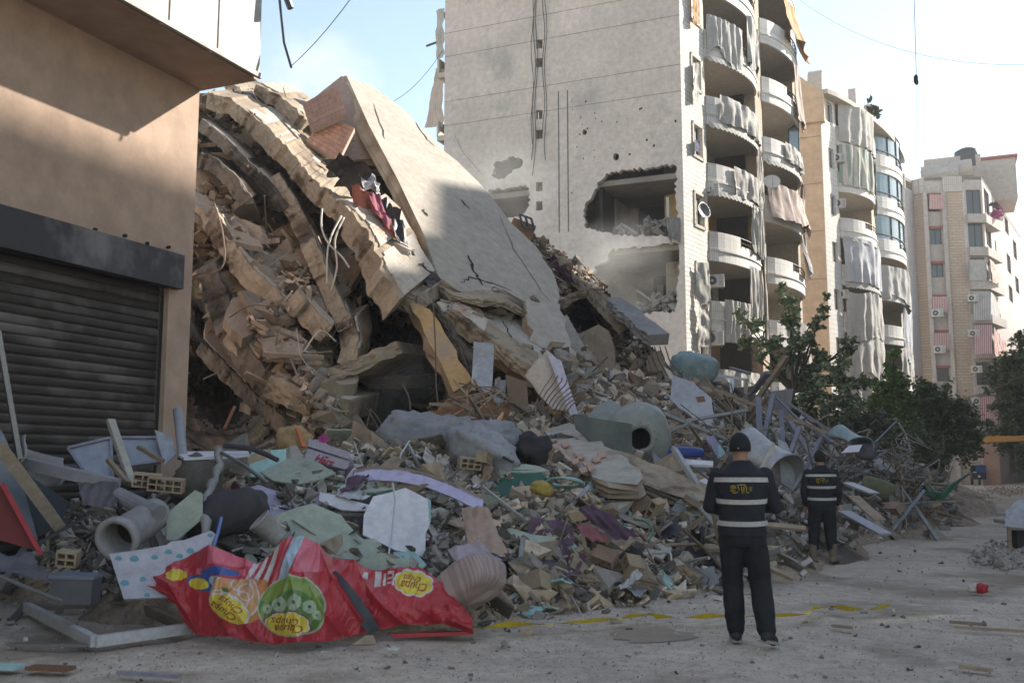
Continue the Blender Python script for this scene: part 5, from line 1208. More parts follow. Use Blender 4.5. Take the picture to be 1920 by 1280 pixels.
sheet('cloth', [(865, 952, 10.8), (915, 950, 10.8), (952, 1040, 10.1), (880, 1045, 10.0)], M('beige_cloth', (.40, .29, .23), (.30, .21, .17), 1.5, .9, .2, 20), 'beige folded cloth hanging above the ribbed cushion', 'cloth', .07, fs=3)
sheet('cloth', [(840, 1030, 10.1), (900, 1015, 10.1), (945, 1060, 9.8), (860, 1060, 9.7)], M('pale_mauve_cloth', (.42, .35, .40), (.33, .28, .33), 1.5, .9, .2, 20), 'pale mauve cloth between the beige cloth and the ribbed cushion', 'cloth', .07, fs=3, seed=3)
board('board', [(858, 1030), (908, 1060), (900, 1068), (852, 1045)], M('orange_red_board', (.40, .10, .06), (.32, .08, .05), 2, .5, .1, 20), 'orange-red thin board wedged above the ribbed cushion', 'board', 35, 0, .03)
sheet('cloth', [(1080, 955, 12), (1110, 940, 12), (1200, 1010, 11.4), (1150, 1010, 11.3)], cloth_p, 'long purple cloth dragged down the slope below the turquoise shards', 'cloth', .10, fs=3, seed=4)
sheet('cloth', [(1080, 985, 11.6), (1120, 985, 11.6), (1140, 1010, 11.3), (1090, 1005, 11.3)], M('dull_red_cloth', (.30, .10, .11), (.2, .07, .08), 1.5, .9, .2, 20), 'dull red cloth left of the purple cloth', 'cloth', .08, fs=3, seed=6)
sheet('cloth', [(1155, 1095, 10.5), (1195, 1065, 10.9), (1205, 1075, 10.8), (1165, 1110, 10.3)], cloth_w, 'dirty white crumpled cloth on a stone at the heap foot', 'cloth', .07, fs=4, seed=7)
blob('bag', at(1000, 838, 14.2), (.5, .45, .42), (0, .2, 1), cloth_d, 'black plastic bag slumped right of the grey mattress', 'bag', .10, 3, 8)
blob('cushion', at(428, 965, 10.9), (.85, .6, .42), (0, -.35, YAW), cloth_d, 'black padded seat sagging behind the dotted white board', 'cushion', .08, 2, 9)
blob('cushion', at(372, 905, 11.8), (.5, .4, .6), (0, .3, 0), M('khaki_cloth', (.14, .13, .11), (.08, .075, .065), 2, .95, .3, 30), 'khaki bundle of cloth under the white ledge board', 'cloth bundle', .1, 3, 10)
sheet('cloth', [(595, 818, 13.2), (608, 812, 13.2), (620, 826, 13), (600, 833, 13)], M('magenta_cloth', (.48, .07, .26), (.38, .05, .2), 2, .8, .2, 20), 'bright magenta cloth poking out behind the shoe box', 'cloth', .04, fs=6)
bar('strip', (557, 803), (569, 838), .06, .03, M('orange_strip', (.55, .17, .07), (.42, .13, .05), 2, .7, .1, 20), 'orange strip standing left of the shoe box', 'strip', Da=13.2, Db=13.1)
blob('foam_lump', at(545, 828, 13.4), (.42, .4, .42), (0, 0, 0), M('tan_foam', (.42, .29, .15), (.32, .21, .11), 3, .95, .5, 20), 'tan foam lump beside the orange strip', 'foam lump', .07, 4, 11)
sheet('blanket', [(1222, 845, 16.2), (1246, 862, 16), (1262, 893, 15.6), (1234, 895, 15.6)], greylil, 'pale blue-grey folded sheet below the blue cushion', 'sheet', .05, fs=3, seed=2)
blob('cushion', at(1272, 846, 16.6), (.85, .4, .17), (0.1, .05, YAW), M('royal_blue_vinyl', (.03, .05, .25), (.02, .035, .18), 2, .5, .1, 20), 'royal blue vinyl cushion on a white tray board', 'cushion', .02, 2, 12, .5)
board('board', [(1240, 857), (1337, 864), (1337, 872), (1246, 868)], whiteb, 'white tray board under the royal blue cushion', 'board', 60, 0, .04, D=16.2)
board('board', [(1238, 868), (1320, 870), (1325, 905), (1265, 900)], M('slate_board', (.16, .18, .18), (.12, .135, .135), 2, .6, .1, 20), 'slate grey board below the white tray board', 'board', 40, 0, .03)
board('board', [(1300, 905), (1336, 890), (1338, 930), (1312, 928)], whiteb, 'white plastic board left of the nearer man', 'board', 30, 0, .02)
# ---- slab with tile shards and its long edge
slab('floor_piece', [(1008, 806), (1068, 792), (1100, 806), (1150, 843), (1200, 880), (1195, 908), (1138, 903), (1078, 872), (1040, 847)], ((1008, 806, 16.8), (1100, 806, 16.6), (1170, 905, 13.6)), .22, lowface_m, conc, .05, 21, .06, .25, .05, lab='tan concrete floor piece carrying broken tile shards in the middle of the heap', cat='concrete slab')
slab('floor_piece', [(1150, 842), (1245, 874), (1342, 915), (1345, 942), (1290, 935), (1200, 905), (1170, 880)], ((1150, 842, 15.4), (1342, 915, 14.6), (1290, 935, 14.1)), .14, edge_m, conc, .05, 22, .05, .25, .05, lab='long narrow concrete slab edge running down towards the nearer man', cat='concrete slab')
pk = M('pink_tile', (.45, .28, .22), (.38, .235, .185), 3, .6, .05, 20)
for i, (x, y) in enumerate(((1035, 833), (1052, 830), (1062, 845), (1080, 852), (1070, 862), (1092, 866), (1085, 878), (1110, 858), (1120, 850), (1100, 874))):
    board('tile_shard', [(x, y), (x + 13, y - 4), (x + 17, y + 4), (x + 5, y + 8)], pk, 'pink tile shard lying on the tan floor piece', 'tile shard', 70, 0, .02, D=15.1 - (y - 840) * .032, grp='pink tile shards on the floor piece')
# ---- fibreglass tank with round mouth, dark pane
tank = thing('water_tank', 'grey fibreglass tank with a crumpled shell and a round black mouth', 'tank', at(1170, 810, 16.8))
fg = M('grey_fibreglass', (.25, .27, .255), (.19, .205, .195), 1, .45, .1, 12, c3=(.13, .14, .13), t3=.6, s3=1)
ax = (Vector((.35, -.93, -.08))).normalized(); cm = at(1200, 822, 16.2); ux_ = ax.cross(Vector((0, 0, 1))).normalized(); uz_ = ux_.cross(ax)
def lathe(prof, c, a, x, z_, k=36, dent=0, seed=0):
    mb = MB()
    for (s, r) in prof:
        for j in range(k):
            t = 2 * math.pi * j / k; d = x * math.cos(t) + z_ * math.sin(t); rr = r * (1 + dent * noise.noise(d * 1.6 + a * s * 1.3 + Vector((seed, 0, 0))))
            mb.v.append(c + a * s + d * rr)
    for i in range(len(prof) - 1):
        for j in range(k): mb.f.append((i * k + j, i * k + (j + 1) % k, i * k + k + (j + 1) % k, i * k + k + j))
    return mb
lathe([(.02, .17), (.05, .20), (.05, .24), (0, .28), (-.02, .36), (-.12, .50), (-.3, .56), (-.7, .58), (-1.0, .52), (-1.12, .3), (-1.15, .01)], cm, ax, ux_, uz_, 40, .12, 3).build('shell', fg, tank, smooth=True, fix=True)
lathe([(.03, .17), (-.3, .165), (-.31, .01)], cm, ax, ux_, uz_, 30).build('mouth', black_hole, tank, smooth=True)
for j in range(12):
    t = 2 * math.pi * j / 12; MB().tube([cm + (ux_ * math.cos(t) + uz_ * math.sin(t)) * .26, cm + (ux_ * math.cos(t) + uz_ * math.sin(t)) * .26 + ax * .07], .012, 6).build('bolt', steel, tank)
slab('tank_flap', [(1095, 790), (1118, 760), (1145, 748), (1180, 770), (1165, 800)], ((1095, 790, 16.6), (1145, 748, 17), (1165, 800, 16.5)), .03, fg, greyconc, 0, 3, .0, .5, 0, lab='bent grey fibreglass flap standing behind the dark pane', cat='tank piece')
board('glass_sheet', [(1076, 778), (1184, 794), (1186, 853), (1112, 832), (1080, 803)], M('dirty_dark_glass', (.05, .06, .05), (.11, .11, .09), 2, .35, .1, 20), 'dark dirty glass pane leaning left of the round tank mouth', 'glass pane', 12, 10, .03, D=15.9)
# ---- sheet with tile veneer, cloth, bent sheets at the foot of the pale slab
sheet('tile_veneer', [(984, 706, 18.0), (1024, 656, 18.4), (1076, 775, 17.4), (1036, 770, 17.2)], M('cream_veneer', (.50, .42, .35), (.42, .35, .29), 1, .8, .15, 14), 'cream folded veneer sheet hanging like a cone at the foot of the pale slab', 'veneer sheet', .10, fs=1.2, t=.03)
sheet('curtain', [(1024, 656, 18.3), (1052, 676, 18.0), (1083, 772, 17.0), (1068, 776, 17.0)], M('lilac_white_cloth', (.52, .50, .60), (.42, .40, .48), 1, .85, .1, 14), 'lilac-white cloth hanging down the right of the cream veneer', 'curtain', .07, fs=2)
sheet('metal_sheet', [(888, 638, 18.0), (927, 640, 18.0), (922, 748, 17.4), (884, 724, 17.6)], metal_g, 'bent grey-green sheet hanging below the lower slab', 'metal sheet', .14, fs=1.2, t=.015)
sheet('metal_sheet', [(928, 710, 17.6), (948, 715, 17.6), (950, 760, 17.2), (925, 755, 17.2)], metal_g, 'small grey sheet behind the brown cabinet door', 'metal sheet', .06, fs=2, t=.015)
board('brown_door', [(948, 702), (988, 716), (992, 782), (956, 768)], M('brown_dusty_door', (.24, .17, .12), (.17, .12, .085), 1, .8, .1, 20), 'brown dusty cabinet door standing beside the cream veneer', 'cabinet door', 5, 12, .04, D=17.2)
for i in range(9):
    x = 1000 + i * 8; wire('rod', [(x, 770, 16.6), (x + 12, 740 + i * 2, 16.6), (x + 30 + i * 2, 712 + i * 3, 16.7), (x + 38, 700 + i * 4, 16.8)], .011, rod_m, 'rebar rod curving up in the bundle before the cream veneer', 'rebar bundle before the cream veneer', 'rod', 4)
for i in range(26):
    x = rng.uniform(830, 960); y = rng.uniform(742, 795); L = rng.uniform(.4, 1.0); p = at(x, y, Dp(x, y + 18) - .3)
    place(SK[rng.randrange(9)], rng.choice((wood, rod_m, wood)), p, (L, 1.2, 1.2), 'debris_stick', 'brown splintered stick in the bundle above the grey mattress', 'stick', 'brown sticks above the grey mattress', nrm=Vector((0, 0, 1)), tilt=.5)
for i, (x, y, s) in enumerate(((850, 770, .5), (880, 755, .6), (905, 765, .5), (930, 775, .5), (835, 790, .5))):
    place(RG[i], (M('rust_brown_rag', (.30, .17, .10), (.18, .10, .06), 2, .95, .4, 20)), at(x, y, Dp(x, y + 10) - .3), (s, s, s), 'cloth_rag', 'rust-brown rag in the bundle above the grey mattress', 'rag', 'rust-brown rags above the grey mattress', nrm=-HF, sink=0)
# ---- right slope: blue tank, sheets, long bars
pb3 = M('pale_blue_plastic', (.27, .36, .38), (.21, .28, .30), 1, .5, .1, 10, c3=(.36, .42, .44), t3=.6, s3=1)
blob('water_tank', at(1300, 690, 27.2), (1.25, 1.0, .85), (.1, .12, YAW), pb3, 'crushed pale blue-grey plastic tank on the crest of the heap', 'tank', .10, 1.2, 13, .75)
board('metal_sheet', [(1262, 702), (1300, 716), (1334, 745), (1339, 800), (1300, 785), (1256, 748)], M('pale_blue_sheet', (.42, .44, .50), (.34, .36, .42), 1, .5, .1, 12, .1, c3=(.3, .24, .18), t3=.62, s3=1.5), 'pale blue-grey metal sheet with a torn hole on the right slope', 'metal sheet', 25, -15, .02, D=20.5, jg=.03)
board('torn_hole', [(1304, 744), (1320, 742), (1323, 752), (1308, 754)], brownb, 'torn hole showing rubble in the pale blue-grey sheet', 'hole', 25, -15, .01, D=20.1)
def curl(name, px, py, D, r, L, a0, a1, rot, m, lab):
    mb = MB().grid(lambda u, v: (r * math.cos(a0 + (a1 - a0) * u) + .04 * math.sin(v * 5), (v - .5) * L, r * math.sin(a0 + (a1 - a0) * u) + .05 * math.sin(u * 7 + v * 3)), 20, 8)
    o = mb.build(name, m, smooth=True); s_ = o.modifiers.new('t', 'SOLIDIFY'); s_.thickness = .02; o.location = at(px, py, D); o.rotation_euler = rot; return tag(o, lab, 'metal sheet')
curl('metal_sheet', 1432, 872, 16.6, .42, .9, R(-10), R(210), (.5, .5, YAW + .9), M('silver_sheet', (.42, .42, .44), (.32, .32, .34), 1, .45, .1, 12, .2), 'big curled silver-grey sheet behind the nearer man')
board('metal_sheet', [(1405, 905), (1428, 870), (1450, 828), (1455, 842), (1440, 870), (1452, 905), (1430, 920)], M('cream_sheet', (.48, .44, .38), (.4, .36, .31), 1, .6, .1, 12), 'cream torn sheet curling up beside the nearer man', 'sheet', 15, 0, .02, D=16.0, jg=.02)
board('metal_sheet', [(1458, 822), (1475, 830), (1500, 890), (1490, 920), (1465, 905)], metal_g, 'dark grey sheet right of the curled silver sheet', 'metal sheet', 15, 0, .02, D=16.6)
board('board', [(1432, 735), (1488, 728), (1478, 790), (1440, 760)], M('mauve_grey_board', (.26, .24, .26), (.2, .185, .2), 1, .7, .1, 12), 'mauve-grey board propped at the top of the bar tangle', 'board', 15, 0, .04, D=25)
BM = M('grey_painted_bar', (.26, .26, .32), (.19, .19, .23), 2, .6, .1, 20, .2, rand=.25)
LB = [((1392, 790), (1475, 668), 25, .16, wood, 'dark timber post leaning right over the bar tangle'), ((1398, 800), (1440, 742), 24, .1, wood, 'short dark timber beside the leaning post'), ((1412, 735), (1440, 698), 24, .14, BM, 'blue-grey bar crossing behind the leaning post'),
      ((1340, 730), (1600, 830), 23, .12, wood, 'long dark timber falling to the right across the tangle'), ((1370, 690), (1405, 700), 24, .1, BM, 'short pale bar at the crest'), ((1422, 745), (1425, 830), 22, .12, BM, 'grey bar standing upright in the tangle'), ((1450, 740), (1430, 830), 22, .1, BM, 'grey bar slanting left in the tangle'),
      ((1465, 770), (1468, 850), 21, .1, BM, 'second grey bar standing upright in the tangle'), ((1500, 800), (1470, 880), 20, .08, BM, 'slim grey bar slanting left lower in the tangle'), ((1480, 790), (1530, 870), 21, .12, BM, 'grey bar slanting right in the tangle'), ((1470, 750), (1620, 850), 24, .09, BM, 'long grey bar falling right behind the farther man'),
      ((1400, 800), (1340, 745), 24, .05, pale_rod, 'pale thin bar on the left of the tangle'), ((1510, 790), (1560, 830), 24, .1, BM, 'grey bar lying right of the tangle'), ((1440, 730), (1500, 790), 25, .07, BM, 'grey bar behind the upright bars'), ((1360, 770), (1440, 712), 26, .05, pale_rod, 'pale thin bar rising right at the crest'),
      ((1330, 700), (1400, 712), 29, .12, whiteb, 'white frame bar on the crest before the block'), ((1372, 712), (1374, 745), 28, .12, whiteb, 'white frame post on the crest'), ((1400, 712), (1398, 740), 28, .1, wood, 'brown frame post on the crest'), ((1540, 820), (1500, 900), 19, .07, BM, 'slim bar above the farther man'), ((1700, 905), (1620, 870), 27, .08, BM, 'grey bar at the far end of the heap')]
for a, b, D, w_, m_, lab in LB: bar('timber' if m_ is wood else 'metal_bar', a, b, w_, w_ * .6, m_, lab, 'timber' if m_ is wood else 'bar', Da=D, Db=D - .8)
bar('plank', (1582, 958), (1660, 1001), .22, .03, greylil, 'lilac-grey plank sliding down to the road behind the farther man', 'plank', Da=17.6, Db=15.9)
bar('plank', (1590, 905), (1640, 925), .3, .03, metal_g, 'grey sheet strip above the lilac-grey plank', 'plank', Da=19.5, Db=19)
bar('plank', (1600, 930), (1650, 975), .22, .03, wood, 'dark board above the lilac-grey plank', 'plank', Da=18.4, Db=17.5)
curl('tank_shell', 1592, 838, 22, .35, .7, R(0), R(170), (.3, .3, YAW + .4), pb3, 'pale blue half shell of a tank right of the farther man\'s head').data
board('tray', [(1578, 848), (1592, 835), (1617, 833), (1610, 846)], whiteb, 'pale tray lying below the pale blue half shell', 'tray', 50, 0, .02, D=21)
blob('bin', at(1622, 845, 22), (.45, .4, .4), (0, 0, 0), M('purple_grey_plastic', (.13, .12, .15), (.1, .09, .115), 1, .6, .1, 12), 'purple-grey plastic bin lying beside the pale tray', 'bin', .04, 2, 14)
curl('tank_shell', 1650, 900, 23, .4, .7, R(180), R(350), (.3, 0, YAW + 1.2), olive, 'olive trough-shaped shell at the far end of the heap')
wire('cable', [(1640, 830, 26), (1662, 808, 26), (1683, 787, 26), (1675, 786, 26)], .03, BM, 'grey lamp arm sticking up before the trees', None, 'pole')
wire('cable', [(1685, 792, 26), (1700, 820, 26), (1706, 850, 25.5), (1690, 880, 25)], .025, pale_rod, 'pale pipe arching down before the trees', None, 'pipe')
wire('cable', [(1640, 860, 26), (1680, 838, 26), (1705, 850, 26), (1700, 880, 25.5)], .025, pale_rod, 'pale pipe looping over the wire tangle', None, 'pipe')
gc_ = plain('green_hose', (.03, .16, .10), .5)
for i in range(5): wire('hose', [(1735 - i * 6, 900 + i * 3, 27), (1760, 925 + i * 2, 26), (1785, 908 + i * 2, 26), (1816 - i * 4, 888 + i * 3, 27)], .035, gc_, 'green hose springing from the far end of the heap', 'green hoses at the far end of the heap', 'hose')
wire('hose', [(1188, 973, 12.2), (1212, 978, 12), (1224, 995, 11.8), (1216, 1013, 11.6)], .012, gc_, 'short green hose looped on the brown middle of the heap', None, 'hose')
for i in range(46):
    x = rng.uniform(1600, 1765); y = rng.uniform(830, 905); pts = [(x + rng.uniform(-30, 30), y + rng.uniform(-24, 20), 25 + rng.uniform(-1, 1)) for _ in range(4)]
    wire('cable', pts, .012, rng.choice((rod_m, pale_rod, rod_m)), 'thin wire curled in the wire tangle before the bushes', 'wires in the tangle before the bushes', 'wire', 5)
# ---- left side things
bluep = M('blue_grey_panel', (.36, .38, .46), (.28, .30, .37), .8, .5, .08, 15, .1, c3=(.2, .19, .2), t3=.6, s3=1.4)
def framed(pts, D, lean, yaw, lab):
    A, n = lean_plane(*max(pts, key=lambda q_: q_[1]), lean, yaw, D); P = [onP(x, y, A, n) for x, y in pts]; r_ = thing('panel_door', lab, 'panel door', P[0])
    MB().prism(P, n, .02).build('panel', bluep, r_, fix=True)
    for i in range(len(P)): MB().span(P[i] + n * .01, P[(i + 1) % len(P)] + n * .01, .03, .05, n).build('frame_bar', greylil, r_)
framed([(127, 841), (208, 822), (212, 905), (168, 900)], 11.6, 30, 20, 'pale blue framed panel left of the pale batten before the shutter')
framed([(212, 822), (294, 822), (302, 866), (236, 875)], 11.8, 35, 20, 'pale blue framed panel right of the pale batten before the shutter')
bar('batten', (207, 787), (248, 907), .09, .05, M('pale_batten', (.42, .40, .36), (.32, .3, .27), 2, .8, .2, 20), 'pale wooden batten leaning up before the shutter', 'batten', Da=11.5, Db=11.2)
bar('batten', (260, 838), (305, 864), .06, .04, wood, 'short grey batten on the right framed panel', 'batten', Da=11.5, Db=11.3)
bar('batten', (203, 862), (240, 905), .06, .04, wood, 'short brown batten under the left framed panel', 'batten', Da=11.2, Db=11.0)
pipe('drain_pipe', [(333, 768, 12.2), (337, 800, 12.1), (342, 858, 11.9)], .058, M('grey_pvc', (.28, .29, .33), (.23, .235, .27), 1, .5, .05, 10), 'grey plastic drain pipe standing at the corner of the shop building', 'pipe', k=16)
board('metal_flap', [(290, 805), (322, 818), (330, 852), (308, 872)], bluep, 'blue-grey pointed metal flap beside the drain pipe', 'metal sheet', 15, 10, .015, D=11.9)
bar('beam', (22, 862), (218, 908), .14, .12, M('mauve_beam', (.34, .325, .35), (.26, .25, .27), 1, .8, .2, 20), 'mauve-grey beam lying across the left heap', 'beam', Da=11.0, Db=10.6)
bar('plank', (-4, 832), (113, 990), .12, .04, M('tan_plank', (.33, .265, .20), (.25, .2, .15), 2, .8, .3, 30, streak=(1, 8, 8)), 'long tan plank leaning against the dark sheets at the left edge', 'plank', Da=9.9, Db=10.4, up=(.5, -.8, .2))
board('sheet', [(-30, 760), (8, 815), (34, 880), (72, 1012), (40, 1000), (-30, 900)], M('slate_blue_sheet', (.15, .17, .21), (.10, .115, .15), .6, .5, .1, 12, c3=(.2, .21, .24), t3=.55, s3=.8), 'slate blue sheet leaning at the left edge behind the tan plank', 'metal sheet', 12, 25, .02, D=10.3)
board('sheet', [(30, 870), (60, 895), (130, 940), (112, 985), (72, 1005)], M('black_sheet', (.045, .05, .06), (.03, .033, .04), .6, .5, .1, 12), 'dark folded sheet under the mauve-grey beam', 'plastic sheet', 20, 25, .02, D=10.6)
board('sign_board', [(-30, 880), (6, 915), (42, 972), (80, 1040), (62, 1030), (0, 1012), (-30, 1010)], M('dark_red_board', (.17, .02, .02), (.11, .014, .014), .6, .6, .1, 12), 'dark red board standing at the left edge', 'board', 8, 25, .03, D=9.9)
bar('edge_strip', (4, 905), (78, 1040), .03, .04, M('bright_red_edge', (.42, .05, .06), (.35, .04, .05), 2, .6, .1, 20), 'bright red edge strip along the dark red board', 'strip', Da=9.75, Db=9.85)
bar('pole', (-4, 620), (37, 860), .05, .05, steel, 'thin grey pole leaning against the shutter at the left edge', 'pole', Da=10.4, Db=10.6)
bar('slotted_angle', (70, 1018), (162, 968), .05, .02, plain('dark_slotted', (.07, .075, .09), .5, .3), 'dark slotted angle bar at the foot of the tan plank', 'bar', Da=9.9, Db=10.3)
curl('chair_shell', 82, 865, 10.9, .26, .35, R(150), R(330), (1.2, .3, YAW + .5), M('grey_plastic_shell', (.32, .31, .31), (.26, .25, .25), 1, .5, .05, 12), 'grey curved plastic chair shell before the shutter')
sheet('cloth', [(146, 905, 10.6), (222, 905, 10.5), (222, 955, 10.3), (158, 948, 10.3)], M('mauve_dark_cloth', (.13, .12, .135), (.085, .08, .09), 1.5, .9, .3, 25), 'dark mauve cloth draped over the mauve-grey beam', 'cloth', .05, fs=4)
pipe('round_post', [(222, 928, 10.5), (272, 952, 10.3), (300, 962, 10.2)], .085, M('grey_post', (.28, .275, .30), (.22, .215, .235), 1, .8, .2, 20), 'grey round post sticking out right of the dark mauve cloth', 'post', k=14)
cp = thing('concrete_pipe', 'grey concrete pipe with a thick rim, open towards the road', 'concrete pipe', at(245, 1003, 10.0))
pa, pbx = at(217, 1012, 9.75), at(292, 962, 10.5); a_ = (pa - pbx).normalized(); x_ = a_.cross(Vector((0, 0, 1))).normalized(); z_ = x_.cross(a_); Lp = (pa - pbx).length
pm = M('grey_pipe_concrete', (.36, .345, .35), (.29, .28, .285), 1, .9, .2, 14, c3=(.32, .30, .14), t3=.68, s3=2)
lathe([(-Lp, .165), (0 - .08, .18), (-.08, .215), (0, .22), (.01, .20), (0, .165), (-.1, .15), (-Lp, .14)], pa, a_, x_, z_, 32, .02).build('shell', pm, cp, smooth=True, fix=True)
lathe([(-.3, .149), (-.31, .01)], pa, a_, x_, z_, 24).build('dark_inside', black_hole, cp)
board('board', [(312, 962), (366, 918), (380, 925), (380, 972), (332, 1012), (312, 1012)], sage, 'grey-green board standing between the concrete pipe and the twisted cloth', 'board', 10, 10, .02, D=10.4)
for i, (x, y, D, rt_) in enumerate(((276, 900, 10.7, .3), (312, 908, 10.6, .1), (128, 1046, 9.7, .1), (880, 868, 12.9, .4), (908, 858, 13, 1.4))):
    place(HB[i % 3], clay_m, at(x, y, D), .72, 'hollow_block', ('hollow clay block with a dusty top, left of two below the framed panels', 'hollow clay block, right of two below the framed panels', 'pale hollow block lying near the dark red board', 'hollow clay block under the grey mattress', 'upended hollow block right of the mattress end')[i], 'hollow block', None, nrm=Vector((0, 0, 1)), rot=Euler((.15, .1, YAW + rt_)).to_matrix(), sink=0)
cr_ = thing('crate', 'grey lidded plastic crate on the ground left of the dotted board', 'crate', at(142, 1118, 8.9)); cM = Matrix.Translation(at(142, 1100, 9.1)) @ Euler((0, .04, YAW + .12)).to_matrix().to_4x4()
for nm, c_, s_, m_ in (('crate_body', (0, 0, -.02), (.36, .3, .22), M('grey_crate', (.11, .11, .13), (.08, .08, .095), 1, .5, .05, 12)), ('lid', (0, 0, .10), (.39, .33, .03), M('blue_crate_lid', (.14, .16, .21), (.11, .125, .165), 1, .5, .05, 12))):
    mb = MB().box(c_, s_); mb.v = [cM @ v for v in mb.v]; mb.build(nm, m_, cr_)
sheet('mesh_cloth', [(-30, 1030, 9.6), (60, 1035, 9.4), (100, 1095, 8.9), (-30, 1080, 8.8)], M('grey_net', (.13, .13, .15), (.09, .09, .105), 1.5, .9, .3, 30), 'grey netting spread over the ground at the left edge', 'netting', .08, fs=2.2)
pipe('bar', [(-5, 1078, 8.5), (60, 1105, 8.4), (118, 1128, 8.3)], .018, steel, 'thin dark bar lying on the grey netting', 'bar')
# dotted board with turquoise spots
DB, A, n = board('dotted_board', [(205, 1038), (262, 1030), (312, 1021), (322, 1014), (345, 1012), (395, 994), (404, 1000), (392, 1030), (372, 1062), (352, 1096), (330, 1118), (232, 1122)], M('dusty_white_panel', (.46, .44, .50), (.40, .385, .44), .8, .6, .05, 20, c3=(.33, .31, .33), t3=.7, s3=1.4), 'white board with turquoise leaf spots leaning behind the red banner', 'board', 40, 5, .02, D=9.15)
tq = plain('turquoise_spot', (.12, .30, .36), .6)
for (x, y, r) in ((222, 1046, 6.5), (252, 1047, 8.5), (290, 1044, 6.5), (316, 1034, 6.8), (337, 1042, 6.6), (357, 1032, 7.5), (234, 1092, 8), (268, 1085, 6.4), (394, 1003, 5), (276, 1115, 6)):
    MB().prism([onP(x + r * math.cos(t) * (1 + .12 * math.sin(3 * t)), y + .66 * r * math.sin(t), A, n) + n * .003 for t in [i * .4488 for i in range(14)]], n, .002).build('spot', tq, DB, fix=True)
# picture-frame like door frame on the ground
fw_ = M('white_frame_wood', (.50, .49, .50), (.40, .39, .40), 2, .7, .15, 20, c3=(.3, .28, .27), t3=.6, s3=3); fb_ = M('brown_frame_wood', (.19, .15, .125), (.14, .11, .09), 2, .8, .2, 20)
c_ = [onZ(50, 1137, .08), onZ(178, 1202, .07), onZ(355, 1177, .07), onZ(238, 1126, .1)]
fr_ = thing('door_frame', 'pale wooden door frame lying flat on the ground at lower left', 'door frame', c_[0])
for i, (m_) in enumerate((fw_, fw_, fb_, fb_)): MB().span(c_[i], c_[(i + 1) % 4], .07, .09).build('frame_bar', m_, fr_)
MB().prism([p - Vector((0, 0, .04)) for p in c_], (0, 0, 1), .004).build('mesh_infill', ground_m, fr_) if False else None
for a, b, w_, m_, lab in (((14, 1207), (166, 1209), .05, steel, 'grey metal strip lying before the door frame'), ((20, 1166), (62, 1116), .07, steel, 'grey metal strip slanting beside the door frame corner'), ((222, 1260), (336, 1267), .05, greylil, 'pale grey strip on the ground at the bottom edge'), ((56, 1250), (134, 1253), .12, brownb, 'brown board lying at the lower left'), ((-10, 1248), (36, 1250), .14, turq, 'pale turquoise board in the lower left corner'), ((900, 1170), (980, 1150), .05, steel, 'grey strip between the ribbed cushion and the tape'), ((1560, 1172), (1598, 1176), .04, wood, 'thin stick on the road below the tape end'), ((1790, 1175), (1925, 1183), .03, wood, 'long thin twig on the road at the right edge'), ((1780, 1165), (1850, 1170), .05, wood, 'bark strip on the road at right'), ((1800, 1248), (1860, 1256), .06, wood, 'flat dark splinter on the road at lower right')):
    p, q_ = onZ(*a, .03), onZ(*b, .03); tag(MB().span(p, q_, w_, .025).build('strip', m_, loc=p), lab, 'strip')
# twisted cloth rope, rods, bucket
tw = [at(x, y, D) for x, y, D in ((408, 842, 11.6), (412, 870, 11.4), (402, 900, 11.1), (390, 925, 10.9), (384, 960, 10.6), (386, 1000, 10.3))]
tag(MB().tube([tw[i // 4].lerp(tw[min(i // 4 + 1, 5)], (i % 4) / 4) + Vector((.015 * math.sin(i * 1.8), 0, .01 * math.cos(i * 2.1))) for i in range(21)], [.045 + .012 * math.sin(i * 1.5) for i in range(21)], 9).build('twisted_cloth', M('grey_twisted_cloth', (.33, .32, .31), (.22, .215, .21), 3, .95, .6, 20), smooth=True), 'pale grey twisted cloth hanging like a rope beside the grey-green board', 'twisted cloth')
board('ledge_board', [(335, 852), (345, 846), (465, 845), (468, 851), (440, 854), (345, 858)], whiteb, 'white edge of a flat board jutting over the khaki bundle', 'board', 80, 0, .03, D=11.6)
pipe('rod', [(415, 848, 11.5), (455, 870, 11.3), (503, 906, 11.0)], .022, steel, 'grey rod crossing over the turquoise board', 'rod')
pipe('rod', [(420, 835, 11.9), (470, 840, 11.8), (500, 852, 11.7), (520, 862, 11.6)], .03, cloth_d, 'black hose lying along the top of the turquoise board', 'hose')
pipe('rod', [(398, 1032, 9.4), (408, 1000, 9.6), (415, 970, 9.8)], .016, plain('blue_rod', (.12, .2, .45), .5), 'blue rod standing above the left end of the red banner', 'rod')
bk_ = thing('bucket', 'dusty white bucket lying behind the red banner', 'bucket', at(485, 1000, 9.9)); pa = at(488, 976, 9.9); a_ = Vector((-.45, -.45, .6)).normalized(); x_ = a_.cross(Vector((1, 0, 0))).normalized(); z_ = x_.cross(a_)
lathe([(-.26, .09), (0, .12), (.005, .13), (.02, .13), (.02, .11), (-.28, .085), (-.29, .01)], pa, a_, x_, z_, 24).build('shell', M('dirty_white_plastic', (.36, .35, .35), (.27, .26, .26), 3, .6, .1, 20, c3=(.18, .16, .14), t3=.55, s3=4), bk_, smooth=True, fix=True)
board('plaster_piece', [(415, 1005), (432, 998), (465, 1002), (472, 1032), (435, 1033)], whiteb, 'white broken sheet left of the bucket', 'board', 30, 0, .02, jg=.02)
curl('green_bin_lid', 1060, 905, 13.0, .22, .02, 0, 6.2, (1.3, 0, 0), turq, 'pale ring of a round bin lid in the middle of the heap')
blob('yellow_bag', at(1016, 915, 12.6), (.28, .2, .16), (0, .2, 1), M('mustard_bag', (.40, .29, .07), (.3, .22, .05), 3, .6, .2, 20), 'mustard yellow packet right of the dark green boards', 'packet', .03, 6, 15)
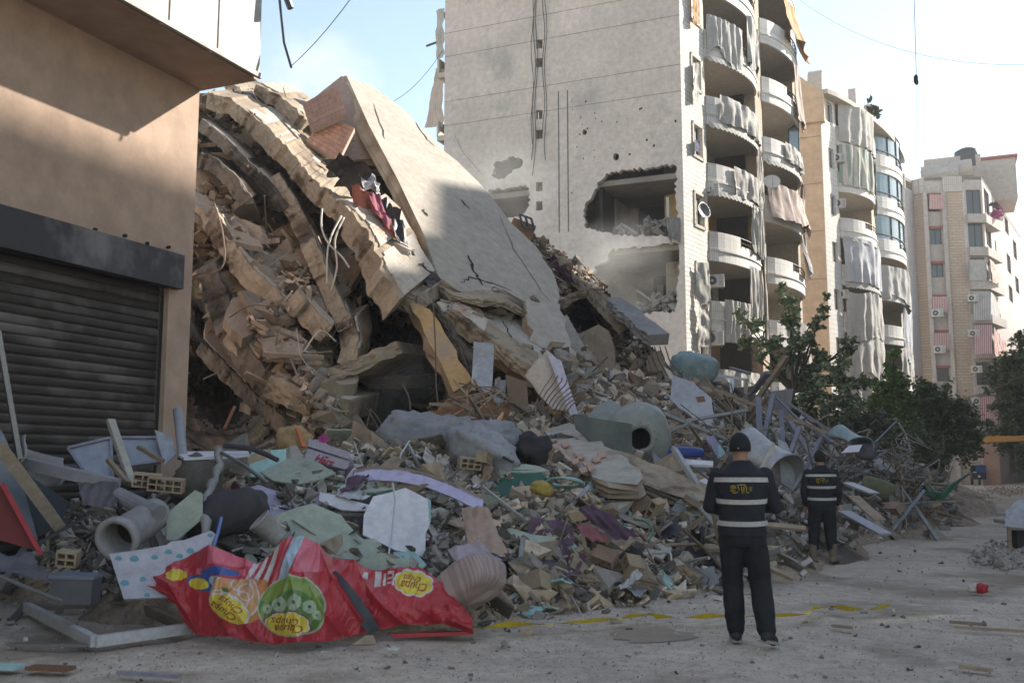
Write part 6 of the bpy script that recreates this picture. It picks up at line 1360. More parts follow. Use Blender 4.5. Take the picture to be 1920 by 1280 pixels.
# ---- caution tape along the ground
tp = [onZ(x, y, .03) for x, y in ((890, 1186), (955, 1180), (1060, 1176), (1140, 1170), (1176, 1164), (1218, 1160), (1230, 1164), (1290, 1165), (1340, 1163), (1440, 1162), (1505, 1160), (1522, 1148), (1560, 1145), (1600, 1150), (1640, 1148), (1670, 1143))]
mb = MB(); n_ = 0; up3 = Vector((0, 0, 1))
for i in range(len(tp) - 1):
    for k in range(6):
        t = k / 6; p = tp[i].lerp(tp[i + 1], t); w_ = .045 * (.75 + .5 * abs(math.sin(n_ * .23)) ** 1.5); a = math.sin(n_ * .31) * .8; d = (tp[i + 1] - tp[i]).normalized(); s_ = d.cross(up3)
        o_ = s_ * math.cos(a) * w_ + up3 * abs(math.sin(a)) * w_; mb.v += [p - o_ * .5 + up3 * .04, p + o_ + up3 * .04]; n_ += 1
mb.f = [(2 * i, 2 * i + 1, 2 * i + 3, 2 * i + 2) for i in range(n_ - 1)]
tag(mb.build('caution_tape', M('yellow_tape', (.78, .62, .04), (.62, .49, .03), 3, .45, .1, 30, c3=(.05, .045, .02), t3=.66, s3=5), smooth=True), 'yellow caution tape twisted along the road from the banner past the nearer man', 'caution tape')
for i, (x, y, s) in enumerate(((1072, 1174, .09), (735, 1222, .12), (1268, 1188, .04), (1228, 1228, .03), (610, 1228, .09), (1485, 1110, .08))):
    place(RG[i % 6], cloth_w, onZ(x, y, .02), (s, s, s), 'paper_scrap', ('white crumpled paper lying on the tape', 'grey-white shard on the ground below the banner', 'tiny white scrap on the dark damp patch', 'tiny white scrap on the road', 'pale splinter on the ground below the banner middle', 'white smear of paper on the road left of the tape end')[i], 'paper scrap', None, nrm=up3, tilt=.1)
sp = M('damp_earth', (.27, .215, .17), (.34, .275, .22), 3, .95, .3, 20)
for pts, in (([(1142, 1186), (1165, 1178), (1215, 1175), (1265, 1178), (1298, 1188), (1290, 1198), (1240, 1202), (1180, 1201), (1150, 1195)],),):
    P_ = [onZ(x, y, .0) for x, y in pts]; mb = MB(); cc = sum(P_, Vector()) / len(P_)
    for s_ in (1, .6, .2):
        for p in jag(P_, .09, .10, 5): q_ = cc + (p - cc) * s_; mb.v.append(Vector((q_.x, q_.y, gz(q_.x, q_.y) + .006)))
    k_ = len(mb.v) // 3; mb.f = [(r * k_ + i, r * k_ + (i + 1) % k_, (r + 1) * k_ + (i + 1) % k_, (r + 1) * k_ + i) for r in (0, 1) for i in range(k_)] + [tuple(range(2 * k_, 3 * k_))]
    mb.build('damp_patch', sp, None, kind='structure')
# right edge: covered table of junk, packet, far rubble
tb = thing('junk_table', 'low table with boxes under a grey cover at the right edge of the road', 'table', onZ(1900, 1040)); tc = onZ(1905, 1035)
Tm = Matrix.Translation(tc) @ Euler((0, 0, .25)).to_matrix().to_4x4()
def tb_(nm, c__, s__, m__):
    mb = MB().box(c__, s__); mb.v = [Tm @ v for v in mb.v]; mb.build(nm, m__, tb)
tb_('table_top', (.45, .3, .52), (1.2, .7, .06), greyconc)
for dx in (-.08, .95): tb_('leg', (dx, .05, .25), (.06, .06, .5), wood)
tb_('apron', (.45, -.02, .45), (1.15, .04, .12), greyconc)
tb_('crate', (.4, .3, .2), (.7, .5, .36), cloth_d)
sheet('cover_cloth', [(1886, 955, 14.5), (1960, 905, 15), (1970, 985, 14), (1884, 985, 14)], cloth_g, 'grey cover thrown over the junk at the right edge', 'cover', .1, fs=2)
for x, y, s, m_, lab in ((1829, 1102, .14, cloth_w, 'white half of the crumpled packet on the road at right'), (1843, 1103, .13, M('red_packet', (.35, .02, .03), (.26, .015, .02), 3, .6, .1, 20), 'red half of the crumpled packet on the road at right')): blob('packet', onZ(x, y, .06), (s, s * .8, s * .8), (0, 0, 1), m_, lab, 'packet', .03, 8, int(x))
P = []; S = []
for i in range(900):
    x = 1870 + rng.gauss(20, 28); y = rng.choice((918 + rng.gauss(0, 6), 1040 + rng.gauss(0, 10)))
    if x > 1960 or y < 890: continue
    P.append(onZ(x, y, .03)); S.append(rng.uniform(.04, .14))
scatter_mass('roadside_rubble', chunk_g, P, S, 31)
# ================================================================== RED VINYL BANNER
TX = [278, 300, 330, 365, 400, 440, 480, 510, 545, 572, 600, 625, 655, 700, 745, 790, 830, 860, 888]; TY = [1096, 1072, 1062, 1040, 1030, 1042, 1056, 1040, 1012, 1009, 1025, 1048, 1052, 1068, 1069, 1068, 1095, 1135, 1160]
BX = [278, 300, 330, 345, 370, 440, 480, 560, 620, 690, 720, 760, 820, 860, 888]; BY = [1108, 1122, 1132, 1165, 1192, 1198, 1206, 1207, 1201, 1186, 1180, 1172, 1170, 1182, 1192]
NU, NV = 560, 150
def bsurf(px, t):
    ty = float(np.interp(px, TX, TY)); by = float(np.interp(px, BX, BY)); py = ty + (by - ty) * t
    db = 1.5 * F / (float(np.interp(px, [278, 345, 440, 560, 690, 888], [1172, 1182, 1198, 1207, 1188, 1186])) - 875); h = (by - ty) / 195
    p = at(px, py, db + .62 * h * (1 - t) ** 1.0 + .02)
    b = .16 * math.sin(math.pi * min(1, t * 1.02)) * (.6 + .5 * h)
    a, b_ = px / 60, t
    f = .09 * noise.noise(Vector((a * .8 + t * .9, t * 1.2, 1))) + .07 * (1 - abs(2 * noise.noise(Vector((a * .9 - t * 1.4, t * .8, 7))))) ** 2 + .035 * (1 - abs(2 * noise.noise(Vector((a * 1.8 + t * 2.2, t * 1.5, 4))))) ** 2 + .007 * (1 - abs(2 * noise.noise(Vector((a * 4.5 + t * 2, t * 4, 2))))) ** 3 + .004 * noise.noise(Vector((a * 10, t * 10, 3)))
    return p - HF * (b + f) + Vector((0, 0, .4 * f))
def txt_mask(s, size, cx, cy, ang, shear=.25, bold=.03, sq=1.0):
    """pixels covered by a word turned in the cloth's own picture"""
    me = text_mesh(s, size, shear, bold * size * .4); c, sn = math.cos(ang), math.sin(ang); T = []
    me.calc_loop_triangles(); V_ = np.array([(v.co.x, v.co.y * sq) for v in me.vertices]); X_ = cx + V_[:, 0] * c + V_[:, 1] * sn; Y_ = cy + V_[:, 0] * sn - V_[:, 1] * c
    m = np.zeros((NU, NV), bool)
    for tr in me.loop_triangles:
        i = list(tr.vertices); x, y = X_[i], Y_[i]; bx = (PX_ >= x.min() - 1) & (PX_ <= x.max() + 1) & (PY_ >= y.min() - 1) & (PY_ <= y.max() + 1)
        if not bx.any(): continue
        px_, py_ = PX_[bx], PY_[bx]
        d = [(x[(k + 1) % 3] - x[k]) * (py_ - y[k]) - (y[(k + 1) % 3] - y[k]) * (px_ - x[k]) for k in range(3)]
        ins = ((d[0] >= 0) & (d[1] >= 0) & (d[2] >= 0)) | ((d[0] <= 0) & (d[1] <= 0) & (d[2] <= 0)); q = m[bx]; q |= ins; m[bx] = q
    return m
sx = 279 + (np.arange(NU) + .5) / NU * 608; tv = (np.arange(NV) + .5) / NV
ty_ = np.interp(sx, TX, TY); by_ = np.interp(sx, BX, BY)
PX_ = np.repeat(sx[:, None], NV, 1); PY_ = ty_[:, None] + (by_ - ty_)[:, None] * tv[None]
def el(cx, cy, rx, ry, rot=0): c, s_ = math.cos(rot), math.sin(rot); x = (PX_ - cx) * c + (PY_ - cy) * s_; y = -(PX_ - cx) * s_ + (PY_ - cy) * c; return (x / rx) ** 2 + (y / ry) ** 2
def flower(cx, cy, rx, ry, rot=0, g=1.0):
    m = el(cx, cy, rx * .8 * g, ry * .8 * g, rot) < 1; c, s_ = math.cos(rot), math.sin(rot)
    for k in range(8):
        a = k * math.pi / 4 + .3; m |= el(cx + (rx * .66 * math.cos(a) * c - ry * .62 * math.sin(a) * s_), cy + (rx * .66 * math.cos(a) * s_ + ry * .62 * math.sin(a) * c), rx * .36 * g, ry * .44 * g, rot) < 1
    return m
mt = np.zeros((NU, NV), int)   # 0 red 1 pale red 2 white 3 orange 4 light orange 5 green 6 light green 7 pale green 8 yellow 9 dark red ink 10 blue 11 pale blue 12 dark
mt[(PX_ > 400) & (PX_ < 500) & (PY_ < 1062) & (PY_ > 1030)] = 1
mt[(PX_ > 560) & (PX_ < 605) & (PY_ < 1072)] = 1
for x0, x1, c_ in ((478, 486, 2), (494, 502, 2), (512, 522, 2), (530, 537, 1), (541, 560, 11)):
    mt[(PX_ + (PY_ - 1050) * .35 > x0) & (PX_ + (PY_ - 1050) * .35 < x1) & (PY_ < 1088)] = c_
mt[(PX_ > 325) & (PX_ < 480) & (PY_ > 1066) & (PY_ < 1078) & (np.sin(PX_ / 4.) > .2)] = 1
mt[el(395, 1092, 34, 14, .2) < 1] = 10; mt[el(385, 1093, 20, 10, .2) < 1] = 8; mt[el(418, 1090, 14, 8, .3) < 1] = 11
mt[flower(340, 1078, 22, 9)] = 8; mt[el(420, 1073, 34, 7) < 1] = 10
# orange fruit disc
o_ = (el(458, 1112, 54, 58) < 1) & (PX_ + .25 * (PY_ - 1112) > 408) & (PY_ > 1084); mt[o_] = 3
mt[o_ & (el(452, 1118, 42, 42) < 1)] = 4; mt[o_ & (abs(el(452, 1118, 43, 43) - 1) < .05)] = 2
for a in (0.2, 1.1, 2.0, 2.9, 3.8): mt[o_ & (abs(el(448 + 24 * math.cos(a - 1.2), 1110 + 20 * math.sin(a - 1.2), 17, 13, a) - 1) < .14)] = 2
mt[o_ & (el(436, 1106, 7, 4, .6) < 1)] = 5
fl_ = o_ & flower(440, 1142, 38, 24, .55); mt[o_ & flower(440, 1142, 41, 27, .55, 1.08)] = 2; mt[fl_] = 8
# green fruit disc
gd = (el(556, 1137, 61, 56) < 1); mt[el(556, 1137, 64, 59) < 1] = 7; mt[gd] = 5
mt[gd & (abs(el(556, 1150, 56, 50) - 1) < .13)] = 6; mt[gd & (PY_ < 1122) & (el(556, 1150, 50, 46) > 1)] = 6
for x, y, r in ((532, 1128, 14), (562, 1128, 15), (590, 1136, 13), (510, 1136, 9), (602, 1152, 9)): mt[gd & (el(x, y, r, r) < 1)] = 7; mt[gd & (el(x, y, r * .2, r * .25) < 1)] = 12
mt[gd & flower(545, 1170, 45, 26, .12, 1.08)] = 9; mt[gd & flower(545, 1170, 43, 24.5, .12, 1.04)] = 2; mt[gd & flower(545, 1170, 41, 23, .12)] = 8
mt[flower(778, 1093, 36, 20, .14, 1.1)] = 2; mt[flower(778, 1093, 34, 18, .14)] = 8
# white bars of upside-down capitals
for a, b, c_, d in ((704, 716, 1070, 1096), (720, 725, 1074, 1094), (728, 741, 1073, 1077), (728, 741, 1081, 1084), (737, 741, 1073, 1095), (728, 741, 1088, 1091), (684, 692, 1072, 1084)): mt[(PX_ > a) & (PX_ < b) & (PY_ > c_) & (PY_ < d)] = 2
TM = []
TM.append(txt_mask('Chups', 21, 543, 1163, math.pi + .17)); TM.append(txt_mask('Chupa', 22, 548, 1178, math.pi + .17))
TM.append(txt_mask('Chups', 19, 446, 1134, math.pi + .62)); TM.append(txt_mask('Chupa', 20, 432, 1146, math.pi + .62))
TM.append(txt_mask('Chupa', 19, 780, 1097, math.pi + .12)); TM.append(txt_mask('Chups', 13, 776, 1085, math.pi + .12))
for m in TM: mt[m] = 9
V_ = [tuple(bsurf(279 + i / NU * 608, j / NV)) for i in range(NU + 1) for j in range(NV + 1)]
me = bpy.data.meshes.new('banner'); k1 = NV + 1
me.from_pydata(V_, [], [(i * k1 + j, i * k1 + j + 1, (i + 1) * k1 + j + 1, (i + 1) * k1 + j) for i in range(NU) for j in range(NV)])
def vin(n, c, r=.42): return M('vinyl_' + n, c, tuple(v * .85 for v in c), 1.4, r, .06, 18, spec=.45, c3=tuple(v * .55 + .06 for v in c), t3=.66, s3=2.2)
for n, c in (('red', (.43, .028, .042)), ('pale_red', (.62, .13, .18)), ('white', (.58, .56, .55)), ('orange', (.55, .20, .05)), ('light_orange', (.60, .30, .13)), ('green', (.10, .20, .05)), ('lime', (.22, .30, .06)), ('pale_green', (.36, .44, .30)), ('yellow', (.68, .52, .05)), ('ink', (.22, .02, .03)), ('blue', (.03, .08, .30)), ('sky', (.36, .46, .56)), ('dark', (.04, .05, .04))): me.materials.append(vin(n, c))
me.polygons.foreach_set('material_index', mt.ravel().astype(int).tolist()); me.polygons.foreach_set('use_smooth', [True] * len(me.polygons))
bn = link('banner', me, None); bn.modifiers.new('t', 'SOLIDIFY').thickness = .004
tag(bn, 'crumpled red vinyl banner with upside-down yellow logos and fruit discs at the heap foot', 'banner')
strap = MB(); sp_ = [(632, 1070), (648, 1092), (668, 1120), (690, 1155), (704, 1185), (712, 1203)]; wd = [.02, .05, .065, .06, .05, .02]
for i, (x, y) in enumerate(sp_):
    ty = np.interp(x, TX, TY); by = np.interp(x, BX, BY); p = bsurf(x, min(1, max(0, (y - ty) / (by - ty)))) - HF * .05; strap.v += [p - RT * wd[i] - UP * wd[i] * .5, p + RT * wd[i] + UP * wd[i] * .5 - HF * .02]
strap.f = [(2 * i, 2 * i + 1, 2 * i + 3, 2 * i + 2) for i in range(5)]
s_ = strap.build('strap', M('slate_vinyl', (.09, .105, .13), (.06, .07, .09), 2, .35, .05, 20), bn, smooth=True)
board('board', [(660, 1208), (685, 1190), (700, 1190), (706, 1207)], M('kraft_board', (.34, .27, .21), (.26, .2, .155), 2, .9, .2, 20), 'tan cardboard scrap under the lower end of the dark strap', 'board', 30, 0, .02, D=8.55)
tag(MB().span(onZ(735, 1190, .04), onZ(888, 1185, .06), .08, .03).build('banner_pole_sleeve', vin('red', (.43, .028, .042))), 'thin red sleeve edge of the banner stretched along the ground', 'sleeve')
# ================================================================== PEOPLE
skin = M('skin', (.36, .19, .125), (.31, .16, .105), 8, .6, .05, 60)
blackc = M('black_cloth', (.016, .017, .022), (.011, .012, .016), 3, .9, .35, 50)
vestm = M('navy_black_vest', (.019, .021, .030), (.013, .015, .022), 3, .85, .35, 50)
refl = M('reflective_band', (.46, .44, .43), (.38, .36, .355), 4, .5, .1, 50)
def capsule(mb, a, b, ra, rb, k=14, sx=1.0):
    a, b = Vector(a), Vector(b); d = (b - a).normalized(); u = Vector((1, 0, 0)) if abs(d.x) < .9 else Vector((0, 1, 0)); x = (u - d * u.dot(d)).normalized(); y = d.cross(x); n0 = len(mb.v); rings = []
    for i in range(5): t = -math.pi / 2 + math.pi / 2 * i / 5; rings.append((a + d * ra * math.sin(t), ra * math.cos(t) + 1e-4))
    for i in range(6): t = i / 5; rings.append((a.lerp(b, t), ra + (rb - ra) * t))
    for i in range(1, 6): t = math.pi / 2 * i / 5; rings.append((b + d * rb * math.sin(t), rb * math.cos(t) + 1e-4))
    for c, r in rings:
        for j in range(k): q = 2 * math.pi * j / k; mb.v.append(c + x * math.cos(q) * r * sx + y * math.sin(q) * r)
    for i in range(len(rings) - 1):
        for j in range(k): mb.f.append((n0 + i * k + j, n0 + i * k + (j + 1) % k, n0 + (i + 1) * k + (j + 1) % k, n0 + (i + 1) * k + j))
    mb.f += [tuple(n0 + j for j in range(k))[::-1], tuple(n0 + (len(rings) - 1) * k + j for j in range(k))]
def tors(mb, secs, k=28):
    """body built from elliptical sections (z, x-centre, y-centre, half-width, half-depth)"""
    n0 = len(mb.v)
    for (z, cx, cy, a, b) in secs:
        for j in range(k): q = 2 * math.pi * j / k; mb.v.append(Vector((cx + a * math.copysign(abs(math.cos(q)) ** .85, math.cos(q)), cy + b * math.copysign(abs(math.sin(q)) ** .85, math.sin(q)), z)))
    for i in range(len(secs) - 1):
        for j in range(k): mb.f.append((n0 + i * k + j, n0 + i * k + (j + 1) % k, n0 + (i + 1) * k + (j + 1) % k, n0 + (i + 1) * k + j))
    mb.f += [tuple(n0 + j for j in range(k))[::-1], tuple(n0 + (len(secs) - 1) * k + j for j in range(k))]
def fuse(mb, name, m, parent, vox=.012, sm=5, folds=0):
    o = mb.build(name, m, parent); o.location = (0, 0, 0)
    r = o.modifiers.new('r', 'REMESH'); r.mode = 'VOXEL'; r.voxel_size = vox; r.use_smooth_shade = True
    s_ = o.modifiers.new('s', 'SMOOTH'); s_.iterations = sm; s_.factor = .5
    if folds:
        d = o.modifiers.new('d', 'DISPLACE'); d.texture = tex('CLOUDS', .09); d.strength = folds; d.mid_level = .5
        d = o.modifiers.new('d', 'DISPLACE'); d.texture = tex('CLOUDS', .25, 1); d.strength = folds * 1.3; d.mid_level = .5
    return o
def person(label, loc, head, arms, legs, boots, wide=1.0, hat='cap', look=0.0, H=1.78):
    r_ = thing('person', label, 'person', loc); r_.rotation_euler.z = head; k = H / 1.78; r_.scale = (k, k, k)
    S = [(.86, 0, 0, .175 * wide, .125), (.95, 0, 0, .185 * wide, .13), (1.08, 0, 0, .165 * wide, .12), (1.22, 0, -.005, .18 * wide, .125), (1.34, 0, -.01, .20 * wide, .125), (1.44, 0, -.01, .185 * wide, .105), (1.50, 0, 0, .09, .07)]
    def hand(mb, a, wr, s):
        d = (Vector(wr) - Vector(a)).normalized(); side = Vector((s, 0, 0)); side = (side - d * side.dot(d)).normalized(); up = side.cross(d); c = Vector(wr)
        capsule(mb, c, c + d * .075, .026, .034, 10)
        for i, (L, q) in enumerate(((.07, -.03), (.08, -.01), (.074, .01), (.058, .03))):
            b = c + d * .085 + up * q; t1 = b + (d * .8 - side * .35).normalized() * L * .5; capsule(mb, b, t1, .0095, .009, 8); capsule(mb, t1, t1 + (d * .4 - side * .8).normalized() * L * .5, .009, .0075, 8)
        b = c + d * .02 + up * -.028; t1 = b + (d * .6 - up * .7).normalized() * .035; capsule(mb, b, t1, .012, .010, 8); capsule(mb, t1, t1 + (d * .9 - side * .3).normalized() * .03, .010, .008, 8)
    # one continuous body
    b = MB(); tors(b, [(z, x, y, w_ * .9, d_ * .9) for z, x, y, w_, d_ in S]); capsule(b, (0, 0, 1.47), (0, .01, 1.60), .068, .062)
    hc = Vector((0, .02, 1.655)); n0 = len(b.v)
    for i in range(17):
        t = math.pi * i / 16
        for j in range(24):
            q = 2 * math.pi * j / 24; v = Vector((.076 * math.sin(t) * math.cos(q), .098 * math.sin(t) * math.sin(q), .118 * math.cos(t)))
            if v.z < -.02: v.x *= 1 - .28 * min(1, -v.z / .118); v.y = v.y * (1 - .15 * min(1, -v.z / .118)) + .012
            b.v.append(hc + Matrix.Rotation(look, 3, 'Z') @ v)
    for i in range(16):
        for j in range(24): b.f.append((n0 + i * 24 + j, n0 + i * 24 + (j + 1) % 24, n0 + (i + 1) * 24 + (j + 1) % 24, n0 + (i + 1) * 24 + j))
    hr = lambda v: hc + Matrix.Rotation(look, 3, 'Z') @ Vector(v)
    capsule(b, hr((0, .095, .0)), hr((0, .115, -.03)), .011, .016, 8)                      # nose
    capsule(b, hr((-.022, .088, -.062)), hr((.022, .088, -.062)), .008, .008, 8)         # mouth
    for s in (-1, 1): capsule(b, hr((s * .079, .0, .012)), hr((s * .082, -.008, -.03)), .014, .010, 8)
    for (sh, elb, wr), s in zip(arms, (-1, 1)): capsule(b, sh, elb, .05, .04); capsule(b, elb, wr, .04, .026); hand(b, elb, wr, s)
    for hp, kn, an, toe in legs: capsule(b, hp, kn, .08, .055); capsule(b, kn, an, .052, .036); capsule(b, an, toe, .04, .035)
    fuse(b, 'body', skin, r_, .009, 3)
    for s in (-1, 1):
        e_ = MB(); capsule(e_, hr((s * .03, .092, .005)), hr((s * .034, .092, .005)), .010, .010, 8); e_.build('eye', plain('eye_dark', (.03, .02, .02), .3), r_).location = (0, 0, 0)
    t_ = MB()
    tors(t_, [(.82, 0, 0, .165 * wide, .125), (.9, 0, 0, .185 * wide, .135), (1.0, 0, 0, .185 * wide, .135)])
    for hp, kn, an, toe in legs:
        capsule(t_, hp, kn, .112 * wide, .092, 16); a2 = Vector(kn).lerp(Vector(an), .62 if boots else .93); capsule(t_, kn, a2, .094, .080, 16)
    fuse(t_, 'trousers', blackc, r_, .011, 5, .02)
    j_ = MB(); JS = [(.90, 0, 0, .20 * wide, .145)] + [(z, x, y, w_ + .022, d_ + .022) for z, x, y, w_, d_ in S[1:6]] + [(1.495, 0, 0, .125, .095), (1.55, 0, .0, .076, .074)]
    tors(j_, JS)
    for sh, elb, wr in arms: capsule(j_, sh, elb, .074, .060, 16); a2 = Vector(elb).lerp(Vector(wr), .9); capsule(j_, elb, a2, .060, .044, 16)
    fuse(j_, 'jacket', vestm, r_, .011, 5, .016)
    def W_(z):
        zs = [s_[0] for s_ in JS]; return np.interp(z, zs, [s_[3] for s_ in JS]), np.interp(z, zs, [s_[4] for s_ in JS])
    def surf(q, z, off): a, b_ = W_(z); c, s_ = math.cos(q), math.sin(q); return Vector(((a + off) * math.copysign(abs(c) ** .85, c), (b_ + off) * math.copysign(abs(s_) ** .85, s_) - .008, z))
    for z0, z1 in ((1.375, 1.415), (1.185, 1.225), (1.0, 1.042)):
        mb = MB(); n_ = 26
        for i in range(n_ + 1):
            q = math.pi + .22 + (math.pi - .44) * i / n_; sag = -.012 * math.sin(math.pi * i / n_) + .014 * (z0 > 1.3) * abs(2 * i / n_ - 1) ** 2 * -1
            for zz in (z0, z1): mb.v.append(surf(q, zz + sag, .014 + .004 * noise.noise(Vector((i * .4, zz * 9, 0)))))
        mb.f = [(2 * i, 2 * i + 2, 2 * i + 3, 2 * i + 1) for i in range(n_)]
        mb.build('reflective_band', refl, r_, smooth=True).location = (0, 0, 0)
    # calligraphic emblem between the upper bands
    em = MB(); Z0 = 1.30
    def st(pts, r=.0042):
        P_ = [surf(1.5 * math.pi + x / .2, Z0 + y, .017) for x, y in pts]; em.tube(P_, r, 5)
    st([(-.062, .028), (-.05, .034), (-.038, .030)]); st([(-.068, .012), (-.055, .020), (-.04, .014), (-.03, .02)]); st([(-.065, -.006), (-.05, .004), (-.038, -.008), (-.052, -.016), (-.068, -.012)])
    st([(-.036, .034), (-.028, .01), (-.038, -.018), (-.06, -.028), (-.035, -.032)]); st([(-.02, .036), (-.01, .0), (-.022, -.024), (-.04, -.03)]); st([(-.022, .034), (-.004, .042), (.016, .04), (.026, .02), (.024, -.012), (.032, -.028), (.042, -.02)])
    st([(.0, .028), (.002, -.028)]); st([(.012, .028), (.010, -.01), (.016, -.024), (.004, -.03)]); st([(.04, .0), (.055, .006), (.062, -.006), (.048, -.012)]); st([(.046, .024), (.052, .012)], .003); st([(.058, .022), (.062, .012)], .003)
    em.build('emblem', plain('yellow_thread', (.42, .32, .03), .7), r_, smooth=True).location = (0, 0, 0)
    # headwear and hair
    cp_ = MB()
    for i in range(9):
        t = (math.pi * (.58 if hat == 'cap' else .66)) * i / 8
        for j in range(28): q = 2 * math.pi * j / 28; cp_.v.append(hr((.088 * math.sin(t) * math.cos(q), .108 * math.sin(t) * math.sin(q) - .004, .128 * math.cos(t) + .004)))
    for i in range(8):
        for j in range(28): cp_.f.append((i * 28 + j, i * 28 + (j + 1) % 28, (i + 1) * 28 + (j + 1) % 28, (i + 1) * 28 + j))
    if hat == 'cap': c_ = cp_.build('cap', blackc, r_, smooth=True); c_.location = (0, 0, 0); c_.modifiers.new('t', 'SOLIDIFY').thickness = .006
    else: c_ = cp_.build('hair', M('dark_hair', (.02, .017, .015), (.01, .01, .01), 20, .8, .5, 90), r_, smooth=True); c_.location = (0, 0, 0)
    if hat == 'cap':
        bm_ = MB().grid(lambda u, v: hr(((u - .5) * .15 * (1 - .25 * v), .095 + .075 * v * math.sqrt(max(0, 1 - (2 * u - 1) ** 2 * .8)), .035 - .02 * v - .02 * (2 * u - 1) ** 2)), 12, 4)
        o = bm_.build('brim', blackc, c_, smooth=True); o.location = (0, 0, 0); o.modifiers.new('t', 'SOLIDIFY').thickness = .005
        bt_ = MB(); capsule(bt_, hr((0.012, -.112, -.005)), hr((.012, -.116, -.005)), .006, .006, 8); bt_.build('buckle', alu_white, c_).location = (0, 0, 0)
    for hp, kn, an, toe in legs:
        an, toe = Vector(an), Vector(toe); s_ = MB(); d = (toe - an); d.z = 0; d.normalize(); heel = an - d * .045; flat = toe.z - an.z
        capsule(s_, an + Vector((0, 0, .015)), heel + Vector((0, 0, -.03)), .056, .045, 12); capsule(s_, an + Vector((0, 0, -.01)), toe, .054, .046, 12)
        if boots: capsule(s_, an + Vector((0, 0, .19)), an, .074, .060, 12)
        sh_ = fuse(s_, 'boot' if boots else 'shoe', M('brown_suede', (.20, .155, .12), (.14, .105, .08), 5, .9, .2, 40) if boots else M('black_sneaker', (.03, .03, .035), (.02, .02, .024), 5, .7, .1, 40), r_, .008, 3)
        so_ = MB(); z_ = .012; L_ = [heel - d * .03, toe + d * .045]; so_.span(Vector((L_[0].x, L_[0].y, heel.z - .062)), Vector((L_[1].x, L_[1].y, toe.z - .03)), .085, .025); so_.build('sole', M('pale_sole', (.30, .285, .27), (.24, .23, .22), 5, .8, .1, 40) if not boots else blackc, sh_).location = (0, 0, 0)
    return r_
p1_ = onZ(1398, 1206)
person('nearer man seen from behind in black cap and dark vest with pale bands', p1_, YAW + R(-12), [((-.2, 0, 1.42), (-.275, .02, 1.15), (-.14, .24, 1.10)), ((.2, 0, 1.42), (.285, .03, 1.15), (.13, .25, 1.12))],
       [((-.09, 0, .90), (-.095, .09, .50), (-.075, .05, .085), (-.09, .21, .045)), ((.09, 0, .90), (.14, .05, .50), (.175, -.20, .13), (.225, -.07, .045))], False, 1.03, 'cap', -.25, 1.79)
p2_ = onZ(1545, 1056)
person('farther man seen from behind in dark banded vest and tan boots beside the heap', p2_, YAW + R(-10), [((-.2, 0, 1.42), (-.27, -.01, 1.14), (-.25, .08, .90)), ((.2, 0, 1.42), (.27, -.01, 1.14), (.26, .12, .92))],
       [((-.09, 0, .90), (-.13, .03, .50), (-.155, -.01, .09), (-.20, .13, .045)), ((.09, 0, .90), (.12, .02, .50), (.14, -.02, .09), (.20, .12, .045))], True, 1.10, 'hair', .1, 1.76)
# ================================================================== TREES
def foliage_mat(n, c): return M(n, c, tuple(v * .55 for v in c), 1.2, .75, 0, 20, spec=.25)
def tree(name, label, base, blobs, n, leaf, m, trunk_r=.12, seed=0, group=None, sparse=.0):
    rr = random.Random(seed); t_ = thing(name, label, 'tree', base, group); tr = MB(); H = max(b[0].z for b in blobs) - base.z
    top = base + Vector((0, 0, H * .35)); tr.tube([base - Vector((0, 0, .2)), base + Vector((rr.uniform(-.1, .1), 0, H * .18)), top], [trunk_r, trunk_r * .8, trunk_r * .65], 8)
    tw_ = MB(); V = []; Fc = []; tot = sum(b[1] ** 2 for b in blobs)
    for c, r in blobs:
        mid = top.lerp(c, .5) + Vector((rr.gauss(0, .15), rr.gauss(0, .15), .1)); tr.tube([top if c.z > top.z else top.lerp(base, .4), mid, c], [trunk_r * .45, trunk_r * .3, .015], 5)
        tips = []
        for i in range(int(7 + r * 10)):
            d = Vector((rr.gauss(0, 1), rr.gauss(0, 1), rr.gauss(.15, 1))).normalized() * r * rr.uniform(.5, 1.08); tips.append((c, c + d)); tw_.tube([c, c + d * .5 + Vector((0, 0, .05)), c + d], [.016, .01, .004], 4)
        for i in range(int(n * r * r / tot)):
            a, b_ = rr.choice(tips); p = a.lerp(b_, rr.random() ** .55) + Vector((rr.gauss(0, 1), rr.gauss(0, 1), rr.gauss(0, 1))) * r * .10
            e = Euler((rr.uniform(-.9, .9), rr.uniform(-.9, .9), rr.uniform(0, 6.28))).to_matrix(); L = leaf * rr.uniform(.6, 1.3); k = len(V)
            for q in ((-.5, 0, 0), (0, -.32, .06), (.5, 0, 0), (0, .32, .06)): V.append(tuple(p + e @ (Vector(q) * L)))
            Fc += [(k, k + 1, k + 2), (k, k + 2, k + 3)]
    tr.build('trunk', M('tree_bark', (.10, .08, .06), (.06, .05, .04), 3, .95, .5, 20), t_); tw_.build('branches', M('tree_bark', (.1, .08, .06)), t_)
    me = bpy.data.meshes.new('crown'); me.from_pydata(V, [], Fc); link('crown', me, m, t_); return t_
def bl(lst, D): return [(at(x, y, D + (dd if False else 0)) + HF * random.Random(x * y).uniform(-.6, .6), r) for x, y, r in lst]
gA, gB, gC, gD = foliage_mat('grey_green_leaves', (.30, .36, .22)), foliage_mat('mid_green_leaves', (.06, .095, .035)), foliage_mat('dark_ficus_leaves', (.15, .19, .10)), foliage_mat('conifer_green', (.17, .25, .075))
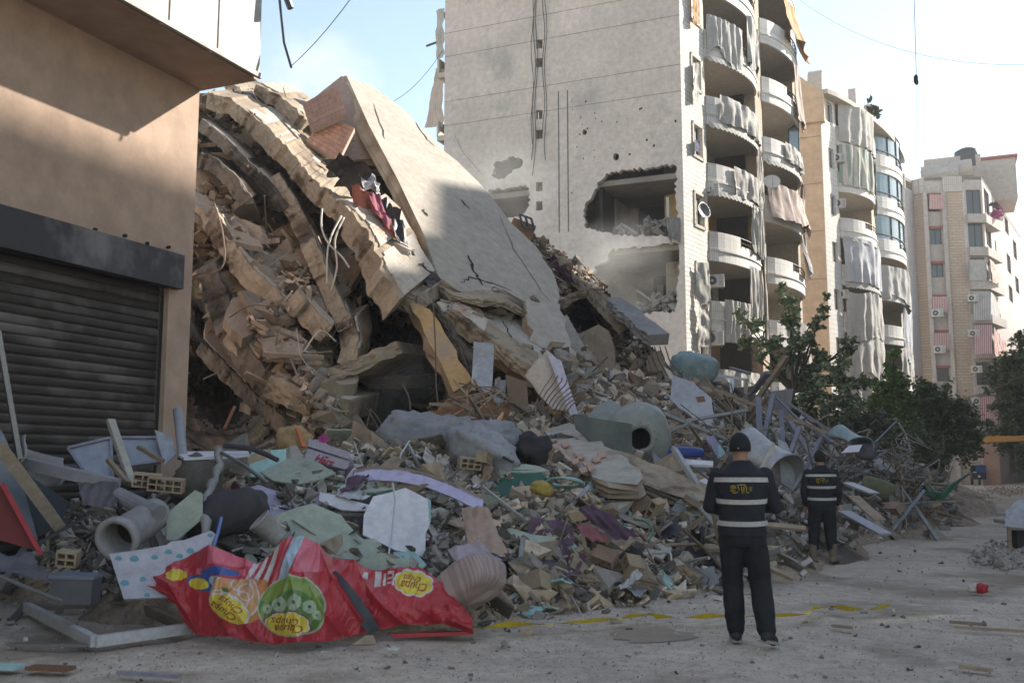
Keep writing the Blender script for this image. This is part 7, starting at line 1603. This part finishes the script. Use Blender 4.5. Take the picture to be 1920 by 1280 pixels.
tree('leafy_tree', 'dusty leafy tree with upswept branches in front of the tall block, behind the bar tangle', at(1490, 840, 36), bl([(1390, 590, .35), (1415, 610, .45), (1400, 640, .4), (1440, 645, .5), (1425, 670, .4), (1462, 545, .3), (1470, 575, .45), (1478, 610, .55), (1500, 645, .6), (1478, 670, .6), (1520, 690, .6), (1540, 665, .45), (1520, 615, .35), (1550, 558, .2), (1542, 580, .24), (1532, 600, .28), (1455, 700, .4), (1580, 650, .35), (1605, 637, .22), (1590, 655, .25), (1610, 715, .3), (1560, 700, .8), (1595, 715, .5), (1625, 720, .3), (1520, 740, 1.0), (1570, 755, .9), (1500, 770, .9), (1550, 800, .9)], 36), 15000, .17, gA, .13, 1)
tree('leafy_tree', 'dusty shrubby tree low behind the far end of the heap', at(1600, 880, 38), bl([(1590, 800, 1.0), (1625, 810, .9), (1560, 830, 1.0), (1620, 850, 1.0), (1650, 800, .8)], 38), 7000, .16, foliage_mat('dust_grey_leaves', (.22, .23, .17)), .1, 2)
tree('conifer', 'pointed green conifer standing before the peach block', at(1685, 880, 46), bl([(1672, 668, .35), (1670, 690, .55), (1668, 715, .8), (1680, 735, .9), (1655, 745, .9), (1690, 765, 1.1), (1655, 780, 1.2), (1690, 805, 1.3), (1650, 820, 1.2)], 46), 14000, .20, gD, .18, 3)
tree('ficus_tree', 'broad dark clipped tree right of the conifer by the street', at(1765, 885, 50), bl([(1725, 755, 1.3), (1760, 765, 1.3), (1790, 780, 1.3), (1810, 800, 1.1), (1745, 800, 1.6), (1785, 825, 1.4), (1720, 810, 1.4), (1815, 830, .8), (1760, 845, 1.2), (1735, 735, .7), (1750, 725, .4)], 50), 20000, .20, gC, .2, 4)
tree('ficus_tree', 'dark low tree between the conifer and the broad clipped tree', at(1700, 885, 44), bl([(1690, 840, 1.1), (1715, 850, 1.1), (1670, 855, 1.0), (1735, 865, .8)], 44), 8000, .18, gC, .15, 5)
tree('street_tree', 'tall dusty tree at the right edge before the far block', at(1898, 880, 66), bl([(1885, 690, 1.3), (1905, 720, 1.6), (1880, 730, 1.3), (1915, 670, 1.2), (1918, 640, .9), (1895, 770, 1.5), (1915, 800, 1.6), (1885, 810, 1.2), (1905, 840, 1.5), (1865, 700, .8), (1930, 750, 1.6)], 66), 11000, .3, gC, .2, 6)
tree('balcony_plant', 'small leafy plants growing on the roof edge of the peach block', PE + Vector((-1, 1, 25)), [(at(1633, 205, 67), .5), (at(1642, 212, 67), .5), (at(1632, 190, 67), .3)], 500, .25, gB, .05, 7)
# ================================================================== CURTAINS AND OTHER THINGS ON THE FACADES
cw = M('dusty_curtain', (.50, .48, .45), (.38, .365, .345), 1.6, .9, .1, 20, c3=(.26, .25, .235), t3=.6, s3=1.2)
cwb = M('pale_blue_curtain', (.52, .53, .56), (.42, .43, .46), 1.6, .9, .1, 20); cgr = striped('green_striped_curtain', (.24, .31, .27), (.52, .48, .42), 9); cbr = striped('brown_striped_cloth', (.38, .28, .25), (.50, .44, .40), 12)
cor = M('faded_orange_cloth', (.52, .30, .15), (.44, .25, .12), 1.5, .9, .1, 20); crd = striped('red_striped_awning', (.36, .14, .14), (.50, .42, .40), 9); cgy = striped('grey_striped_awning', (.30, .28, .29), (.50, .48, .46), 10)
def drape(P, Q, bulge, u0, u1, z1, z0, m, lab, seed=0, torn=.3, fold=.10, top=.0, grp=None, off=.16, name='curtain', swing=0):
    A_ = arc(P, Q, bulge, 40, off); n_ = Vector((Q[1] - P[1], P[0] - Q[0], 0)).normalized(); nu, nv = 46, 16; o3 = Vector((seed * 3.1, 0, 0))
    def f(u, v):
        s = (u0 + (u1 - u0) * u) * 40; i = min(39, int(s)); p = A_[i].lerp(A_[i + 1], s - i)
        L = (z1 - z0) * (1 - torn * max(0, noise.noise(Vector((u * 2.2, 0, seed))) + .25)); zt_ = z1 - top * max(0, noise.noise(Vector((u * 1.8, 4, seed))) + .2)
        fo = fold * (.6 * math.sin(u * 44 * (u1 - u0) + seed + 1.2 * v + 3 * noise.noise(Vector((u * 3, v, seed)))) * (.3 + .7 * v) + 1.1 * noise.fractal(Vector((u * 8, v * .9, seed)), .8, 2, 4))
        return p + n_ * (fo + swing * v * v) + Vector((0, 0, zt_ - L * v))
    mb = MB().grid(f, nu, nv); o = mb.build(name, m, smooth=True, loc=P + Vector((0, 0, z1)))
    l_ = o.data.uv_layers.new(name='UVMap')
    for l in o.data.loops: i = l.vertex_index; l_.data[l.index].uv = ((i // (nv + 1)) / nu, (i % (nv + 1)) / nv)
    return tag(o, lab, 'curtain', grp)
fl_n = ['ground', 'first', 'second', 'third', 'fourth', 'fifth', 'sixth', 'seventh']
# tall block, near column
for i, (k, u0, u1, a, b, m, tn, lab) in enumerate((
    (3, .25, 1, 1.3, -.1, cw, .5, 'white torn curtains heaped over the parapet'), (4, .1, 1, 1.35, .0, cw, .5, 'grey torn sheet thrown over the parapet'), (5, .0, .45, 1.9, -.4, cw, .6, 'shredded netting hanging over the parapet'),
    (5, .55, 1, 3.0, .4, cw, .3, 'tattered curtain hanging from ceiling to parapet'), (3, .75, 1, 3.0, .0, cw, .4, 'rag hanging at the right end'), (2, .55, .85, 3.0, .6, cw, .2, 'white curtain tied half across the opening'), (2, .85, 1.0, 3.1, -3.2, cw, .1, 'long curtain hanging two floors down'),
    (1, .45, .72, 3.1, .5, cw, .4, 'grey curtain blown inwards'), (1, .1, .45, 1.3, -.6, cw, .5, 'torn sheet over the parapet'), (0, .0, .6, 1.3, -.2, cw, .5, 'dusty sheet over the parapet'), (6, .2, .9, 3, .8, cw, .5, 'shredded curtain hanging from the ceiling'))):
    drape(TB, TE, .62, u0, u1, ZK[k] + a, ZK[k] + b, m, '%s, near column of tall block, %s floor' % (lab, fl_n[k + 1] if k < 7 else 'top'), i + 1, tn, .10)
for i, (k, u0, u1, a, b, m, tn, lab, sw) in enumerate((
    (6, .3, 1, 3.0, .4, cor, .5, 'faded orange awning torn loose', .5), (5, .5, 1, 2.9, -.4, cbr, .4, 'pinkish torn awning hanging down', .2), (3, .0, .9, 1.9, -.2, cbr, .5, 'brown striped awning sagging across the parapet', .3), (4, .25, .85, 1.2, .2, cw, .4, 'white cloth heaped on the parapet', .05),
    (2, .6, 1, 3, .8, cgy, .4, 'crumpled black-striped awning', .3), (1, .25, .95, 1.3, -2.2, cgy, .3, 'long grey striped cloth hanging far below the parapet', .1), (3, .8, 1, 3, .3, cbr, .3, 'reddish curtain at the right end', 0))):
    drape(TS, TZ, .7, u0, u1, ZK[k] + a, ZK[k] + b, m, '%s, far column of tall block, %s floor' % (lab, fl_n[k + 1] if k < 7 else 'top'), i + 20, tn, .10, swing=sw)
# peach block
for i, (k, u0, u1, a, b, m, tn, tp_, lab) in enumerate((
    (7, .0, 1, 2.7, .1, cw, .1, 0, 'grey-white curtain closing the top balcony'), (6, .0, .62, 3.0, .3, cgr, .05, 0, 'green and cream striped curtain'), (4, .0, 1, 3.0, .1, cwb, .1, .3, 'pale blue-white curtain closing the balcony'), (3, .0, 1, 3.0, .0, cw, .1, 2.0, 'dusty white curtain sagging from its left corner'),
    (2, .0, 1, 3.0, -.1, cw, .3, 1.6, 'dusty white curtain torn open in a wedge'), (1, .0, 1, 3.0, .2, cw, .4, 1.0, 'grimy curtain in shreds'), (6, .85, 1, 3, -.6, cgr, .1, 0, 'thin green curtain at the right end'))):
    drape(PB, PE, .9, u0, u1, ZP[k] + a, ZP[k] + b, m, '%s, near column of peach block, %s floor' % (lab, fl_n[k] if k < 7 else 'top'), i + 40, tn, .12, tp_)
for i, (k, u0, u1, a, b, m, tn, tp_, lab) in enumerate(((4, .0, 1, 2.7, .2, cw, .2, 1.9, 'grey curtain sagging open over an orange cloth'), (3, .35, 1, 3, -.8, cwb, .2, 1.6, 'pale curtain slipping down to the right'), (2, .2, 1, 2.8, .0, cw, .5, 1, 'torn grey curtain'), (1, .1, 1, 2.8, .3, cw, .5, 1, 'ragged dusty curtain'))):
    drape(PS, PZ, 1.0, u0, u1, ZP[k] + a, ZP[k] + b, m, '%s, far column of peach block, %s floor' % (lab, fl_n[k]), i + 60, tn, .12, tp_)
drape(PS, PZ, .6, .35, .75, ZP[4] + 2.6, ZP[4] + 1.2, cor, 'orange cloth inside the far column of the peach block, fourth floor', 71, .1, .05, off=-.3)
# scalloped valances
def valance(P, Q, bulge, z, lab):
    A_ = arc(P, Q, bulge, 40, .12); mb = MB(); 
    for i, p in enumerate(A_):
        h = .22 + .08 * abs(math.sin(i * math.pi / 2.0)); mb.v += [p + Vector((0, 0, z)), p + Vector((.06, 0, z - h))]
    mb.f = [(2 * i, 2 * i + 1, 2 * i + 3, 2 * i + 2) for i in range(40)]
    tag(mb.build('valance', cw, loc=A_[0] + Vector((0, 0, z))), lab, 'valance')
for k in (3, 4, 5): valance(TB, TE, .62, ZK[k] - .03, 'scalloped valance under the near balcony column of the tall block, above the %s floor' % fl_n[k])
for k in (2, 3, 4, 5): valance(PB, PE, .9, ZP[k] - .02, 'scalloped valance on the near column of the peach block, above the %s floor' % fl_n[k - 1])
valance(TS, TZ, .7, ZK[4] - .03, 'scalloped valance on the far column of the tall block behind the satellite dish')
# air conditioners
def ac_unit(p, yaw, lab, s=1.0, grp=None):
    r_ = thing('air_conditioner', lab, 'air conditioner', p, grp); r_.rotation_euler.z = yaw; 
    def ch(mb, nm, m_): o = mb.build(nm, m_, r_); o.location = (0, 0, 0); return o
    ch(MB().box((0, 0, 0), (.8 * s, .34 * s, .56 * s)), 'casing', alu_white)
    ch(MB().tube([(-.12 * s, -.171 * s, 0), (-.12 * s, -.19 * s, 0)], .2 * s, 16), 'fan_grille', alu_dark); ch(MB().tube([(-.12 * s, -.19 * s, 0), (-.12 * s, -.2 * s, 0)], .06 * s, 10), 'hub', alu_white)
    g_ = MB(); [g_.box((.27 * s, -.175 * s, -.2 * s + i * .08 * s), (.18 * s, .02 * s, .03 * s)) for i in range(6)]; ch(g_, 'louvre', steel)
    g_ = MB(); g_.box((-.3 * s, .05, -.32 * s), (.04, .4 * s, .06)); g_.box((.3 * s, .05, -.32 * s), (.04, .4 * s, .06)); ch(g_, 'bracket', steel)
for (px, py, D, yw, s, lab) in ((1331, 357, 43.1, .15, 1, 'white air conditioner left of the near balcony column, third floor of the tall block'), (1341, 527, 43.8, .15, 1, 'white air conditioner inside the yellow balcony of the tall block'), (1338, 634, 43.2, .15, 1.1, 'white air conditioner below the yellow balcony of the tall block'),
    (1571, 297, 61.8, .2, 1, 'white air conditioner beside the green striped curtain of the peach block'), (1573, 382, 61.8, .2, 1, 'white air conditioner above the pale blue curtain of the peach block'), (1578, 552, 61.8, .2, 1, 'white air conditioner left of the sagging curtain of the peach block'),
    (1757, 587, 87.6, .1, 1.2, 'upper of two white air conditioners under red-striped blinds of the far block'), (1761, 655, 87.6, .1, 1.2, 'lower of two white air conditioners under red-striped blinds of the far block'), (1824, 559, 87.2, .1, 1.1, 'grey air conditioner left of the grey striped awning'), (1826, 625, 87.2, .1, 1.1, 'grey air conditioner left of the red striped awning'), (1831, 692, 87.2, .1, 1.1, 'white air conditioner left of the dark window of the far block'), (1833, 752, 87.2, .1, 1.1, 'grey air conditioner left of the lowest striped blind')):
    ac_unit(at(px, py, D), yw, lab, s)
# awnings and blinds of the far block
def fs_(x0, y0, x1, y1, D, m, lab, bulge=.0, seed=0, x2=None, x3=None): return sheet('blind', [(x0, y0, D), (x1, y0, D), (x3 or x1, y1, D - bulge), (x2 or x0, y1, D - bulge)], m, lab, 'blind', .05, 24, 8, fs=.8, seed=seed)
fs_(1742, 365, 1769, 392, 87.9, crd, 'red-striped blind in the top window of the far block'); fs_(1748, 556, 1776, 586, 87.9, crd, 'red-striped blind in the fourth window of the far block'); fs_(1751, 624, 1780, 656, 87.9, crd, 'red-striped blind in the fifth window of the far block')
fs_(1825, 547, 1858, 600, 87.4, cgy, 'grey striped awning closing the corner balcony of the far block'); sheet('blind', [(1858, 547, 87.4), (1874, 560, 92), (1874, 612, 92), (1858, 600, 87.4)], cgy, 'side piece of the grey striped awning of the far block', 'blind', .05, fs=.8)
fs_(1826, 609, 1860, 663, 87.4, crd, 'red striped awning drawn down below the grey striped one', 1.2); sheet('blind', [(1862, 610, 87.4), (1885, 640, 92), (1893, 668, 91), (1866, 668, 86.4)], crd, 'side flap of the red striped awning of the far block', 'blind', .1, fs=.8)
fs_(1838, 743, 1870, 795, 86.8, crd, 'lowest red striped blind of the far block', .3); sheet('blind', [(1872, 745, 87), (1892, 755, 90), (1892, 795, 89), (1872, 795, 86.5)], crd, 'lowest side blind of the far block', 'blind', .08, fs=.8)
fs_(1818, 487, 1850, 526, 87.6, cw, 'white blind drawn before a corner balcony of the far block'); sheet('blind', [(1856, 485, 87.6), (1872, 500, 90), (1882, 530, 90), (1862, 530, 87.2)], M('pink_blind', (.50, .38, .33)), 'pinkish slanted blind beside the white blind of the far block', 'blind', .08, fs=.8)
for i in range(8): x = 1860 + (i % 4) * 4; y = 385 + (i // 4) * 12 + i; place(RG[i % 6], rng.choice((cloth_d, cloth_p, M('magenta_cloth', (.48, .07, .26)))), at(x, y, 90), (.8, .6, .8), 'laundry', 'laundry hanging on the upper corner balcony of the far block', 'laundry', 'laundry on the far block', nrm=-HF, sink=0)
# satellite dish, bent dish, flag-like clothes on windows
def dish(p, d, r, lab, m):
    t_ = thing('satellite_dish', lab, 'satellite dish', p); d = Vector(d).normalized(); x_ = d.cross(Vector((0, 0, 1))).normalized(); z_ = x_.cross(d)
    lathe([(0.0, .01), (.02, r * .4), (.07, r * .8), (.12, r), (.11, r), (.05, r * .78), (-.01, r * .3), (-.02, .01)], Vector(p), d, x_, z_, 24, .05).build('reflector', m, t_, smooth=True); MB().tube([Vector(p) - z_ * r, Vector(p) + d * .5], .012, 5).build('feed_arm', steel, t_); MB().tube([Vector(p), Vector(p) - d * .2, Vector(p) - d * .2 - Vector((0, 0, .5))], .02, 5).build('mount', steel, t_)
dish(at(1447, 343, 47.6), (.3, -1, .5), .42, 'white satellite dish on the far column of the tall block', alu_white); dish(at(1317, 396, 42.3), (.9, -.5, .2), .38, 'bent satellite dish on the stone strip of the tall block', steel)
for (x0, y0, x1, y1, m_, lab) in ((1299, -10, 1309, 46, cor, 'faded orange curtain hanging out of the highest stone-strip window'), (1300, 118, 1309, 190, cw, 'dusty torn curtain hanging below a stone-strip window'), (1302, 262, 1312, 284, M('navy_cloth', (.06, .07, .14)), 'navy cloth caught on the sill of a stone-strip window'), (1306, 492, 1330, 570, cw, 'broken shutter curtain hanging askew from a lower stone-strip window'), (1308, 570, 1328, 650, cw, 'shredded curtain hanging under the broken shutter')):
    sheet('curtain', [(x0, y0, 41.4), (x1, y0, 42.0), (x1 + 2, y1, 42.0), (x0 + 1, y1, 41.4)], m_, lab, 'curtain', .08, 12, 16, fs=2.4, seed=int(y0) % 9)
sheet('curtain', [(817, 128, 46), (832, 130, 45.6), (830, 238, 45.6), (797, 240, 47)], cbr, 'striped curtain blowing out on the hidden left side of the tall block', 'curtain', .15, fs=1.2); sheet('curtain', [(818, 20, 46), (833, 15, 45.6), (832, 110, 45.6), (817, 110, 46)], cw, 'grey curtain on an upper left-side balcony of the tall block', 'curtain', .15, fs=1.5)
bar('awning_arm', (799, 87), (818, 80), .08, .08, alu_dark, 'dark awning arm poking out left of the tall block', 'awning arm', Da=46, Db=46)
fr2 = MB(); q_ = [at(1479, 243, 52), at(1497, 231, 52.4), at(1498, 284, 52.4), at(1480, 290, 52)]
for i in range(4): fr2.span(q_[i], q_[(i + 1) % 4], .06, .06)
o = fr2.build('window_sash', alu_dark); tag(o, 'open window sash sticking out of the far balcony column of the tall block', 'window sash'); MB().prism(q_, HF, .01).build('pane', pale_glass, o, fix=True)
# debris and smoke in the blown-out rooms
P = []; S = []
for i in range(420):
    px, py, s = rng.choice(((rng.uniform(1150, 1265), 436, 1), (rng.uniform(1195, 1265), 580, 1), (rng.uniform(1210, 1262), 425, 1), (rng.uniform(1225, 1262), 565, 1))); P.append(onY(px, py - rng.random() ** 2 * 12, YT + rng.uniform(.1, 1.6))); S.append(rng.uniform(.08, .35))
scatter_mass('room_debris', greyconc, P, S, 41, tower)
for (a, b) in (((1170, 422), (1195, 438)), ((1195, 545), (1240, 575)), ((1262, 415), (1225, 437))): bar('plank', a, b, .12, .08, greyconc, 'grey plank lying in a blown-out room of the tall block', 'plank', 'planks in the blown-out rooms', Da=42, Db=41.6)
for i in range(10):
    x = rng.uniform(1246, 1268); sheet('plaster_rag', [(x, 405 + rng.uniform(0, 15), 40.9), (x + 8, 408, 40.9), (x + 9, 440 + rng.uniform(0, 20), 40.8), (x + 3, 445, 40.8)], greyconc, 'grey shred hanging from the upper blown-out room', 'shred', .08, 8, 10, 'grey shreds hanging from the upper blown-out room', seed=i)
# wires across the sky and street
def wire2(a, b, Da, Db, sag, r, lab): p, q = at(*a, Da), at(*b, Db); tag(MB().tube([p.lerp(q, t / 14) - Vector((0, 0, sag * 4 * (t / 14) * (1 - t / 14))) for t in range(15)], r, 4).build('overhead_wire', alu_dark), lab, 'wire')
wire2((545, 125), (662, -8), 24, 20, .1, .012, 'thin wire rising from the wreck into the sky'); wire2((738, 190), (830, 95), 44, 44, .3, .012, 'thin wire running to the top left side of the tall block')
wire2((1490, -6), (1925, 122), 60, 40, 1.2, .010, 'thin wire sagging across the sky at right'); wire2((1560, 738), (1850, 738), 45, 60, 1.2, .025, 'pale wire sagging in front of the dark trees'); wire2((1770, 750), (1925, 700), 60, 50, .3, .02, 'wire rising to the right before the far block'); wire2((1714, -6), (1718, 140), 40, 40, 0, .012, 'upper thread carrying the dark rag in the sky'); wire2((1718, 160), (1718, 300), 40, 40, .0, .006, 'thin loose thread hanging below the dark rag in the sky')
blob('dark_rag', at(1718, 150, 40), (.16, .12, .42), (0, 0, 0), cloth_d, 'small dark rag hanging from a thread in the sky', 'rag', .05, 5, 21)
sheet('cloth_banner', [(1818, 818, 58), (1925, 816, 52), (1925, 826, 52), (1822, 830, 58)], M('orange_street_cloth', (.52, .27, .09), (.42, .21, .07), 2, .85, .2, 10), 'long orange cloth strung across the street end', 'cloth banner', .12, fs=1.2)
# ================================================================== SMALL VEHICLES AND BIN AT THE STREET END
kp = onZ(1838, 909); kw = thing('cargo_tricycle', 'dark cargo tricycle with a blue cab screen parked at the street end', 'tricycle', kp); kw.rotation_euler.z = YAW * .3; dkp = plain('dark_body_paint', (.02, .022, .03), .4); blp = plain('blue_screen', (.02, .05, .22), .4); tyre_m = plain('tyre_rubber', (.02, .02, .02), .8)
def kb(nm, m_, mb, smooth=False): o = mb.build(nm, m_, kw, smooth=smooth); o.location = (0, 0, 0); return o
kb('cab', dkp, MB().box((-.1, 0, .75), (1.05, .9, .55)).box((-.1, .05, 1.62), (1.0, .9, .06)).box((-.6, -.35, 1.3), (.06, .06, .7)).box((.4, -.35, 1.3), (.06, .06, .7)).box((-.1, .45, 1.3), (1.0, .05, .7)))
kb('windscreen', blp, MB().box((.02, -.4, 1.3), (.75, .03, .62))); kb('cargo_bed', dkp, MB().box((.25, 1.3, .85), (1.35, 1.5, .55))); kb('cargo', blp, MB().box((.5, 1.2, 1.2), (.6, .8, .25))); kb('mirror_card', alu_white, MB().box((-.42, -.42, 1.05), (.25, .03, .12)))
kb('headlight', alu_white, MB().tube([(-.12, -.46, .72), (-.12, -.52, .72)], .1, 14)); kb('front_fender', dkp, MB().box((-.1, -.35, .5), (.3, .5, .12)))
for x, y in ((-.1, -.35), (.85, 1.2), (-.45, 1.2)): t_ = kb('wheel', tyre_m, MB().tube([(x - .07, y, .3), (x + .07, y, .3)], .3, 18)); o = MB().tube([(x - .08, y, .3), (x + .08, y, .3)], .14, 12).build('rim', steel, t_); o.location = (0, 0, 0)
mp = onZ(1762, 899); mo = thing('motorcycle', 'dark parked motorcycle in the shade of the clipped tree', 'motorcycle', mp); mo.rotation_euler.z = .5
def mk(nm, m_, mb): o = mb.build(nm, m_, mo); o.location = (0, 0, 0); return o
for y in (-.65, .65): mk('wheel', tyre_m, MB().tube([(-.05, y, .3), (.05, y, .3)], .3, 18))
mk('frame', dkp, MB().box((0, 0, .55), (.25, .8, .35))); mk('seat', cloth_d, MB().box((0, .3, .82), (.26, .7, .1))); mk('handlebar', steel, MB().tube([(-.35, -.5, 1.0), (0, -.45, 1.02), (.35, -.5, 1.0)], .02, 6)); mk('fork', steel, MB().tube([(0, -.45, 1.0), (0, -.65, .3)], .03, 6)); mk('mudguard', dkp, MB().box((0, .65, .62), (.14, .5, .05)))
rp = onZ(1755, 896); person('man in dark clothes with a white shoulder cloth beside the parked motorcycle', rp + Vector((0, 1.2, 0)), YAW + 2.4, [((-.2, 0, 1.42), (-.27, .05, 1.15), (-.15, .25, 1.0)), ((.2, 0, 1.42), (.27, .05, 1.15), (.15, .25, 1.0))], [((-.09, 0, .90), (-.11, .03, .50), (-.12, -.01, .09), (-.14, .13, .045)), ((.09, 0, .90), (.11, .02, .50), (.12, -.02, .09), (.15, .12, .045))], False, 1, 'hair', 0, 1.7)
bnp = onZ(1893, 903); bi = thing('waste_bin', 'dark green wheeled waste bin overflowing with a pale bag at the street end', 'bin', bnp); gm_ = plain('bin_green', (.015, .06, .04), .5)
MB().box(bnp + Vector((0, 0, .55)), (.7, .7, 1.0), None, 1.15).build('body', gm_, bi); MB().box(bnp + Vector((0, .1, 1.1)), (.86, .86, .07)).build('lid', gm_, bi); MB().tube([bnp + Vector((-.4, .3, .1)), bnp + Vector((.4, .3, .1))], .1, 10).build('wheel', tyre_m, bi)
blob('rubbish_bag', bnp + Vector((0, 0, 1.3)), (.8, .6, .4), (0, 0, 0), turq, 'pale green bag heaped on the waste bin', 'bag', .08, 2, 30)
bar('fence_post', (1779, 868), (1780, 898), .08, .08, alu_dark, 'dark barrier post left of the tricycle', 'post', Da=60, Db=60); bar('fence_rail', (1762, 870), (1779, 868), .06, .06, alu_dark, 'dark barrier rail left of the tricycle', 'rail', Da=60, Db=60)
seg(farb, at(1822, 500, 84), at(1852, 500, 84), -.3, 3.4, M('pink_ground_wall', (.50, .33, .27), (.42, .27, .22), 1, .9, .2, 10), (), .3)
# ================================================================== SMOKE
def smoke(name, c, size, dens, sc, lab=None):
    bm = bmesh.new(); bmesh.ops.create_icosphere(bm, subdivisions=3, radius=1)
    for v in bm.verts: v.co *= 1 + .25 * noise.noise(v.co * 1.5)
    me = bpy.data.meshes.new(name); bm.to_mesh(me); bm.free(); m = bpy.data.materials.new(name + '_vapour'); m.use_nodes = True; N = m.node_tree.nodes; L = m.node_tree.links; N.remove(N['Principled BSDF'])
    pv = N.new('ShaderNodeVolumePrincipled'); pv.inputs['Color'].default_value = (.9, .89, .87, 1); L.new(pv.outputs[0], N['Material Output'].inputs['Volume'])
    tc = N.new('ShaderNodeTexCoord'); ln = N.new('ShaderNodeVectorMath'); ln.operation = 'LENGTH'; L.new(tc.outputs['Object'], ln.inputs[0]); fa = N.new('ShaderNodeMapRange'); fa.inputs['From Min'].default_value = .95; fa.inputs['From Max'].default_value = .2; L.new(ln.outputs['Value'], fa.inputs[0])
    nz = N.new('ShaderNodeTexNoise'); nz.inputs['Scale'].default_value = sc; nz.inputs['Detail'].default_value = 4; L.new(tc.outputs['Object'], nz.inputs['Vector']); r = N.new('ShaderNodeMapRange'); r.inputs['From Min'].default_value = .42; r.inputs['From Max'].default_value = .7; L.new(nz.outputs[0], r.inputs[0])
    mu = N.new('ShaderNodeMath'); mu.operation = 'MULTIPLY'; L.new(fa.outputs[0], mu.inputs[0]); L.new(r.outputs[0], mu.inputs[1]); m2 = N.new('ShaderNodeMath'); m2.operation = 'MULTIPLY'; m2.inputs[1].default_value = dens; L.new(mu.outputs[0], m2.inputs[0]); L.new(m2.outputs[0], pv.inputs['Density'])
    o = link(name, me, m, kind='stuff'); o.location = c; o.scale = size; return o
smoke('smoke', at(925, 350, 36), (3.0, 2.2, 2.2), .26, 1.6); smoke('smoke', at(1135, 505, 36), (3.0, 2.0, 2.6), .3, 1.7); smoke('smoke', at(575, 150, 32), (3.2, 2.5, 1.8), .5, 1.6); smoke('smoke', at(740, 740, 19.4), (1.6, 1.2, 1.5), .25, 1.8)
scene.cycles.volume_step_rate = 2.0; scene.cycles.volume_max_steps = 256
